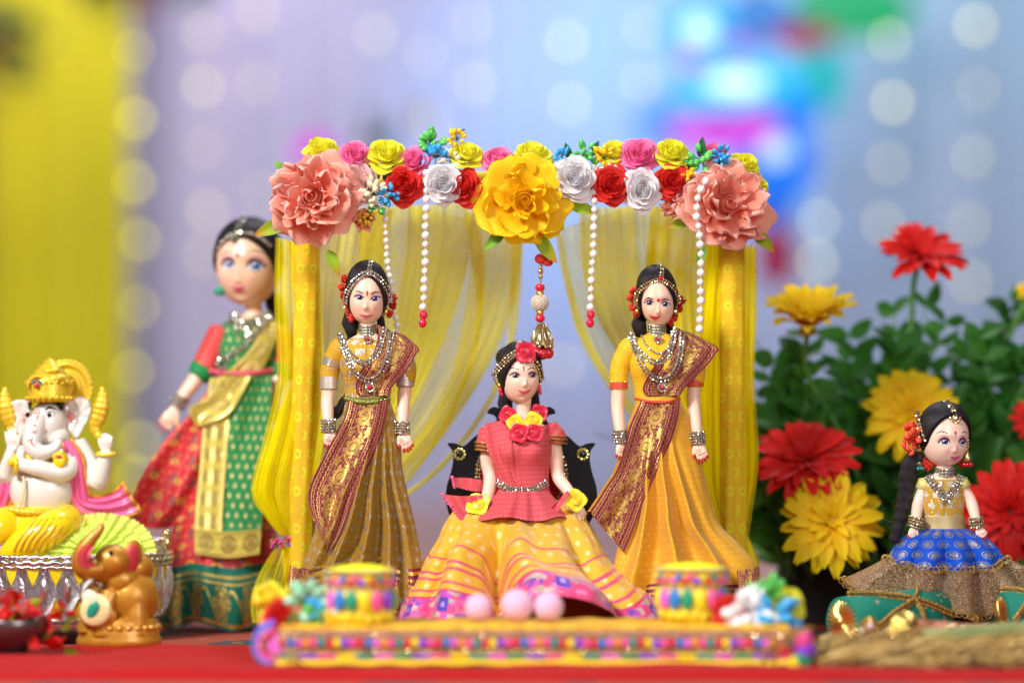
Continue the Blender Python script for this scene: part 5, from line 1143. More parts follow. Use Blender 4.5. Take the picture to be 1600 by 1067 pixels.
limb(mb, [(772, 678, -4), (762, 715, -8), (766, 748, -4), (762, 775, 14), (754, 800, 30)], [14, 12, 10.5, 9.5, 7.5]); limb(mb, [(859, 676, -4), (868, 712, -8), (872, 745, -6), (888, 768, 12), (898, 786, 26)], [14, 12, 10.5, 9, 7])
hand(mb, nail, (753, 802, 31), (-.45, .9), 30, -1, .3, .1, .4); hand(mb, None, (899, 788, 27), (.5, .8), 30, -1, .3, .1, .4)
body = mb; mb.build('body', SKIN2, D, FS, remesh=.9*FS.s); nail.build('henna_red_fingertips', HENNA, D, FS, kind='stuff')
mb = MB(); ell_loft(mb, [(816, 667, -4, 38, 18), (815, 676, -5, 50, 21), (815, 690, -4, 50, 28), (815, 712, -2, 47, 30), (816, 740, -4, 42, 26), (818, 768, -4, 41, 27), (818, 785, -2, 48, 31)], 72, bust=(816, 20, 706, 8, 17))
top = mb; mb.build('bodice', PINKB, D, FS); HG = Hug().add(body).add(top)
mb = MB(); limb(mb, [(766, 674, -4), (761, 692, -6), (760, 704, -6)], [17, 16.5, 16], 20); mb.build('sleeve', PINKB, D, FS)
mb = MB(); limb(mb, [(856, 672, -4), (867, 682, -6), (870, 692, -6)], [17, 16.5, 16], 20); mb.build('sleeve', PINKB, D, FS)
for (x0, y0, x1, y1) in ((754, 700, 767, 703), (858, 684, 880, 692)):
    mb = MB(); 
    for k in range(3):
        th = np.linspace(0, 2*PI, 25); cx, cy = ((760, 694) if x0 < 800 else (868, 682)); mb.tube(np.stack([cx+17.3*np.cos(th), cy+k*5.5+1.5*np.cos(th)+0*th, -6+17.3*np.sin(th)], 1), 1.7, 6, False)
    mb.build('gold_sleeve_trim', ZARI, D, FS)
wig = lambda t, v: 1.5*np.sin(t*8+v*5)+.9*np.sin(t*15)
mb = MB(); ribbon(mb, [(756, 664), (758, 690), (770, 720), (790, 750), (806, 775)], [(787, 657), (798, 680), (802, 710), (806, 745), (826, 776)], HG, 30, 60, lift=2.2, wmin=[(0, 6), (.4, 20), (1, 20)], fold=wig, uv01=False); HG.add(mb); mb.build('pallu_over_shoulder', PINKB, D, FS)
mb = MB(); p = cr([(x, y, HG(x, y, 20)+2) for x, y in [(778, 756), (792, 763), (815, 766), (838, 763), (853, 756)]], 30)
chain(mb, [(777, 755), (792, 763), (815, 767), (838, 763), (854, 755)], HG, 2.0, 3, gap=3.8, lift=1.4); mb.build('waist_belt', [GEM, SETT], D, FS, smooth=False)
# peplum frill below the belt and its flying corners
def fo(th, t): return (2+4.5*t)*np.sin(th*11+2*np.sin(th*3))
mb = MB(); skirt(mb, [(768, 777, 857, 0, 29), (786, 760, 872, 10, 46), (809, 738, 888, 26, 64)], 200, 24, fo, -PI*.5, PI*.5, vshift=lambda th, t: t*3*np.sin(th*5)+t*6*(np.abs(th) > .6)*0); mb.build('peplum', PINKB, D, FS); HG.add(mb)
ribbon(mb := MB(), [(760, 772), (725, 775), (692, 772)], [(770, 806), (745, 822), (722, 812)][::1], Hug(), 16, 30, wmin=[(0, 34), (1, 44)], fold=lambda t, v: 3*np.sin(v*6+t*3)); mb.build('sari_corner', PINKB, D, FS)
ribbon(mb := MB(), [(760, 752), (730, 748), (708, 748)], [(762, 770), (735, 768), (712, 762)], Hug(), 10, 24, wmin=[(0, -20), (1, -22)], fold=lambda t, v: 3*np.sin(v*6)); mb.build('sari_corner', PINKB, D, FS)
ribbon(mb := MB(), [(820, 806), (850, 800), (886, 766)], [(828, 816), (862, 806), (890, 772)], Hug(), 10, 30, wmin=[(0, 52), (1, 44)], fold=lambda t, v: 3*np.sin(v*5+t*4)); mb.build('sari_corner', PINKB, D, FS)
mb = MB()
for pts in ([(692, 771), (706, 790), (724, 812), (736, 822)], [(708, 746), (712, 762)]):
    p = cr([(x, y, 46 if x0 else 0) for x, y in pts], 40); mb.tube(p+RS.normal(0, .5, p.shape), 2.6+.8*np.sin(np.arange(40)*1.9), 6)
mb.build('pink_edging', M('pink_braid', (.82, .10, .26), .6), D, FS)
# skirt over the knees, spreading towards the tray
rows = [(782, 738, 880, -6, 34), (796, 712, 902, 2, 46), (820, 694, 922, 12, 66), (844, 684, 936, 24, 80), (874, 664, 952, 40, 96), (904, 648, 986, 58, 108), (930, 634, 1022, 72, 118), (962, 622, 1046, 84, 126)]
def folds(th, t):
    G = lambda c, s_: np.exp(-((th-c)/s_)**2)
    k = 30*G(-.62, .22)+34*G(.30, .34)+18*G(-1.05, .16)+20*G(.95, .18)-26*G(-.24, .10)-22*G(-.86, .08)-24*G(.70, .08)
    return 1.35*k*(.35+.9*t)*np.clip((t-.08)*2.2, 0, 1)+5*np.sin(th*11+2*t+1)*np.clip(t*2, 0, 1)+4.5*np.sin(th*16+2*np.sin(th*5)+3*t)*np.exp(-t*2.2)*np.clip(t*8, 0, 1)+1.8*np.sin(th*27+6*np.sin(t*5+th*3))*t
def vs(th, t):
    G = lambda c, s_: np.exp(-((th-c)/s_)**2); e = np.clip((t-.15)/.3, 0, 1)
    return e*(46*G(-.24, .085)-20*G(-.62, .2)-26*G(.02, .16)-14*G(.35, .3)+14*G(.75, .12)+8*G(-.9, .1))*(1-.45*np.clip((t-.6)/.4, 0, 1))-40*G(.20, .30)*np.clip((t-.58)/.3, 0, 1)+10*G(.85, .2)*np.clip((t-.5)/.3, 0, 1)+4*np.sin(th*9)*t
mb = MB(); P = skirt(mb, rows, 320, 130, folds, uvmode='01', vshift=vs); mb.build('skirt', SKC, D, FS); HS = Hug().add(mb)
Pi = P[100:].copy(); ci = Pi.mean(axis=1, keepdims=True); Pi = ci+(Pi-ci)*np.array([.985, 1, .97]); MB().grid(Pi).build('skirt_lining', M('brown_orange_lining', (.50, .20, .01), .6), D, FS)
ribbon(mb := MB(), [(720, 905), (715, 985)], [(950, 905), (960, 985)], Hug(), 60, 20, wmin=[(0, 70), (1, 112)], fold=lambda t, v: 6*np.sin(t*22+v*2)); mb.build('skirt_lining', MATS['brown_orange_lining'], D, FS)
hh = HS(730, 800, 40)
for r in [(794, 650, 14, 14, REDS, -.2), (842, 647, 12, 14, REDS, .3), (805, 663, 25, 13.5, YELL, 0), (833, 659, 25, 14, YELL, .1), (811, 678, 32, 15, REDS, -.1), (835, 678, 30, 14, REDS, .15)]: ribbonrose(D, FS, r[0], r[1], r[2], r[3], r[4], r[5], .1, int(r[0]))
ribbonrose(D, FS, 748, 789, HS(748, 789, 44)+12, 19, YELL, -.2, .5, 5); ribbonrose(D, FS, 898, 782, HS(898, 782, 30)+10, 17, YELL, .2, .3, 6)
mb = MB(); limb(mb, [(790, 800, 0), (772, 840, 30), (770, 880, 60), (770, 960, 60)], [24, 18, 12, 9]); limb(mb, [(840, 800, 0), (850, 840, 30), (856, 880, 60), (856, 960, 60)], [24, 18, 12, 9]); 
mb.build('legs', SKIN2, D, FS)

# ------------------------------------------------------------------ big doll in green and red, out of focus at the left
FB = Frame(385, 975, 2.335)
D = thing('sari_doll', tuple(FB.o), 'tall big-headed doll in green blouse and red printed sari behind the left pillar', 'doll', 'fashion dolls in saris')
H = Head((386, 415, 0), 49, 50, 64, yaw=-.28, roll=-.02, ey=-.06, ny=-.42, my=-.62, ex=.45, jaw=.10, nose=.09, child=True)
h = H.mesh(MB()).build('head', SKIN, D, FB)
eye(h, H, 359, 418, 10.5, 9.5, FB, IRISL, -1, 1, LID, 1.2); eye(h, H, 401, 421, 13, 10, FB, IRISL, 1, 1, LID, 1.2); lips(h, H, 374, 455, 23, 4.6, FB, LIPH, 1.0)
for p in ([(345, 405), (354, 398), (366, 400)], [(388, 401), (402, 396), (418, 403)]):
    mb = MB(); strip_decal(mb, H, p, [.6, 2.2, .8], .4); mb.build('eyebrow', M('brown_brow_paint', (.25, .10, .07), .5), h, FB)
mb = MB(); blob_decal(mb, H, 374, 403, 2.6, 4.6, .4); mb.build('bindi', BIND, h, FB)
mb = MB(); H.hair(mb, lambda t: .60-.75*min(1, abs(t)/1.3)**2 if abs(t) < 1.3 else max(-.7, -.15-(abs(t)-1.3)*.9), k=1.13, lift=.03, seed=3, nr=36)
mb.tube([(420, 460, -30), (430, 500, -34), (432, 560, -36)], [14, 16, 10], 12); mb.build('hair', HAIR, D, FB); HR = Hug().add(mb).add(H.mb)
mb = MB(); chain(mb, [(338, 402), (343, 388), (354, 377), (368, 370), (388, 369), (408, 376), (424, 388)], HR, 2.6, 1); chain(mb, [(381, 340), (376, 352), (373, 366)], HR, 2.8, 2); pendant(mb, 370, 378, HR(370, 378, 40)+2, 7, 2)
mb.build('hair_jewellery', [GEM, SETT, M('green_stone', (.01, .10, .03), .15)], D, FB, smooth=False)
mb = MB(); w = HR(344, 450, 0); mb.tube([(343, 448, w), (343, 456, w)], [2, 9], 14).ball((343, 459, w), (10, 5, 8), 14, 8); mb.build('earring', M('green_jhumka', (.02, .36, .20), .3, .2), D, FB)
mb = MB(); 
ell_loft(mb, [(392, 470, -4, 15, 14), (394, 490, -6, 14, 14), (392, 503, -6, 36, 20), (390, 520, -6, 50, 26), (388, 550, -4, 48, 30), (384, 580, -4, 42, 28), (382, 610, -4, 48, 32), (384, 660, -4, 56, 38)])
limb(mb, [(345, 520, -4), (326, 560, -4), (306, 592, 2), (290, 615, 10), (277, 636, 16)], [19, 17, 13, 11, 8]); limb(mb, [(432, 520, -4), (440, 570, -6), (428, 610, 6), (420, 640, 14)], [19, 17, 12, 9])
nail = MB(); hand(mb, nail, (275, 640, 17), (-.55, .85), 44, 1, .25, .2, .1); hand(mb, nail, (414, 652, 16), (-.25, 1), 46, -1, .4, .1, .2)
body = mb; mb.build('body', SKIN, D, FB, remesh=1.1*FB.s); nail.build('henna_red_fingertips', M('mauve_nail', (.55, .22, .24), .4), D, FB, kind='stuff')
mb = MB(); ell_loft(mb, [(392, 500, -6, 38, 22), (390, 518, -6, 53, 29), (388, 550, -4, 51, 34), (384, 582, -4, 45, 31)], 64); bl = mb; mb.build('blouse', GREEN, D, FB)
CORAL = M('coral_sleeve', (.70, .06, .05), .5)
for a, b, c, d in (((345, 518, -4), (327, 556, -4), (318, 576, -2), (309, 590, 0)), ((432, 518, -4), (441, 560, -6), (440, 575, -4), (436, 590, 0))):
    MB().tube(cr([a, b, c], 20), 21, 22).build('sleeve', CORAL, D, FB); MB().tube(cr([c, d], 8), np.linspace(22, 20, 8), 22).build('sleeve_cuff', GREEN, D, FB)
HG = Hug().add(body).add(bl)
rows = [(584, 340, 428, -4, 32), (620, 328, 424, -2, 36), (660, 318, 424, 0, 38), (700, 308, 426, 2, 40), (745, 296, 428, 4, 44), (790, 284, 430, 8, 48), (830, 272, 432, 10, 52), (865, 262, 438, 12, 56), (900, 256, 450, 14, 60), (940, 252, 458, 16, 62), (972, 256, 452, 16, 62)]
def folds(th, t): return 9*t*np.sin(th*5.2+1+t*1.4)+5*t*np.sin(th*11+t*5)+4*np.abs(np.sin(th*9))*t
mb = MB(); P = skirt(mb, rows, 240, 90, folds, vshift=lambda th, t: t**3*(8*np.sin(th*5+.4))); HG.add(mb); mb.build('sari_skirt', REDP, D, FB)
Q = P[68:].copy(); cen = Q.mean(axis=1, keepdims=True); dr = (Q-cen)*np.array([1, 0, 1]); Q = Q+dr/np.linalg.norm(dr, axis=-1, keepdims=True)*1.3
L = np.r_[0, np.cumsum(np.linalg.norm(np.diff(Q[8], axis=0), axis=1))][None]; MB().grid(Q, np.stack(np.broadcast_arrays(L, np.linspace(0, 1, len(Q))[:, None]), -1)).build('teal_hem_border', TEAL, D, FB)
fw = lambda t, v: 2.5*np.sin(t*7+v*4)*v
mb = MB(); ribbon(mb, [(326, 612), (296, 650), (250, 705), (214, 770), (206, 800), (214, 822)], [(362, 610), (350, 680), (332, 740), (310, 790), (290, 812), (266, 826)], Hug(), 40, 70, lift=2, wmin=[(0, 26), (1, 40)], fold=lambda t, v: 9*v*np.sin(t*10+v*2)+3*np.sin(t*21)*v, uv01=False); HG.add(mb); mb.build('red_pallu_flare', REDP, D, FB)
mb = MB(); ribbon(mb, [(360, 588), (345, 650), (320, 740), (314, 800), (315, 858)], [(426, 588), (424, 650), (420, 740), (416, 800), (414, 862)], HG, 30, 70, lift=3, wmin=[(0, 20), (1, 76)], fold=fw, uv01=False); HG.add(mb); mb.build('green_sari_panel', GREEN, D, FB)
mb = MB(); ribbon(mb, [(330, 592), (322, 660), (318, 740), (314, 800), (315, 860)], [(366, 592), (362, 660), (358, 740), (356, 800), (356, 862)], HG, 16, 70, lift=2, wmin=[(0, 24), (1, 84)]); HG.add(mb); mb.build('gold_border', GBORD, D, FB)
mb = MB(); ribbon(mb, [(316, 824), (366, 828), (416, 824)], [(316, 862), (366, 868), (414, 862)], HG, 16, 60, lift=2.5, wmin=[(0, 84), (1, 84)]); HG.add(mb); mb.build('gold_border', GBORD, D, FB)
mb = MB(); ribbon(mb, [(352, 586), (376, 566), (398, 540), (412, 500), (405, 488)], [(398, 586), (412, 575), (424, 550), (436, 515), (424, 496)], HG, 20, 50, lift=2.5, wmin=[(0, 26), (1, 8)]); HG.add(mb); mb.build('gold_pallu', GBORD, D, FB)
ribbon(mb := MB(), [(346, 590), (330, 620), (300, 640), (310, 665)], [(395, 590), (380, 620), (360, 650), (320, 668)], HG, 14, 40, lift=4, wmin=[(0, 34), (1, 40)], fold=lambda t, v: 4*np.sin(t*6+v*3)); mb.build('gold_fold', GBORD, D, FB)
mb = MB(); p = cr([(x, y, HG(x, y, 20)+2) for x, y in [(322, 580), (345, 584), (372, 586), (400, 585), (428, 580)]], 30); mb.tube(p, 4.6, 8); mb.build('waist_belt', M('pink_beaded_belt', (.75, .10, .16), .5, bump=1, bs=700), D, FB)
mb = MB(); chain(mb, [(360, 498), (350, 522), (342, 545), (346, 562)], HG, 2.4, 1, lift=1.5); chain(mb, [(424, 494), (404, 520), (380, 545), (350, 562)], HG, 2.4, 2, lift=1.5); chain(mb, [(366, 492), (368, 506), (380, 512), (396, 506), (420, 494)], HG, 2.8, 3, lift=1.5); chain(mb, [(372, 508), (368, 520), (380, 530), (396, 520)], HG, 2.4, 1, lift=1.5)
pendant(mb, 347, 570, HG(347, 570, 24)+4, 8, 2); mb.build('necklace', [GEM, SETT, MATS['green_stone']], D, FB, smooth=False)
for c, e in (((281, 628, 14), (-.55, .85)), ((418, 640, 14), (-.2, 1))): mb = MB(); bangles(mb, c, 12, 1, 4, 5, e, 2.3); mb.build('bangle', [GEM, SETT], D, FB, smooth=False)

# ------------------------------------------------------------------ small seated doll at the right
FE = Frame(1475, 975, 2.16)
st = thing('seat_block', tuple(Pw(1475, 975, 2.17)), 'low dark block hidden under the blue skirt between the green bolsters', 'block')
extrude(MB(), [(1420, 925), (1535, 925), (1535, 975), (1420, 975)], -40, 20).build('block_body', BLACKA, st, FE, smooth=False)
D = thing('small_doll', tuple(FE.o), 'small big-eyed doll in gold top and royal blue skirt sitting among flowers at right', 'doll')
H = Head((1478, 683, 0), 36, 38, 47, yaw=.30, roll=0, ey=-.20, ny=-.48, my=-.72, ex=.46, jaw=.08, nose=.09, child=True)
h = H.mesh(MB()).build('head', SKIN2, D, FE)
eye(h, H, 1471.5, 692.5, 8.2, 6.6, FE, IRISB, -1, .8, LID, 1.1); eye(h, H, 1501, 693, 7.0, 6.4, FE, IRISB, 1, .6, LID, 1.1); lips(h, H, 1489.5, 716.5, 18, 4.2, FE, M('candy_pink_lips', (.86, .22, .34), .25, coat=.4), .7)
for p in ([(1459.5, 679), (1466, 675.5), (1477, 678.5)], [(1498.5, 678.5), (1504, 675.5), (1509.5, 679)]):
    mb = MB(); strip_decal(mb, H, p, [.5, 1.5, .6], .4); mb.build('eyebrow', BROW, h, FE)
mb = MB(); blob_decal(mb, H, 1488.6, 677.5, 1.9, 2.2, .4).n; blob_decal(mb, H, 1488.9, 681.5, 1.0, 1.2, .4); mb.build('bindi', BIND, h, FE)
mb = MB(); H.hair(mb, lambda t: .62-.85*min(1, abs(t)/1.25)**2.3 if abs(t) < 1.25 else max(-.75, -.23-(abs(t)-1.25)*.9), k=1.13, lift=.03, seed=4, nr=34)
pp = cr([(1440, 712, -14), (1424, 735, -10), (1418, 765, -6), (1412, 795, 0), (1404, 822, 6), (1396, 846, 10)], 70); mb.tube(pp, np.linspace(15, 6, 70)+2.4*np.abs(np.sin(np.arange(70)*.40)), 14); mb.tube([(1404, 822, 6), (1380, 812, 4), (1374, 822, 8)], [2, 1.5, 1], 6)
mb.build('hair', HAIR, D, FE); HR = Hug().add(mb).add(H.mb)
mb = MB()
for i in range(26):
    a = RS.uniform(0, 6.28); r_ = RS.uniform(.2, 1); c0 = (1427+16*r_*math.cos(a), 684+27*r_*math.sin(a), RS.uniform(-6, 12))
    mb.ball(c0, (6, 6, 3.5), 8, 6, R=rotm(*RS.uniform(0, 6, 3)))
mb.build('hair_flower', M('orange_red_ribbon', (.80, .07, .03), .5), D, FE, kind='stuff')
redflowers(D, FE, [(1446, 722, -4), (1452, 732, -4), (1456, 726, 0), (1440, 728, -6), (1505, 726, -14)], 7)
mb = MB(); chain(mb, [(1434, 645), (1436, 662), (1438, 676), (1441, 690)], HR, 2.6, 2, gap=4.2, lift=3); chain(mb, [(1479, 628), (1485, 638), (1489, 652)], HR, 2.6, 2, gap=4.6)
w = HR(1489, 658, 30)
for i in range(9): a = PI*i/8; gem(mb, (1489+8*math.cos(a), 654+8*math.sin(a), w+2), 2.0)
mb.ball((1489, 656, w+1), (6, 5, 2), 12, 6, m=0); mb.build('hair_jewellery', [GEMG, SETT], D, FE, smooth=False)
for x, y, cc in ((1438, 706, 'blue'), (1511, 700, 'red')):
    w = HR(x, y, -4)+3; mb = MB()
    for i in range(14): a = i*2*PI/14; gem(mb, (x-3+4.5*math.cos(a), y-6+11*math.sin(a), w), 1.7)
    mb.ball((x-3, y-6, w-1), (4, 10, 2), 12, 8, m=1); mb.lathe([(1.5, y+6), (5, y+14), (6.5, y+20), (5, y+23), (0, y+22)], 16, (x, 0, w), 1)
    for i in range(7): a = i*2*PI/7; mb.ball((x+6*math.cos(a), y+27, w+5*math.sin(a)), 3.2, 9, 7, m=2)
    mb.build('earring', [GEMG, M('antique_gold_disc', (.45, .34, .14), .35, .85), CONES['teal'] if cc == 'blue' else RUBY], D, FE, smooth=True)
mb = MB(); nail = MB()
ell_loft(mb, [(1478, 722, -2, 13, 12), (1476, 740, -3, 13, 12), (1475, 748, -3, 26, 15), (1474, 758, -3, 34, 18), (1474, 785, 0, 31, 19), (1474, 815, 0, 29, 18), (1475, 840, 0, 34, 22)])
lw, le, rw, re = (1428, 818, 22), (1436, 788, 2), (1523, 818, 22), (1518, 785, 2)
limb(mb, [(1448, 762, -2), le, lw], [10.5, 9.5, 7.5]); limb(mb, [(1503, 762, -2), re, rw], [10.5, 9.5, 7.5]); hand(mb, nail, (lw[0]-2, lw[1]+4, 24), (-.35, .95), 25, 1, .35, .16, .3); hand(mb, nail, (rw[0]+1, rw[1]+4, 24), (.55, .85), 25, -1, .35, .16, .3)
body = mb; mb.build('body', SKIN2, D, FE, remesh=.8*FE.s); nail.build('henna_red_fingertips', HENNA, D, FE, kind='stuff')
mb = MB(); ell_loft(mb, [(1475, 750, -3, 31, 17), (1474, 758, -3, 36, 21), (1474, 785, 0, 34, 22), (1474, 812, 0, 32, 21), (1475, 830, 0, 34, 23)], 60); bl = mb; mb.build('top', BLA, D, FE)
ell_loft(m2 := MB(), [(1474, 806, 0, 33.5, 22.5), (1475, 818, 0, 34.5, 23.5), (1476, 829, 0, 36, 25)], 60); m2.build('waistband', M('dull_gold_satin', (.50, .38, .18), .45, .5, bump=.6, bs=900), D, FE)
for a in (((1449, 752, -2), (1444, 766, 0)), ((1502, 752, -2), (1508, 764, 0))): MB().tube(a, [12, 12.5], 18).build('sleeve', M('pale_gold_net', (.72, .62, .20), .5, .2), D, FE)
HG = Hug().add(body).add(bl)
mb = MB()
for k in range(3):
    q = [(1478+14*math.sin(a), 733+k*5+2*math.cos(a), 15*math.cos(a)-2) for a in np.linspace(-1.9, 1.9, 15)]
    for z in q: gem(mb, z, 2.3, (z[0]-1478, 0, z[2]))
    mb.tube(q, 1.6, 6, m=1)
mb.build('choker', [GEM, SETT], D, FE, smooth=False)
mb = MB(); chain(mb, [(1450, 745), (1457, 757), (1466, 768), (1475, 778), (1486, 768), (1496, 756), (1502, 745)], HG, 2.4, 3, gap=4.4, lift=1.4)
for i in range(8): gem(mb, (1476+RS.uniform(-6, 6), 780+RS.uniform(-4, 6), HG(1476, 780, 22)+3), 2.3)
mb.build('necklace', [GEM, SETT], D, FE, smooth=False)
for w_, e_ in ((lw, le), (rw, re)): ax = np.array(w_, float)-np.array(e_, float); ax /= np.linalg.norm(ax); mb = MB(); bangles(mb, np.array(w_)-ax*2, 10.5, 1, 4, 4.6, ax[:2], 2.1); mb.build('bangle', [GEMG, SETT], D, FE, smooth=False)
rows = [(826, 1441, 1510, 0, 24), (836, 1418, 1534, 4, 40), (850, 1402, 1550, 10, 54), (870, 1390, 1562, 16, 62), (895, 1380, 1570, 20, 66), (915, 1375, 1572, 22, 68)]
def folds(th, t): return 32*np.clip(t*2.2, 0, 1)*(np.abs(np.sin(th*4.6+.6*np.sin(th*2)+.5+.5*t))**.75-.55)+4*t*np.sin(th*11+t*3)
P = skirt(MB(), rows, 260, 60, folds, -PI*.9, PI*.9); thb = np.linspace(-PI*.9, PI*.9, 260)*50; uvb = np.stack(np.broadcast_arrays(thb[None], np.linspace(826, 885, 42)[:, None]), -1); MB().grid(P[:42], uvb).build('blue_skirt', BLUE, D, FE)
# sequinned border flaring from the blue skirt, front folds lower than the sides
nv = 34; P0 = P[40]; th = np.linspace(-PI*.9, PI*.9, 260); t = np.linspace(0, 1, nv)[:, None]; fr0 = np.exp(-(th/1.0)**4)
drop = 70*fr0+38*(1-fr0); flare = 8*fr0+(66)*(1-fr0)*(np.abs(th) < 2.4)
U = P0[None, :, 0]+(flare*np.sin(th))[None]*t+3*t*np.sin(th*9); V_ = P0[None, :, 1]-14*(1-fr0)[None]+drop[None]*t-6*t*np.cos(th*8); W_ = P0[None, :, 2]+1.5+(12*np.cos(th))[None]*t+13*t*np.sin(th*9.2+.6)
B2 = np.stack([U, V_, W_], -1); MB().grid(B2).build('sequin_border', GLIT, D, FE)
mb = MB()
for j, rr in ((0, 4.6), (nv-1, 4.6)):
    L = np.linalg.norm(np.diff(B2[j], axis=0), axis=1).cumsum(); n = int(L[-1]/9); 
    for s_ in np.linspace(0, L[-1], n):
        i = int(np.searchsorted(L, s_)); c = B2[j][min(i, 258)]; a = np.linspace(0, 2*PI, 11); mb.tube(np.stack([c[0]+rr*np.cos(a), c[1]+rr*np.sin(a)*1.1, np.full(11, c[2]+1.5)], 1), .95, 5, False)
mb.build('scalloped_gold_loops', ZARI, D, FE, kind='stuff')
# ------------------------------------------------------------------ elephant-headed deity idol in its silver basket
FI = Frame(80, 975, 2.235)
D = thing('deity_idol', tuple(Pw(80, 862, 2.235)), 'white and gold elephant-headed deity idol with pink shawl seated in the silver basket', 'idol')
mb = MB(); mb.ball((66, 768, 4), (52, 44, 40), 28, 20).ball((76, 722, 0), (46, 36, 28), 24, 16).ball((74, 664, 8), (29, 38, 28), 24, 18).ball((88, 684, 14), (20, 17, 18), 18, 12)
limb(mb, [(62, 655, 24), (56, 684, 36), (58, 700, 42), (72, 708, 44), (90, 702, 42), (98, 690, 40)], [18, 16, 13.5, 12, 9, 6], 18)
limb(mb, [(112, 704, 4), (106, 738, 30), (70, 733, 44), (34, 726, 40)], [16, 15, 12.5, 10], 18)
limb(mb, [(116, 694, -6), (144, 742, 4), (152, 752, 8), (163, 722, 14), (167, 706, 16)], [16, 17, 17, 12, 8.5], 18)
limb(mb, [(30, 700, -4), (8, 745, 8), (16, 722, 16), (22, 700, 20)], [15, 15, 12, 9], 18)
hand(mb, None, (22, 705, 20), (-.12, -1), 38, 1, .12, .15, .1); hand(mb, None, (167, 708, 16), (.05, -1), 36, -1, .8, .1, .15)
mb.tube([(40, 700, 34), (36, 722, 42), (34, 735, 44)], [7, 8, 6], 10)
idb = mb; mb.build('body', PORC, D, FI, remesh=1.3*FI.s); HB = BH(idb)
def shell(name, poly, mat, wc, par, cup=8, th=3.5):
    c = np.mean(poly, 0); p = cr([(x, y, 0) for x, y in poly], 60, True)[:, :2]; mbb = MB(); R = []
    for sgn in (1, -1):
        rr = []
        for q in (np.linspace(0, 1, 8) if sgn > 0 else np.linspace(1, 0, 8)):
            xy = c+(p-c)*q; rr.append(np.column_stack([xy, np.full(60, wc)-cup*(1-q**2)+sgn*th*(1-q**6)+1.5*np.sin(np.arange(60)*.9)*q]))
        R += rr
    mbb.grid(np.array(R), None, True); return mbb.build(name, mat, par, FI)
re_ = [(100, 632), (112, 624), (128, 621), (140, 630), (139, 650), (130, 668), (120, 686), (110, 680), (102, 664)]; le_ = [(47, 632), (34, 626), (18, 629), (5, 637), (12, 652), (22, 666), (32, 684), (40, 690), (46, 672)]
shell('ear', re_, PORC, 8, D); shell('ear', le_, PORC, 8, D)
class HE:
    def z(s, u, v): return 14.0
def lines(parent, nm, segs, mat, H, lift=1.0, wd=1.6):
    mb = MB()
    for sg in segs: strip_decal(mb, H, sg, [wd*.5, wd, wd*.4], lift, n=8)
    return mb.build(nm, mat, parent, FI, kind='stuff')
lines(D, 'red_ear_lines', [[(104+x*.2, 655+y*.2), (107+x, 650+y)] for x, y in ((8, -8), (10, -3), (11, 2), (9, 7), (6, 11), (3, -10))]+[[(46-x*.2, 658+y*.2), (42-x, 654+y)] for x, y in ((8, -8), (12, -3), (13, 2), (10, 7), (6, 11), (3, -10))], ROSEP, HE(), 0, 1.8)
lines(D, 'red_forehead_marks', [[(56, 640), (55, 650), (58, 658)], [(60, 638), (60, 650)], [(64, 640), (65, 650), (62, 658)], [(54, 668), (58, 664), (64, 668)], [(57, 672), (61, 678), (65, 672)], [(60, 684), (58, 694), (64, 698)], [(52, 690), (58, 688)], [(78, 672), (75, 678)]], ROSEP, HB, 1.2, 1.7)
mb = MB(); blob_decal(mb, HB, 81, 650, 8, 4.2, 1.0, 0, -.25, shape=almond()); blob_decal(mb, HB, 81, 650, 3.4, 3.4, 1.3, 1); strip_decal(mb, HB, [(72, 651), (80, 645), (90, 647)], [.5, 1.6, .6], 1.5, 1); strip_decal(mb, HB, [(73, 643), (81, 638), (89, 642)], [.8, 3, .8], 1.2, 1); mb.build('eye', [WHITE, PUP], D, FI)
mb = MB(); blob_decal(mb, HB, 48, 650, 4, 4, 1.0, 1); strip_decal(mb, HB, [(46, 644), (50, 639), (54, 642)], [.8, 2.4, .8], 1.2, 1); mb.build('eye', [WHITE, PUP], D, FI)
MB().tube([(93, 628, 16), (94, 640, 14), (92, 648, 10)], [5, 5, 1.5], 10).tube([(47, 628, 14), (46, 642, 12)], [4, 1.5], 10).build('black_hair', PUP, D, FI, kind='stuff')
mb = MB(); mb.lathe([(33, 630), (36, 624), (34, 618), (35, 605), (33, 595), (30, 588), (24, 586), (24, 580), (18, 578), (18, 573), (11, 571), (9, 566), (3, 563), (0, 560)][::-1], 36, (76, 0, 8))
for i in range(24): a = i*2*PI/24; mb.ball((76+36*math.sin(a), 624, 8+36*math.cos(a)), 3.4, 8, 6).ball((76+35*math.sin(a), 600+3*math.sin(i*3), 8+34*math.cos(a)), 3.2, 8, 6)
for i in range(14): a = PI*i/13; mb.ball((63+15*math.cos(a), 606-15*math.sin(a), 42-6*abs(math.cos(a))), 2.6, 8, 6)
mb.ball((88, 594, 30), (15, 8, 10), 14, 8).ball((80, 582, 22), (16, 7, 14), 14, 8); mb.build('crown', IGOLD, D, FI)
mb = MB(); mb.ball((63, 604, 45), (4.5, 4, 2.5), 10, 7)
for i in range(5): a = PI*(.1+.8*i/4); mb.ball((63+7.5*math.cos(a), 604-7*math.sin(a), 44), (2, 2.2, 1.6), 8, 6, m=1)
mb.build('crown_jewel', [ROSEP, M('blue_teal_paint', (.01, .14, .30), .3)], D, FI)
mb = MB(); th = np.linspace(0, 2*PI, 90, endpoint=False)[None]; q = np.linspace(0, 1, 14)[:, None]; rr = 40*q
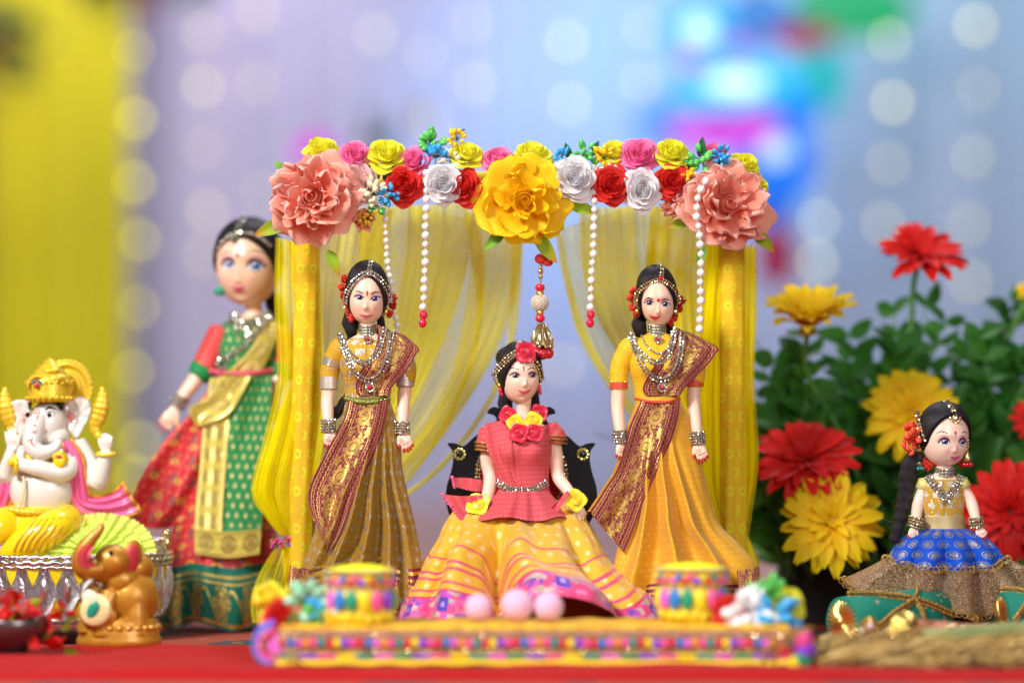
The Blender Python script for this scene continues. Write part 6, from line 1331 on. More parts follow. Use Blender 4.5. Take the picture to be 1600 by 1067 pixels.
mb.grid(np.stack(np.broadcast_arrays(98+rr*np.cos(th), 606+rr*np.sin(th)*1.02, -14+3*np.sin(q*16)+1.3*(q > .72)*np.sin(th*44)), -1), None, True); mb.tube(np.stack([98+40*np.cos(th[0]), 606+41*np.sin(th[0]), -14+0*th[0]], 1), 2.6+.7*np.sin(np.arange(90)*2.1), 8); mb.build('halo', IGOLD, D, FI)
for x, s_ in ((155, 1), (8, -1)):
    mb = MB(); mb.tube(cr([(x+s_*2, 606, 4), (x+s_*3, 622, 4), (x, 642, 4), (x-s_*4, 656, 4), (x-s_*8, 670, 4), (x+2, 690, 8)], 40), np.interp(np.linspace(0, 1, 40), [0, .12, .35, .6, .8, 1], [1.5, 7, 13, 12, 7, 4])+.8*np.sin(np.arange(40)*1.5), 16, sq=.6); mb.build('held_conch', IGOLD, D, FI)
mb = MB(); mb.tube([(160, 712, 16), (174, 710, 16)], [12, 12], 6).T; mb = MB(); th1 = np.linspace(0, 2*PI, 26); mb.tube(np.stack([166+13*np.cos(th1), 710+2*np.sin(th1), 15+12*np.sin(th1)], 1), 3.2, 8, False); mb.build('gold_bangle', IYEL, D, FI)
mb = MB(); mb.tube(np.stack([30+4*np.cos(th1), 727+13*np.sin(th1), 40+12*np.cos(th1)], 1), 3.6, 8, False).tube([(22, 726, 42), (34, 718, 46)], 6, 10); mb.build('gold_bangle', IYEL, D, FI)
mb = MB(); mb.tube(cr([(90, 714, 46), (100, 712, 44), (108, 722, 34), (106, 734, 40)], 20), 6.5, 10, sq=.5).ball((99, 722, 44), (10, 12, 6), 12, 8); mb.build('armband', IYEL, D, FI); MB().ball((99, 714, 50), (5, 3, 2), 10, 6).build('armband_stone', ROSEP, D, FI)
mb = MB(); mb.tube(cr([(46, 700, 30), (50, 716, 36), (62, 722, 38), (80, 716, 38)], 20), 4.5+.7*np.sin(np.arange(20)*1.8), 10); mb.build('gold_necklace', IYEL, D, FI); MB().ball((62, 716, 44), 3.8, 10, 7).build('necklace_stone', M('blue_cabochon', (.01, .16, .42), .15, coat=.5), D, FI)
mb = MB(); mb.tube(cr([(44, 745, 46), (46, 765, 48), (40, 785, 44), (34, 800, 40)], 40), 2.2+.6*np.sin(np.arange(40)*1.6), 8); mb.build('sacred_thread', M('cream_bead_cord', (.80, .72, .42), .3, coat=.4), D, FI)
mb = MB(); ell_loft(mb, [(68, 792, 0, 52, 42), (70, 806, 4, 56, 46), (74, 830, 6, 62, 50), (74, 870, 6, 66, 50)], 60)
limb(mb, [(110, 812, 14), (88, 826, 50), (48, 848, 60), (20, 866, 58)], [26, 28, 24, 14], 22); limb(mb, [(26, 812, 14), (4, 822, 40), (-20, 850, 50)], [24, 26, 20], 22); di = mb; mb.build('dhoti', IYEL, D, FI, remesh=1.8*FI.s)
HD_ = BH(di); mb = MB()
for k in range(9):
    x0 = 60+k*9; pts = [(x0+10, 806+abs(k-4)), (x0, 822+k), (x0-14, 842), (x0-22, 858)]
    p = cr([(a, b, (HD_.z(a, b) or 40)) for a, b in pts], 30); mb.tube(p, np.linspace(1.0, 2.4, 30), 6)
mb.build('dhoti_fold', IORA, D, FI, kind='stuff')
MB().tube(cr([(22, 796, 40), (60, 800, 50), (112, 796, 34)], 30), 5+.9*np.sin(np.arange(30)*2), 10).build('waist_cord', IGOLD, D, FI)
def sweep(name, pts, wid, wz, mat, edge, par):
    p = cr([(x, y, z) for (x, y), z in zip(pts, wz)], 50); w = np.interp(np.linspace(0, 1, 50), np.linspace(0, 1, len(wid)), wid); g = np.gradient(p, axis=0); g /= np.linalg.norm(g, axis=1)[:, None]
    nr = np.stack([-g[:, 1], g[:, 0], 0*g[:, 0]], 1); t = np.linspace(-1, 1, 22)
    P = p[:, None]+nr[:, None]*(w[:, None]*t)[..., None]/1; P[..., 2] += 4*np.sin(t*9)[None]*np.linspace(.3, 1, 50)[:, None]+6*(1-t**2)[None]
    mbb = MB().grid(P); mbb.grid(P-np.array([0, 0, 3.])); mbb.build(name, mat, par, FI)
    for s_ in (0, -1): MB().tube(P[:, s_], 2.6+.5*np.sin(np.arange(50)*1.3), 8).build('gold_edge', edge, par, FI)
    MB().tube(P[-1], 3.4+.8*np.sin(np.arange(22)*2), 8).build('gold_edge', edge, par, FI)
sweep('pink_shawl', [(106, 690), (120, 722), (124, 760), (132, 786), (160, 792), (190, 786), (204, 778)], [7, 12, 13, 15, 15, 20, 26], [22, 22, 16, 10, 4, 0, 0], IPINK, IORA, D)
sweep('pink_shawl', [(36, 700), (14, 735), (6, 770), (-6, 800)], [6, 12, 15, 16], [16, 10, 10, 6], IPINK, IORA, D)
# silver basket
bk = thing('silver_basket', tuple(Pw(100, 962, 2.235)), 'round embossed silver basket with yellow lining under the white and gold idol', 'basket'); c0 = (100, 0, 0)
MB().lathe([(150, 962), (156, 950), (160, 930), (163, 905), (163, 880), (162, 864), (158, 864), (156, 900), (140, 948), (0, 950)], 96, c0).build('yellow_lining', IYEL, bk, FI)
th = np.linspace(0, 2*PI, 241); 
mb = MB(); mb.tube(np.stack([100+164*np.cos(th), 864+1.2*np.sin(th*60), 164*np.sin(th)], 1), 3.4, 8, False).tube(np.stack([100+165*np.cos(th), 872+1.6*np.sin(th*50), 165*np.sin(th)], 1), 3.6, 8, False).tube(np.stack([100+164*np.cos(th), 879+1.2*np.sin(th*60+2), 164*np.sin(th)], 1), 3.0, 8, False); mb.build('braided_rim', SILV, bk, FI)
MB().tube(np.stack([100+153*np.cos(th), 959+0*th, 153*np.sin(th)], 1), 5, 10, False).build('foot_ring', SILV, bk, FI)
tt = np.linspace(0, 1, 16)[:, None]; aa = np.linspace(-1, 1, 7)[None]; wv = 8+11*np.sin(PI*np.clip(tt*1.15, 0, 1))**2+3*(tt > .85)
P = np.stack(np.broadcast_arrays(aa*wv, 163-10*tt**2+5*(1-aa**2)*np.sin(PI*tt)+1.5, -(tt*78)), -1); sp = MB().grid(P).mesh('silver_petal', SILV)
for i in range(30):
    a = i*2*PI/30; inst('silver_petal', sp, bk, at(FI, 100, 882, 0) @ Matrix.Rotation(a, 4, 'Z') @ Matrix.Rotation(PI, 4, 'Z'))
    if math.sin(a) >= -.3: MB().ball((100+165*math.cos(a+.105), 912, 165*math.sin(a+.105)), (7, 20, 4), 8, 8, R=rotm(0, 0, 0) @ rotm(0, PI/2-a-.105, 0)).build('embossed_drop', SILV, bk, FI)
pf = thing('paper_flower', at(FI, 162, 862, 60).translation, 'lime green crinkled paper flower lying in the basket behind the elephant', 'paper flower')
LR = [(8, .40, .22, .7, .0, .05), (12, .72, .14, .5, .0, .06), (16, .9, .08, .40, .0, .06), (22, 1.0, .02, .26, .0, .05)]
for R_, ww, ph_ in ((90, 60, 0), (70, 68, 1), (48, 76, 2), (26, 84, 3)):
    tq = np.linspace(0, 2*PI, 241)[None]; q = np.linspace(0.02, 1, 14)[:, None]; n_ = 30-ph_*5; rr = R_*q*(1+.035*np.abs(np.sin(tq*n_))*(q > .9))
    MB().grid(np.stack(np.broadcast_arrays(160+rr*np.cos(tq), 866-rr*np.sin(tq)*.70-ph_*3, ww-rr*np.sin(tq)*.5+(1.4+2.2*q)*np.sin(tq*n_+ph_)+6*q**2*np.sin(tq*5+ph_)), -1), np.stack(np.broadcast_arrays(tq/6, q+0*tq), -1)).build('pleated_layer', LIME, pf, FI)
kn = thing('silver_pot', at(FI, 250, 862, 0).translation, 'small silver pot with a beaded knob standing at the basket rim', 'pot')
mb = MB(); mb.lathe([(0, 838), (20, 839), (22, 843), (17, 848), (20, 866), (0, 868)], 28, (243, 0, 20)); mb.build('pot_body', SILV, kn, FI); mb = MB(); mb.lathe([(0, 826), (5, 828), (7, 834), (4, 840), (8, 846), (6, 856), (0, 858)], 18, (263, 0, 30)); mb.build('knob', GEMG, kn, FI)
# elephant figurine
FEL = Frame(186, 1007, 2.062); FEL.o[2] = .0072
el = thing('elephant_figurine', tuple(FEL.o), 'small golden orange elephant figurine with raised trunk and red ears in front of the basket', 'figurine')
mb = MB(); mb.ball((205, 935, -6), (42, 46, 40), 26, 18).ball((178, 876, 18), (29, 27, 27), 24, 18).ball((160, 895, 22), (20, 14, 18), 16, 12).ball((190, 905, 6), (30, 26, 28), 18, 12).ball((212, 888, -12), (26, 24, 28), 18, 12)
limb(mb, [(160, 888, 28), (138, 886, 40), (134, 866, 46), (148, 842, 46), (162, 826, 44), (164, 818, 42)], [17, 16, 14, 10, 6.5, 5], 18)
limb(mb, [(176, 925, 18), (168, 955, 26), (166, 990, 28)], [18, 17, 18], 16); limb(mb, [(214, 930, 10), (216, 960, 16), (216, 990, 18)], [20, 19, 20], 16); limb(mb, [(150, 915, 12), (142, 950, 16), (140, 985, 18)], [15, 15, 16], 16)
mb.ball((160, 958, 40), (30, 20, 8), 16, 10); eb = mb; mb.build('body', ELEM, el, FEL, remesh=1.3*FEL.s); HL = BH(eb)
mb = MB(); mb.lathe([(0, 960), (50, 962), (60, 968), (58, 976), (64, 982), (62, 990), (66, 996), (66, 1003), (62, 1007), (0, 1007)], 48, (186, 0, 0)); V = mb.V[-1]; V[:, 2] *= .7
for i in range(26): a = i*2*PI/26; mb.ball((186+60*math.cos(a), 978, 42*math.sin(a)), (7, 6, 5), 8, 6)
mb.build('base', ELEM, el, FEL)
def disc(mb, c, ru, rv, yaw, m=0, d=3.5): return mb.ball(c, (ru, rv, d), 20, 12, R=rotm(0, yaw, .15), m=m)
disc(MB(), (208, 872, 16), 18, 30, .6).build('ear', ELEM, el, FEL); disc(MB(), (208, 873, 20), 13, 24, .6).build('ear_inside', ROSEP, el, FEL); disc(MB(), (128, 858, 8), 9, 17, -.5).build('ear', ELEM, el, FEL)
mb = MB(); blob_decal(mb, HL, 179, 862, 4.2, 3.6, .8, 0); mb.build('eye', PUP, el, FEL)
mb = MB(); 
for q in np.linspace(0, 1, 14): blob_decal(mb, HL, 146-6*math.sin(q*3), 852+q*28, 10, 4, 1.2, 0, n=12, rings=2)
mb.build('red_trunk_paint', ROSEP, el, FEL, kind='stuff')
mb = MB(); mb.ball((158, 948, 50), (24, 26, 5), 20, 12, R=rotm(.1, .1, .5)); mb.build('saddle_shield', M('pale_gold_paint', (.88, .74, .34), .35, .2, bump=.6, bs=500), el, FEL); MB().ball((154, 948, 54.5), (9, 15, 3), 14, 10, R=rotm(0, 0, .5)).build('teal_inlay', TEALP, el, FEL)
MB().ball((150, 930, 50), (16, 12, 5), 14, 10, R=rotm(0, 0, .6)).build('cream_inlay', M('cream_paint', (.82, .78, .58), .35), el, FEL)
MB().tube([(150, 902, 40), (142, 912, 52), (138, 920, 56)], [4, 3, 1], 8).build('tusk', PORC, el, FEL)
# bronze bowl with red petals, blurred at the lower left corner
FBW = Frame(20, 1020, 1.99); FBW.o[2] = .0072
bw = thing('metal_bowl', tuple(FBW.o), 'dark bronze bowl with red flower petals spilling over it at the lower left corner', 'bowl')
MB().lathe([(60, 966), (62, 968), (58, 985), (44, 1004), (24, 1012), (26, 1020), (0, 1020), (0, 1008), (40, 996), (54, 975), (58, 966)][::1], 48, (18, 0, 0)).build('bowl_body', M('dark_bronze', (.16, .13, .13), .25, .8), bw, FBW)
pp_ = thing('petal_pile', at(FBW, 30, 968, 0).translation, 'pile of red flower petals with a few orange ones in the bronze bowl', 'flower petals'); rs = random.Random(4)
for i in range(70):
    if i < 52: a, r_ = rs.uniform(0, 6.28), rs.uniform(0, 56); u, v, w = 20+r_*math.cos(a), 966-rs.uniform(0, 1)*(30-r_*.4), r_*math.sin(a)
    else: u, v, w = rs.uniform(70, 104), rs.uniform(950, 1016), rs.uniform(0, 40)
    mt = rs.choice([G_RED, G_RED, F_RED, F_RED, F_SALM, LEAFR] if i > 2 else [F_WHITE]); k = 'pp'+mt.name
    if k not in LM: LM[k] = leafmesh(mt, 1, .30, .14, -.3)
    inst('petal', LM[k], pp_, at(FBW, u, v, w) @ Euler([rs.uniform(0, 6) for _ in range(3)]).to_matrix().to_4x4() @ Matrix.Scale(rs.uniform(18, 34), 4))

# ------------------------------------------------------------------ fresh flowers at the right
def gpet(mat, key):
    if key in RM: return RM[key]
    out = []
    for q in range(3):
        a = np.linspace(-1, 1, 7)[None]; t = np.linspace(0, 1, 10)[:, None]; wv = .150*np.sin(PI*np.clip(t*.72+.12, 0, 1))**.6*(1-.45*t**12)+.006; nk = 1-.05*np.cos(a*PI*2+q)*t**8
        P = np.stack(np.broadcast_arrays(a*wv, (.10+.90*t)*nk, .06*np.abs(a)*t+(.34-.1*q)*t-.42*t**2.4+.02*np.sin(t*7+q)), -1); out.append(MB().grid(P).mesh('petal', mat))
    RM[key] = out; return out
GCEN = M('yellow_green_disc', (.55, .40, .03), .7, bump=1, bs=700); GCENR = M('dark_red_disc', (.12, .01, .01), .8, bump=1, bs=700)
FLW = []
def gerbera(u, v, d, r, mat, yaw, pitch, label, cup=0., n=22, seed=0, foot=None):
    fr = Frame(u, v, d); t = thing('gerbera', tuple(fr.o), label, 'flower', 'gerberas of the flower arrangement'); L = gpet(mat, 'g'+mat.name); rs = random.Random(seed)
    B = at(fr, u, v, 0) @ face(yaw, pitch) @ Matrix.Scale(r, 4)
    for ring, (sc_, tilt, cnt) in enumerate(((1.0, cup, n-6), (.90, cup+.16, n-8), (.55, cup+.5, n-9), (.32, cup+.9, 12))):
        for i in range(cnt):
            m = B @ Matrix.Rotation(i*2*PI/cnt+ring*.15+rs.uniform(-.08, .08), 4, 'Z') @ Matrix.Rotation(tilt+rs.uniform(-.10, .10), 4, 'X') @ Matrix.Scale(sc_*rs.uniform(.9, 1.06), 4); inst('petal', L[rs.randrange(3)], t, m)
    mb = MB(); mb.ball((0, 0, .02), (.17, .17, .10), 16, 10); me = mb.mesh('flower_centre', GCEN if 'yellow' in mat.name else GCENR); inst('flower_centre', me, t, B)
    ax = (face(yaw, pitch) @ Vector((0, 0, -1))); f = foot or (1420, 930); k = np.array([(u, v, 0), (u+ax.x*r*.9, v-ax.z*r*.9, -ax.y*r*.9), ((u+f[0])/2, (v+f[1])/2, -60), (f[0]+(u-f[0])*.2, f[1], -90)], float)
    MB().tube(cr(k, 24), 4.5, 8).build('stem', STEM, t, fr); return t
gerbera(1437, 408, 2.38, 74, G_RED, .1, .85, 'red gerbera standing highest above the leaves', .35, 20, 1)
gerbera(1262, 518, 2.34, 84, G_YEL, -.1, 1.05, 'yellow gerbera seen from the side next to the right pillar', .78, 22, 2)
gerbera(1424, 645, 2.34, 74, G_YEL, -.15, .25, 'orange yellow gerbera right behind the small doll head', .1, 24, 3)
gerbera(1260, 722, 2.30, 82, G_RED, -.1, .75, 'large red gerbera between the right pillar and the small doll', .18, 24, 4)
gerbera(1300, 815, 2.27, 84, G_YEL, .05, .30, 'big yellow gerbera lowest of all, beside the blue skirt', .08, 24, 5)
gerbera(1580, 800, 2.28, 84, G_RED, -.25, .1, 'red gerbera cut by the frame, to the right of the small doll top', .12, 24, 6)
gerbera(1612, 655, 2.36, 34, G_RED, -.2, .2, 'small red gerbera at the right edge of the leaves', .2, 18, 7)
gerbera(1606, 455, 2.40, 20, G_YEL, -.2, .5, 'tiny yellow blossom high at the right edge', .2, 14, 8)
FA = Frame(1420, 975, 2.42)
fa = thing('foliage_arrangement', tuple(FA.o), 'dense green leaf arrangement behind the gerberas at right', 'foliage')
extrude(MB(), cr([(1225, 975), (1215, 900), (1260, 850), (1420, 835), (1600, 850), (1680, 900), (1680, 975)], 80)[:, :2] if False else [(1225, 975), (1215, 900), (1260, 850), (1420, 835), (1600, 850), (1680, 900), (1680, 975)], -60, 40, bev=6).build('dark_foam_backing', M('dark_gap_backing', (.008, .010, .010), .8), fa, FA, smooth=False)  # foam block put in black behind the leaves for the dark lower gaps
rs = random.Random(11); mb = MB(); cnt = 0
for s_ in range(120):
    bx = rs.uniform(1225, 1660); a = rs.uniform(-.5, .5)+(bx-1430)/520; Ls = rs.uniform(150, 450)*(1-.18*abs(bx-1440)/220)
    if bx < 1300: Ls = min(Ls, 430)
    y0 = 900; w0 = rs.uniform(-70, 60); p = [(bx, y0, w0), (bx+math.sin(a)*Ls*.5, y0-Ls*.5, w0+10), (bx+math.sin(a*1.4)*Ls*1.0, y0-math.cos(a)*Ls, w0+20)]
    q = cr(p, 12); mb.tube(q, np.linspace(2.6, 1.0, 12), 6)
    for i in range(3, 12):
        if cnt >= 2200: break
        for sd in (-1, 1):
            if q[i][1] > 935 or q[i][0] < 1188: continue
            Lf = rs.uniform(34, 66)*(1.15 if q[i][1] > 650 else .85); leaf(fa, FA, q[i][0], q[i][1], q[i][2], Lf, a+sd*rs.uniform(.5, 1.3), FOL, tilt=rs.uniform(-.7, .7), roll=rs.uniform(-.9, .9), wd=rs.uniform(.5, 1.05)); cnt += 1
mb.build('stems', STEM, fa, FA, kind='stuff')
ff = [o for o in fa.children if o.name.split('.')[0] == 'leaf']
if len(ff) > 300:                       # beyond 300 leaves: the rest joined into one part
    big = sorted(ff, key=lambda o: -o.matrix_basis.translation.y*0-o.matrix_basis.to_scale().x)[300:]; mb = MB(); base = np.array([tuple(v.co) for v in LM[FOL.name].vertices]); Qf = np.array([list(p.vertices) for p in LM[FOL.name].polygons]); uvs = np.zeros((len(base), 2))
    for p in LM[FOL.name].polygons:
        for li in p.loop_indices: uvs[LM[FOL.name].loops[li].vertex_index] = LM[FOL.name].uv_layers[0].data[li].uv
    for o in big:
        m = np.array(o.matrix_basis); mb.add(base @ m[:3, :3].T+m[:3, 3]+WOFF[fa.name], Qf, None, uvs); bpy.data.objects.remove(o)
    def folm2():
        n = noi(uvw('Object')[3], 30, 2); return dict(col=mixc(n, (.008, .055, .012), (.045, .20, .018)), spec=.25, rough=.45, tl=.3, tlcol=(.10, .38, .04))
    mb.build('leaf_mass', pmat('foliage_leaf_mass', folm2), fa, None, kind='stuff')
# ------------------------------------------------------------------ green bolsters, brooches, straw
FR_ = Frame(1400, 985, 2.12); FR_.o[2] = .0008
def bolster(p0, p1, R, label, braids, cap0=True):
    t = thing('bolster', at(FR_, (p0[0]+p1[0])/2, 985, (p0[2]+p1[2])/2).translation, label, 'bolster', 'green bolsters under the small doll'); p0, p1 = np.array(p0, float), np.array(p1, float); ax = p1-p0; L = np.linalg.norm(ax); ax /= L
    up = np.array([0, -1., 0]); sd = -np.cross(ax, up); sd /= np.linalg.norm(sd); up = np.cross(ax, sd)
    def S(s, a, r): return p0+ax*s*L+(up*math.cos(a)+sd*math.sin(a))*r
    mb = MB(); rows = []; uvr = []
    for s, r in [(-.02, R*.6), (-.015, R*.9), (0, R), (.25, R*1.03), (.5, R*.98), (.75, R*1.03), (1, R), (1.015, R*.9), (1.02, R*.5)]:
        rows.append([S(s, a, r*(1+.012*math.sin(a*7+s*20))) for a in np.linspace(0, 2*PI, 48, endpoint=False)]); uvr.append([(s*L, a*R) for a in np.linspace(0, 2*PI, 48, endpoint=False)])
    mb.grid(np.array(rows), np.array(uvr), True).build('bolster_cloth', M_BOL, t, FR_)
    for s, sg in ((-.03, -1), (1.03, 1)):
        mb = MB(); c = p0+ax*s*L; rr = []
        for k, (q, z) in enumerate(((0, 5), (.12, 6), (.2, 3), (.55, 2.5), (.85, 1), (1, -2))): rr.append([c+ax*sg*(z+(3.0*q*math.sin(a*26) if q > .15 else 0)-2)+(up*math.cos(a)+sd*math.sin(a))*R*.84*q for a in np.linspace(0, 2*PI, 120, endpoint=False)])
        mb.grid(np.array(rr), None, True).build('gold_end_cap', GOLDM, t, FR_)
    for br in braids:
        p = np.array([S(s, a, R*1.05) for s, a in cr([(s, a, 0) for s, a in br], 60)[:, :2]]); mb = MB()
        for o_ in (-3.2, 3.2): mb.tube(p+np.array([0, o_, 0]), 3.0+.9*np.sin(np.arange(60)*2.2), 8)
        mb.build('gold_braid', ZARI, t, FR_)
    return t
M_BOL = cloth_mat('emerald_bolster_cloth', (.003, .16, .10), lambda u, v: (noi(comb(u*.05, v*.05), 1.0, 1) > .60)*(vor(comb(u*.1, v*.1), 1.0) < .38), (.60, .56, .38), rough=.55, gm=.6, base2=(.005, .24, .16))
bolster((1306, 942, 96), (1462, 935, -4), 42, 'left green bolster with gold pleated end facing the camera', [[(.04, .05), (.35, .45), (.62, .80), (.98, 1.5)], [(.05, 1.9), (.35, 1.25), (.62, .80), (.86, -.2)], [(.62, .8), (.66, 1.5), (.68, 2.2)]])
bolster((1558, 938, 44), (1720, 934, 20), 42, 'right green bolster cut by the picture edge beside the sequin border', [[(.0, -.2), (.25, .6), (.5, 1.5)], [(.0, 1.6), (.25, .6), (.5, -.2)], [(.5, -.2), (.75, .6), (1, 1.5)]])
FJ = Frame(1400, 1020, 2.0); FJ.o[2] = .0076
bj = thing('gold_brooch', at(FJ, 1400, 1020, 20).translation, 'cluster of gold pleated discs with pink stones lying before the left bolster', 'brooch')
def pleat(c, r, yaw, pitch, nm='gold_disc'):
    mb = MB(); R = np.array(Euler((pitch, yaw, 0)).to_matrix()); rr = []
    for q, z in ((0, 4), (.15, 5), (.25, 2), (1, -2), (1, -4), (0, -4)): rr.append([np.array(c)+R @ np.array([q*r*math.cos(a), q*r*math.sin(a), z+(1.8*math.sin(a*28) if q > .2 else 0)]) for a in np.linspace(0, 2*PI, 112, endpoint=False)])
    mb.grid(np.array(rr), None, True).build(nm, GOLDM, bj, FJ)
pleat((1414, 988, 30), 33, .5, .2); pleat((1388, 1002, 36), 26, -.6, .3)
for x, y, r in ((1354, 978, 15), (1352, 1004, 14)): pleat((x, y, 40), r, .1, .2); MB().ball((x, y, 47), r*.42, 12, 8).build('pink_stone', M('pale_pink_stone', (.80, .50, .62), .12, coat=.5), bj, FJ)
for x, y in ((1318, 1010), (1334, 1006), (1338, 1018), (1340, 985)): MB().ball((x, y, 46), 5.5, 10, 8).build('pearl', PEARL, bj, FJ)
MB().tube(cr([(1340, 980, 40), (1336, 1000, 42), (1345, 1015, 42), (1380, 1014, 38)], 20), 2.2, 8).build('gold_wire', GOLDM, bj, FJ)
cl = MB(); ribbon(cl, [(1425, 968), (1470, 972), (1530, 978)], [(1420, 1018), (1470, 1020), (1530, 1012)], Hug(), 16, 40, wmin=[(0, 10), (1, 16)], fold=lambda t, v: 8*t+4*np.sin(v*12+t*4)); o = cl.build('pink_gold_cloth', M('dusty_pink_brocade', (.52, .20, .12), .6, var=.5, vs=260, bump=.8, bs=900), None, FJ); tag(o, 'crumpled dusty pink and gold cloth scrap behind the straw mat', 'cloth'); recentre(o)
bt = thing('beaded_trim', at(FJ, 1560, 1010, 30).translation, 'purple and gold beaded trim lying in front of the right bolster', 'trim'); mb = MB(); rs_ = np.random.RandomState(8)
for i in range(420): x = rs_.uniform(1476, 1640); mb.ball((x, 984+(x-1476)*.03+rs_.uniform(-9, 9), 20+rs_.uniform(-6, 10)), rs_.uniform(2.2, 3.6), 6, 5, m=rs_.randint(4))
mb.build('beads', [M('plum_bead', (.34, .06, .16), .2, .4, coat=.4), GEMG, ZARI, M('copper_bead', (.55, .22, .10), .2, .7)], bt, FJ, kind='stuff')
FSW = Frame(1440, 1040, 1.93); FSW.o[2] = .0078
sm_ = thing('straw_mat', at(FSW, 1450, 1040, 0).translation, 'fuzzy golden brown straw mat at the lower right corner', 'straw mat'); mb = MB(); rs_ = np.random.RandomState(21)
for i in range(2600):
    x = rs_.uniform(1262, 1680); y = rs_.uniform(-6, 26); w = rs_.uniform(-40, 112); a = rs_.normal(0, .5); Ls = rs_.uniform(26, 84); z = rs_.uniform(0, 30)*max(.15, 1-abs(w-10)/90)
    p0 = np.array([x, 1036-z, w]); d = np.array([math.cos(a), -rs_.uniform(-.2, .5), math.sin(a)])*Ls; s_ = np.array([0, 1.0, .8])*rs_.uniform(1.0, 2.6); mb.add([p0-s_, p0+s_, p0+d], T=[(0, 1, 2)], m=rs_.randint(3))
mb.build('straw_fibre', [M('straw_a', (.34, .18, .03), .7), M('straw_b', (.74, .52, .16), .6), M('straw_c', (.10, .05, .012), .8)], sm_, FSW, smooth=False, kind='stuff')
xs_ = np.linspace(1268, 1690, 80)[None]; tt_ = np.linspace(0, 1, 12)[:, None]; MB().grid(np.stack(np.broadcast_arrays(xs_, 1040-4*np.sin(PI*tt_)*(1+.2*np.sin(xs_*.09)), -44+160*tt_), -1)).build('mat_base', MATS['straw_a'], sm_, FSW)
for k, (x0, y0, x1, y1) in enumerate([(1440, 1004, 1600, 992), (1470, 1022, 1640, 1008), (1300, 1022, 1420, 1030)]):
    t = thing('wheat_ear', at(FSW, (x0+x1)/2, 1030, 20).translation, ('pale green wheat ear lying on top of the straw mat, nearest the pink cloth', 'golden wheat ear lying lower on the straw mat at the right edge', 'golden wheat ear lying at the left end of the straw mat')[k], 'wheat ear'); mb = MB(); mb.tube([(x0, y0, 24), ((x0+x1)/2, (y0+y1)/2-4, 26), (x1, y1, 20)], 1.6, 6)
    mb.build('stalk', STEM, t, FSW); mb = MB()
    for i in range(34):
        q = i/34; c = (x0+(x1-x0)*q, y0+(y1-y0)*q-3, 25); s_ = 1 if i % 2 else -1; mb.ball((c[0]+4, c[1]+s_*5, c[2]), (9, 3.2, 3.4), 8, 6, R=rotm(0, 0, s_*.55))
    mb.build('grains', M('pale_green_grain' if k == 0 else 'gold_grain', (.38, .44, .18) if k == 0 else (.66, .42, .08), .45, .2), t, FSW, kind='stuff')

# ------------------------------------------------------------------ decorated tray with two cups
FTY = Frame(815, 1037, 1.885); FTY.o[2] = .0078
ty = thing('decorated_tray', tuple(FTY.o), 'long yellow tray edged with multicoloured beads along the front of the display', 'tray')
zc = [M('tray_yellow_satin', (.92, .64, .01), .45, var=.12, vs=40)]
def rbox(x0, x1, y0, y1, w0, w1, mat, nm, par=ty, fr=FTY, ruf=0):
    mb = MB(); n = 80; sec = [(w0, y1), (w0, y0+2), (w0+2, y0), (w1-2, y0), (w1, y0+2), (w1, y1)]; xs = np.linspace(x0, x1, n)
    mb.grid(np.array([[(x, y+ruf*math.sin(x*.09+w*.05), w+ruf*.6*math.sin(x*.13)) for w, y in sec] for x in xs]))
    for x in (x0, x1): mb.add([(x, y, w) for w, y in sec], Q=[(0, 1, 4, 5), (1, 2, 3, 4)] if x == x0 else [(5, 4, 1, 0), (4, 3, 2, 1)])
    return mb.build(nm, mat, par, fr)
rbox(440, 1232, 979, 1037, -190, 0, M('tray_mustard_satin', (.74, .42, .01), .5, var=.25, vs=60), 'tray_body', ruf=1.6); rbox(436, 1236, 985, 996, -194, 3, M('rosy_gold_braid', (.42, .20, .12), .5, .4, var=.5, vs=400, bump=1, bs=900), 'gold_braid_band'); rbox(436, 1236, 1012, 1021, -194, 3, ZARI, 'gold_braid_band'); rbox(432, 1240, 1030, 1037.4, -196, 6, zc[0], 'yellow_foot_band', ruf=1.0)
SEQ = ['red', 'blue', 'magenta', 'orange', 'pink', 'teal', 'red', 'yellow', 'purple', 'pink']
bb = {k: MB().ball((0, 0, 0), 1, 10, 8).mesh('bead', CONES[k]) for k in set(SEQ)}
for i in range(66): inst('bead', bb[SEQ[i % 10]], ty, at(FTY, 444+i*12.1, 1004.5+random.uniform(-.8, .8), 4) @ Matrix.Diagonal((6.6, 5, 8.0, 1)))
mb = MB()
for i in range(58):
    x = 446+i*13.6; mb.ball((x, 980.5+RS.uniform(-1, 1), -3), (8.5, 3.2+RS.uniform(0, 1.6), 5), 8, 6, m=RS.randint(2))
mb.build('puffed_lip', [zc[0], M('tray_orange_satin', (.84, .44, .02), .5)], ty, FTY)
SEQ2 = ['green', 'purple', 'pink', 'yellow', 'teal', 'magenta']
tb_ = {k: MB().tube([(-1, 0, 0), (1, 0, 0)], 1, 10).mesh('cord_piece', CONES[k]) for k in SEQ2}
for i in range(27): inst('cord_piece', tb_[SEQ2[i % 6]], ty, at(FTY, 454+i*29.4, 1025, 3) @ Matrix.Diagonal((12.5, 3.6, 4.2, 1)))
mb = MB()
for i in range(150): x = 444+i*5.3; (gem(mb, (x, 1016, 8), 2.3) if RS.rand() < .75 else 0)
for i in range(60): x = 440+i*13.2; gem(mb, (x+RS.uniform(-3, 3), 993.5, 7), 2.4)
mb.build('sequins', [GEMG], ty, FTY, smooth=False, kind='stuff')
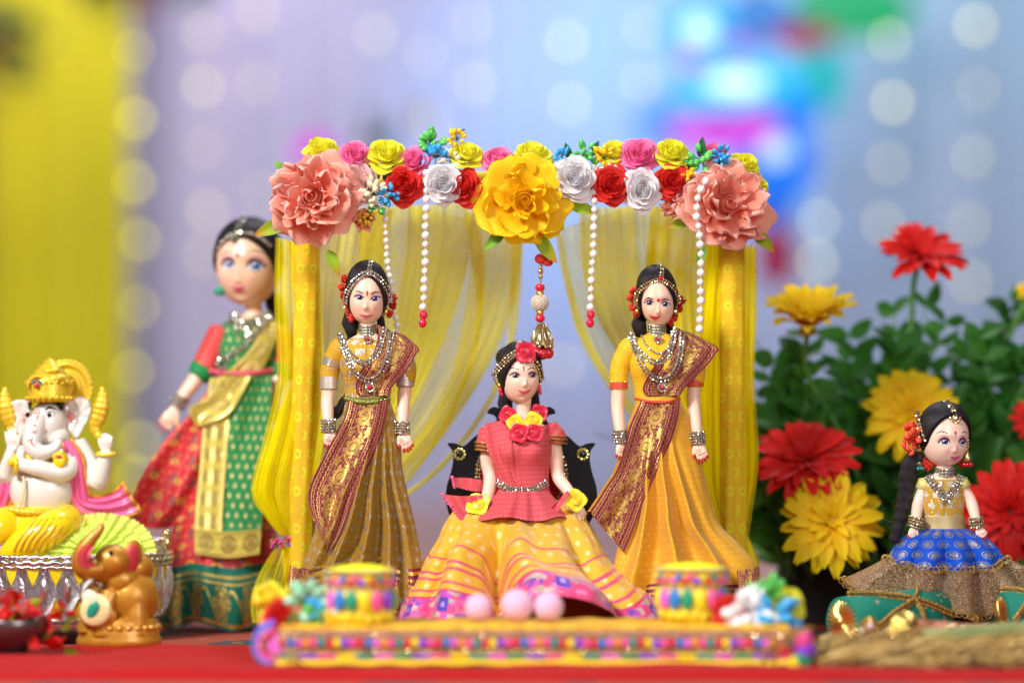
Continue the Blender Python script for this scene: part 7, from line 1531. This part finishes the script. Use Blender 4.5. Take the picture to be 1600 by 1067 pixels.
def halfdisc(cx, cy, R, w, cols, nm='rolled_trim'):
    for k, c in enumerate(cols):
        r = R-k*R*.22; th = np.linspace(PI*.5, PI*1.5, 24) if cx < 600 else np.linspace(-PI/2, PI/2, 24); MB().tube(np.stack([cx+r*np.cos(th), cy+r*np.sin(th), w+0*th], 1), R*.12, 10).build(nm, CONES[c], ty, FTY)
halfdisc(428, 1008, 30, 2, ['blue', 'magenta', 'red']); halfdisc(428, 1006, 32, -30, ['purple', 'pink'])
mb = MB()
for i in range(26): gem(mb, (RS.uniform(408, 470), RS.uniform(992, 1032), 8), 3)
mb.ball((440, 1012, -6), (26, 24, 10), 18, 10, m=1).build('sequin_patch', [GEMG, CONES['magenta']], ty, FTY, smooth=True)
for x, y, r, c in ((1252, 1000, 19, 'pink'), (1256, 1014, 18, 'purple'), (1252, 1030, 17, 'green'), (1240, 1036, 15, 'yellow'), (1222, 1014, 13, 'red')):
    mb = MB()
    for i in range(150): d = RS.normal(0, 1, 3); d /= np.linalg.norm(d); q = np.array([x, y, 0])+d*r*.7; mb.ball(q, r*.26, 5, 4)
    mb.build('pompom', CONES[c], ty, FTY)
for x in (1190, 1206): MB().tube(cr([(x, 1036, 4), (x+8, 1012, 8), (x+34, 992, 10), (x+60, 980, 6)], 16), 3, 8).build('rolled_trim', ZARI, ty, FTY)
# flowers on the tray corners
FTF = Frame(815, 1000, 1.925)
tf = thing('corner_posy', at(FTF, 460, 990, 0).translation, 'posy of one red rose with mint, green and cream sprigs on the left tray corner', 'posy', 'posies on the tray corners')
rose(tf, FTF, 446, 966, 10, 35, F_RED, -.1, .5, 41); rose(tf, FTF, 418, 934, -26, 26, F_YEL, 0, .6, 42); rose(tf, FTF, 458, 936, -20, 22, F_YEL, 0, .7, 43)
for i, b in enumerate([(490, 940, 8, 38, 'mint'), (482, 974, 14, 32, 'green'), (505, 950, 12, 24, 'blue'), (534, 950, 12, 32, 'cream'), (522, 975, 16, 32, 'yellow'), (552, 966, 12, 24, 'cream'), (424, 950, -10, 30, 'yellow')]): buds(tf, FTF, *b, seed=60+i, n=16, br=.26)
for a in ((496, 985, 6, 34, .4), (470, 988, 6, 34, -.8), (506, 966, 4, 30, 1.0)): leaf(tf, FTF, *a, DLEAF, .4)
tf = thing('corner_posy', at(FTF, 1180, 990, 0).translation, 'posy of a red rose with white, blue and green sprigs on the right tray corner', 'posy', 'posies on the tray corners')
rose(tf, FTF, 1140, 962, 4, 36, F_RED, .4, .4, 44); rose(tf, FTF, 1222, 948, 0, 36, F_YEL, .3, .5, 45)
for i, b in enumerate([(1168, 960, 16, 36, 'white'), (1180, 940, 12, 26, 'white'), (1196, 926, 6, 28, 'green'), (1210, 964, 18, 34, 'blue'), (1200, 998, 22, 30, 'blue'), (1170, 998, 16, 28, 'green')]): buds(tf, FTF, *b, seed=80+i, n=15, br=.27, el=1.7)
for i, a in enumerate(((1150, 1036, 26, 40, -.9), (1176, 1040, 26, 44, 2.5), (1160, 1030, 30, 38, -1.6), (1186, 1024, 28, 34, 2.9))): leaf(tf, FTF, *a, LEAFG if i % 2 else LEAFR, .3)
leaf(tf, FTF, 1184, 990, 8, 40, .3, DLEAF, .3); leaf(tf, FTF, 1210, 940, 0, 44, 2.2, LEAFR, .3)
# the cups of yellow powder
FCU = Frame(0, 0, 1.925)
def cup(x, ybase, d, label, parts_=True, src=None):
    fr = Frame(x, ybase, d); fr.o[2] = .0078+.0292; fr.s *= .91; t = thing('powder_cup', tuple(fr.o), label, 'cup', 'beaded cups of yellow powder'); X = (x, 0, 0); o = ybase-96
    MB().lathe([(46, o+96), (50, o+90), (54, o+70), (58, o+52), (57, o+42), (52, o+38), (54, o+32), (57, o+22), (57, o+12), (60, o+7), (58, o+4), (55, o+6), (54, o+14), (0, o+16)], 60, X).build('cup_body', zc[0], t, fr)
    th = np.linspace(0, 2*PI, 60, endpoint=False)[None]; q = np.linspace(0, 1, 10)[:, None]; rs = np.random.RandomState(3)
    MB().grid(np.stack(np.broadcast_arrays(x+55*q*np.cos(th), o+6-9*(1-q**2.4)+.8*np.sin(th*5+q*9)*q*(1-q), 55*q*np.sin(th)), -1), None, True).build('yellow_powder', M('turmeric_powder', (.96, .92, .0), .95, bump=.7, bs=1500), t, fr)
    tq = np.linspace(0, 2*PI, 61)
    for y_, r_ in ((8, 60), (38, 54)):
        mb = MB(); mb.tube(np.stack([x+r_*np.cos(tq), o+y_+0*tq, r_*np.sin(tq)], 1), 2.6, 8, False)
        for i in range(60): gem(mb, (x+(r_+2)*math.cos(i*PI/30), o+y_, (r_+2)*math.sin(i*PI/30)), 2.2, (math.cos(i*PI/30), 0, math.sin(i*PI/30)), m=1)
        mb.build('gold_rim', [ZARI, GEM], t, fr)
    for i in range(34):
        a = i*2*PI/34; inst('bead', bb[SEQ[i % 10]], t, at(fr, x+57*math.cos(a), o+(20 if i % 2 else 26), 57*math.sin(a)) @ Matrix.Scale(6.6, 4))
    cols = ['green', 'purple', 'pink', 'yellow', 'green', 'blue', 'magenta', 'yellow']
    for i in range(16):
        a = i*2*PI/16+.2; c = CONES[cols[i % 8]]; MB().ball((x+58*math.cos(a), o+57, 58*math.sin(a)), (11, 19, 7), 12, 10, R=rotm(0, PI/2-a, 0)).build('satin_drop', c, t, fr)
    mb = MB()
    for i in range(60): a = i*2*PI/60; mb.ball((x+(50+3*math.sin(i*2.3))*math.cos(a), o+82+4*math.sin(i*1.7), (50+3*math.sin(i*2.3))*math.sin(a)), (7, 9, 6), 8, 6)
    mb.build('yellow_ruffle', YELL, t, fr); return t
cup(1081, 978, 1.945, 'beaded cup of bright yellow powder at the right end of the tray'); cup(563, 980, 1.925, 'beaded cup of yellow powder at the left end of the tray')
mb = MB()
for x, y, r, lab in ((747, 958, 21, 'leftmost, smallest pink ball on the tray'), (808, 951, 25, 'largest pink ball, middle of the three on the tray'), (857, 955, 23, 'rightmost pink ball of the three on the tray')):
    fr = Frame(x, y+r, 1.935); fr.o[2] = .0371; m1 = MB(); m1.ball((x, y, 0), r, 40, 28, f=lambda D: D*(1+.03*np.sin(D[..., 0]*17)*np.sin(D[..., 1]*19+1)*np.sin(D[..., 2]*15+2))[..., None])
    o = m1.build('pink_ball', M('soft_pink_sugar', (.86, .50, .72), .85, bump=.8, bs=1500, sheen=.3), None, fr); tag(o, lab, 'ball', 'pink balls on the tray'); recentre(o)
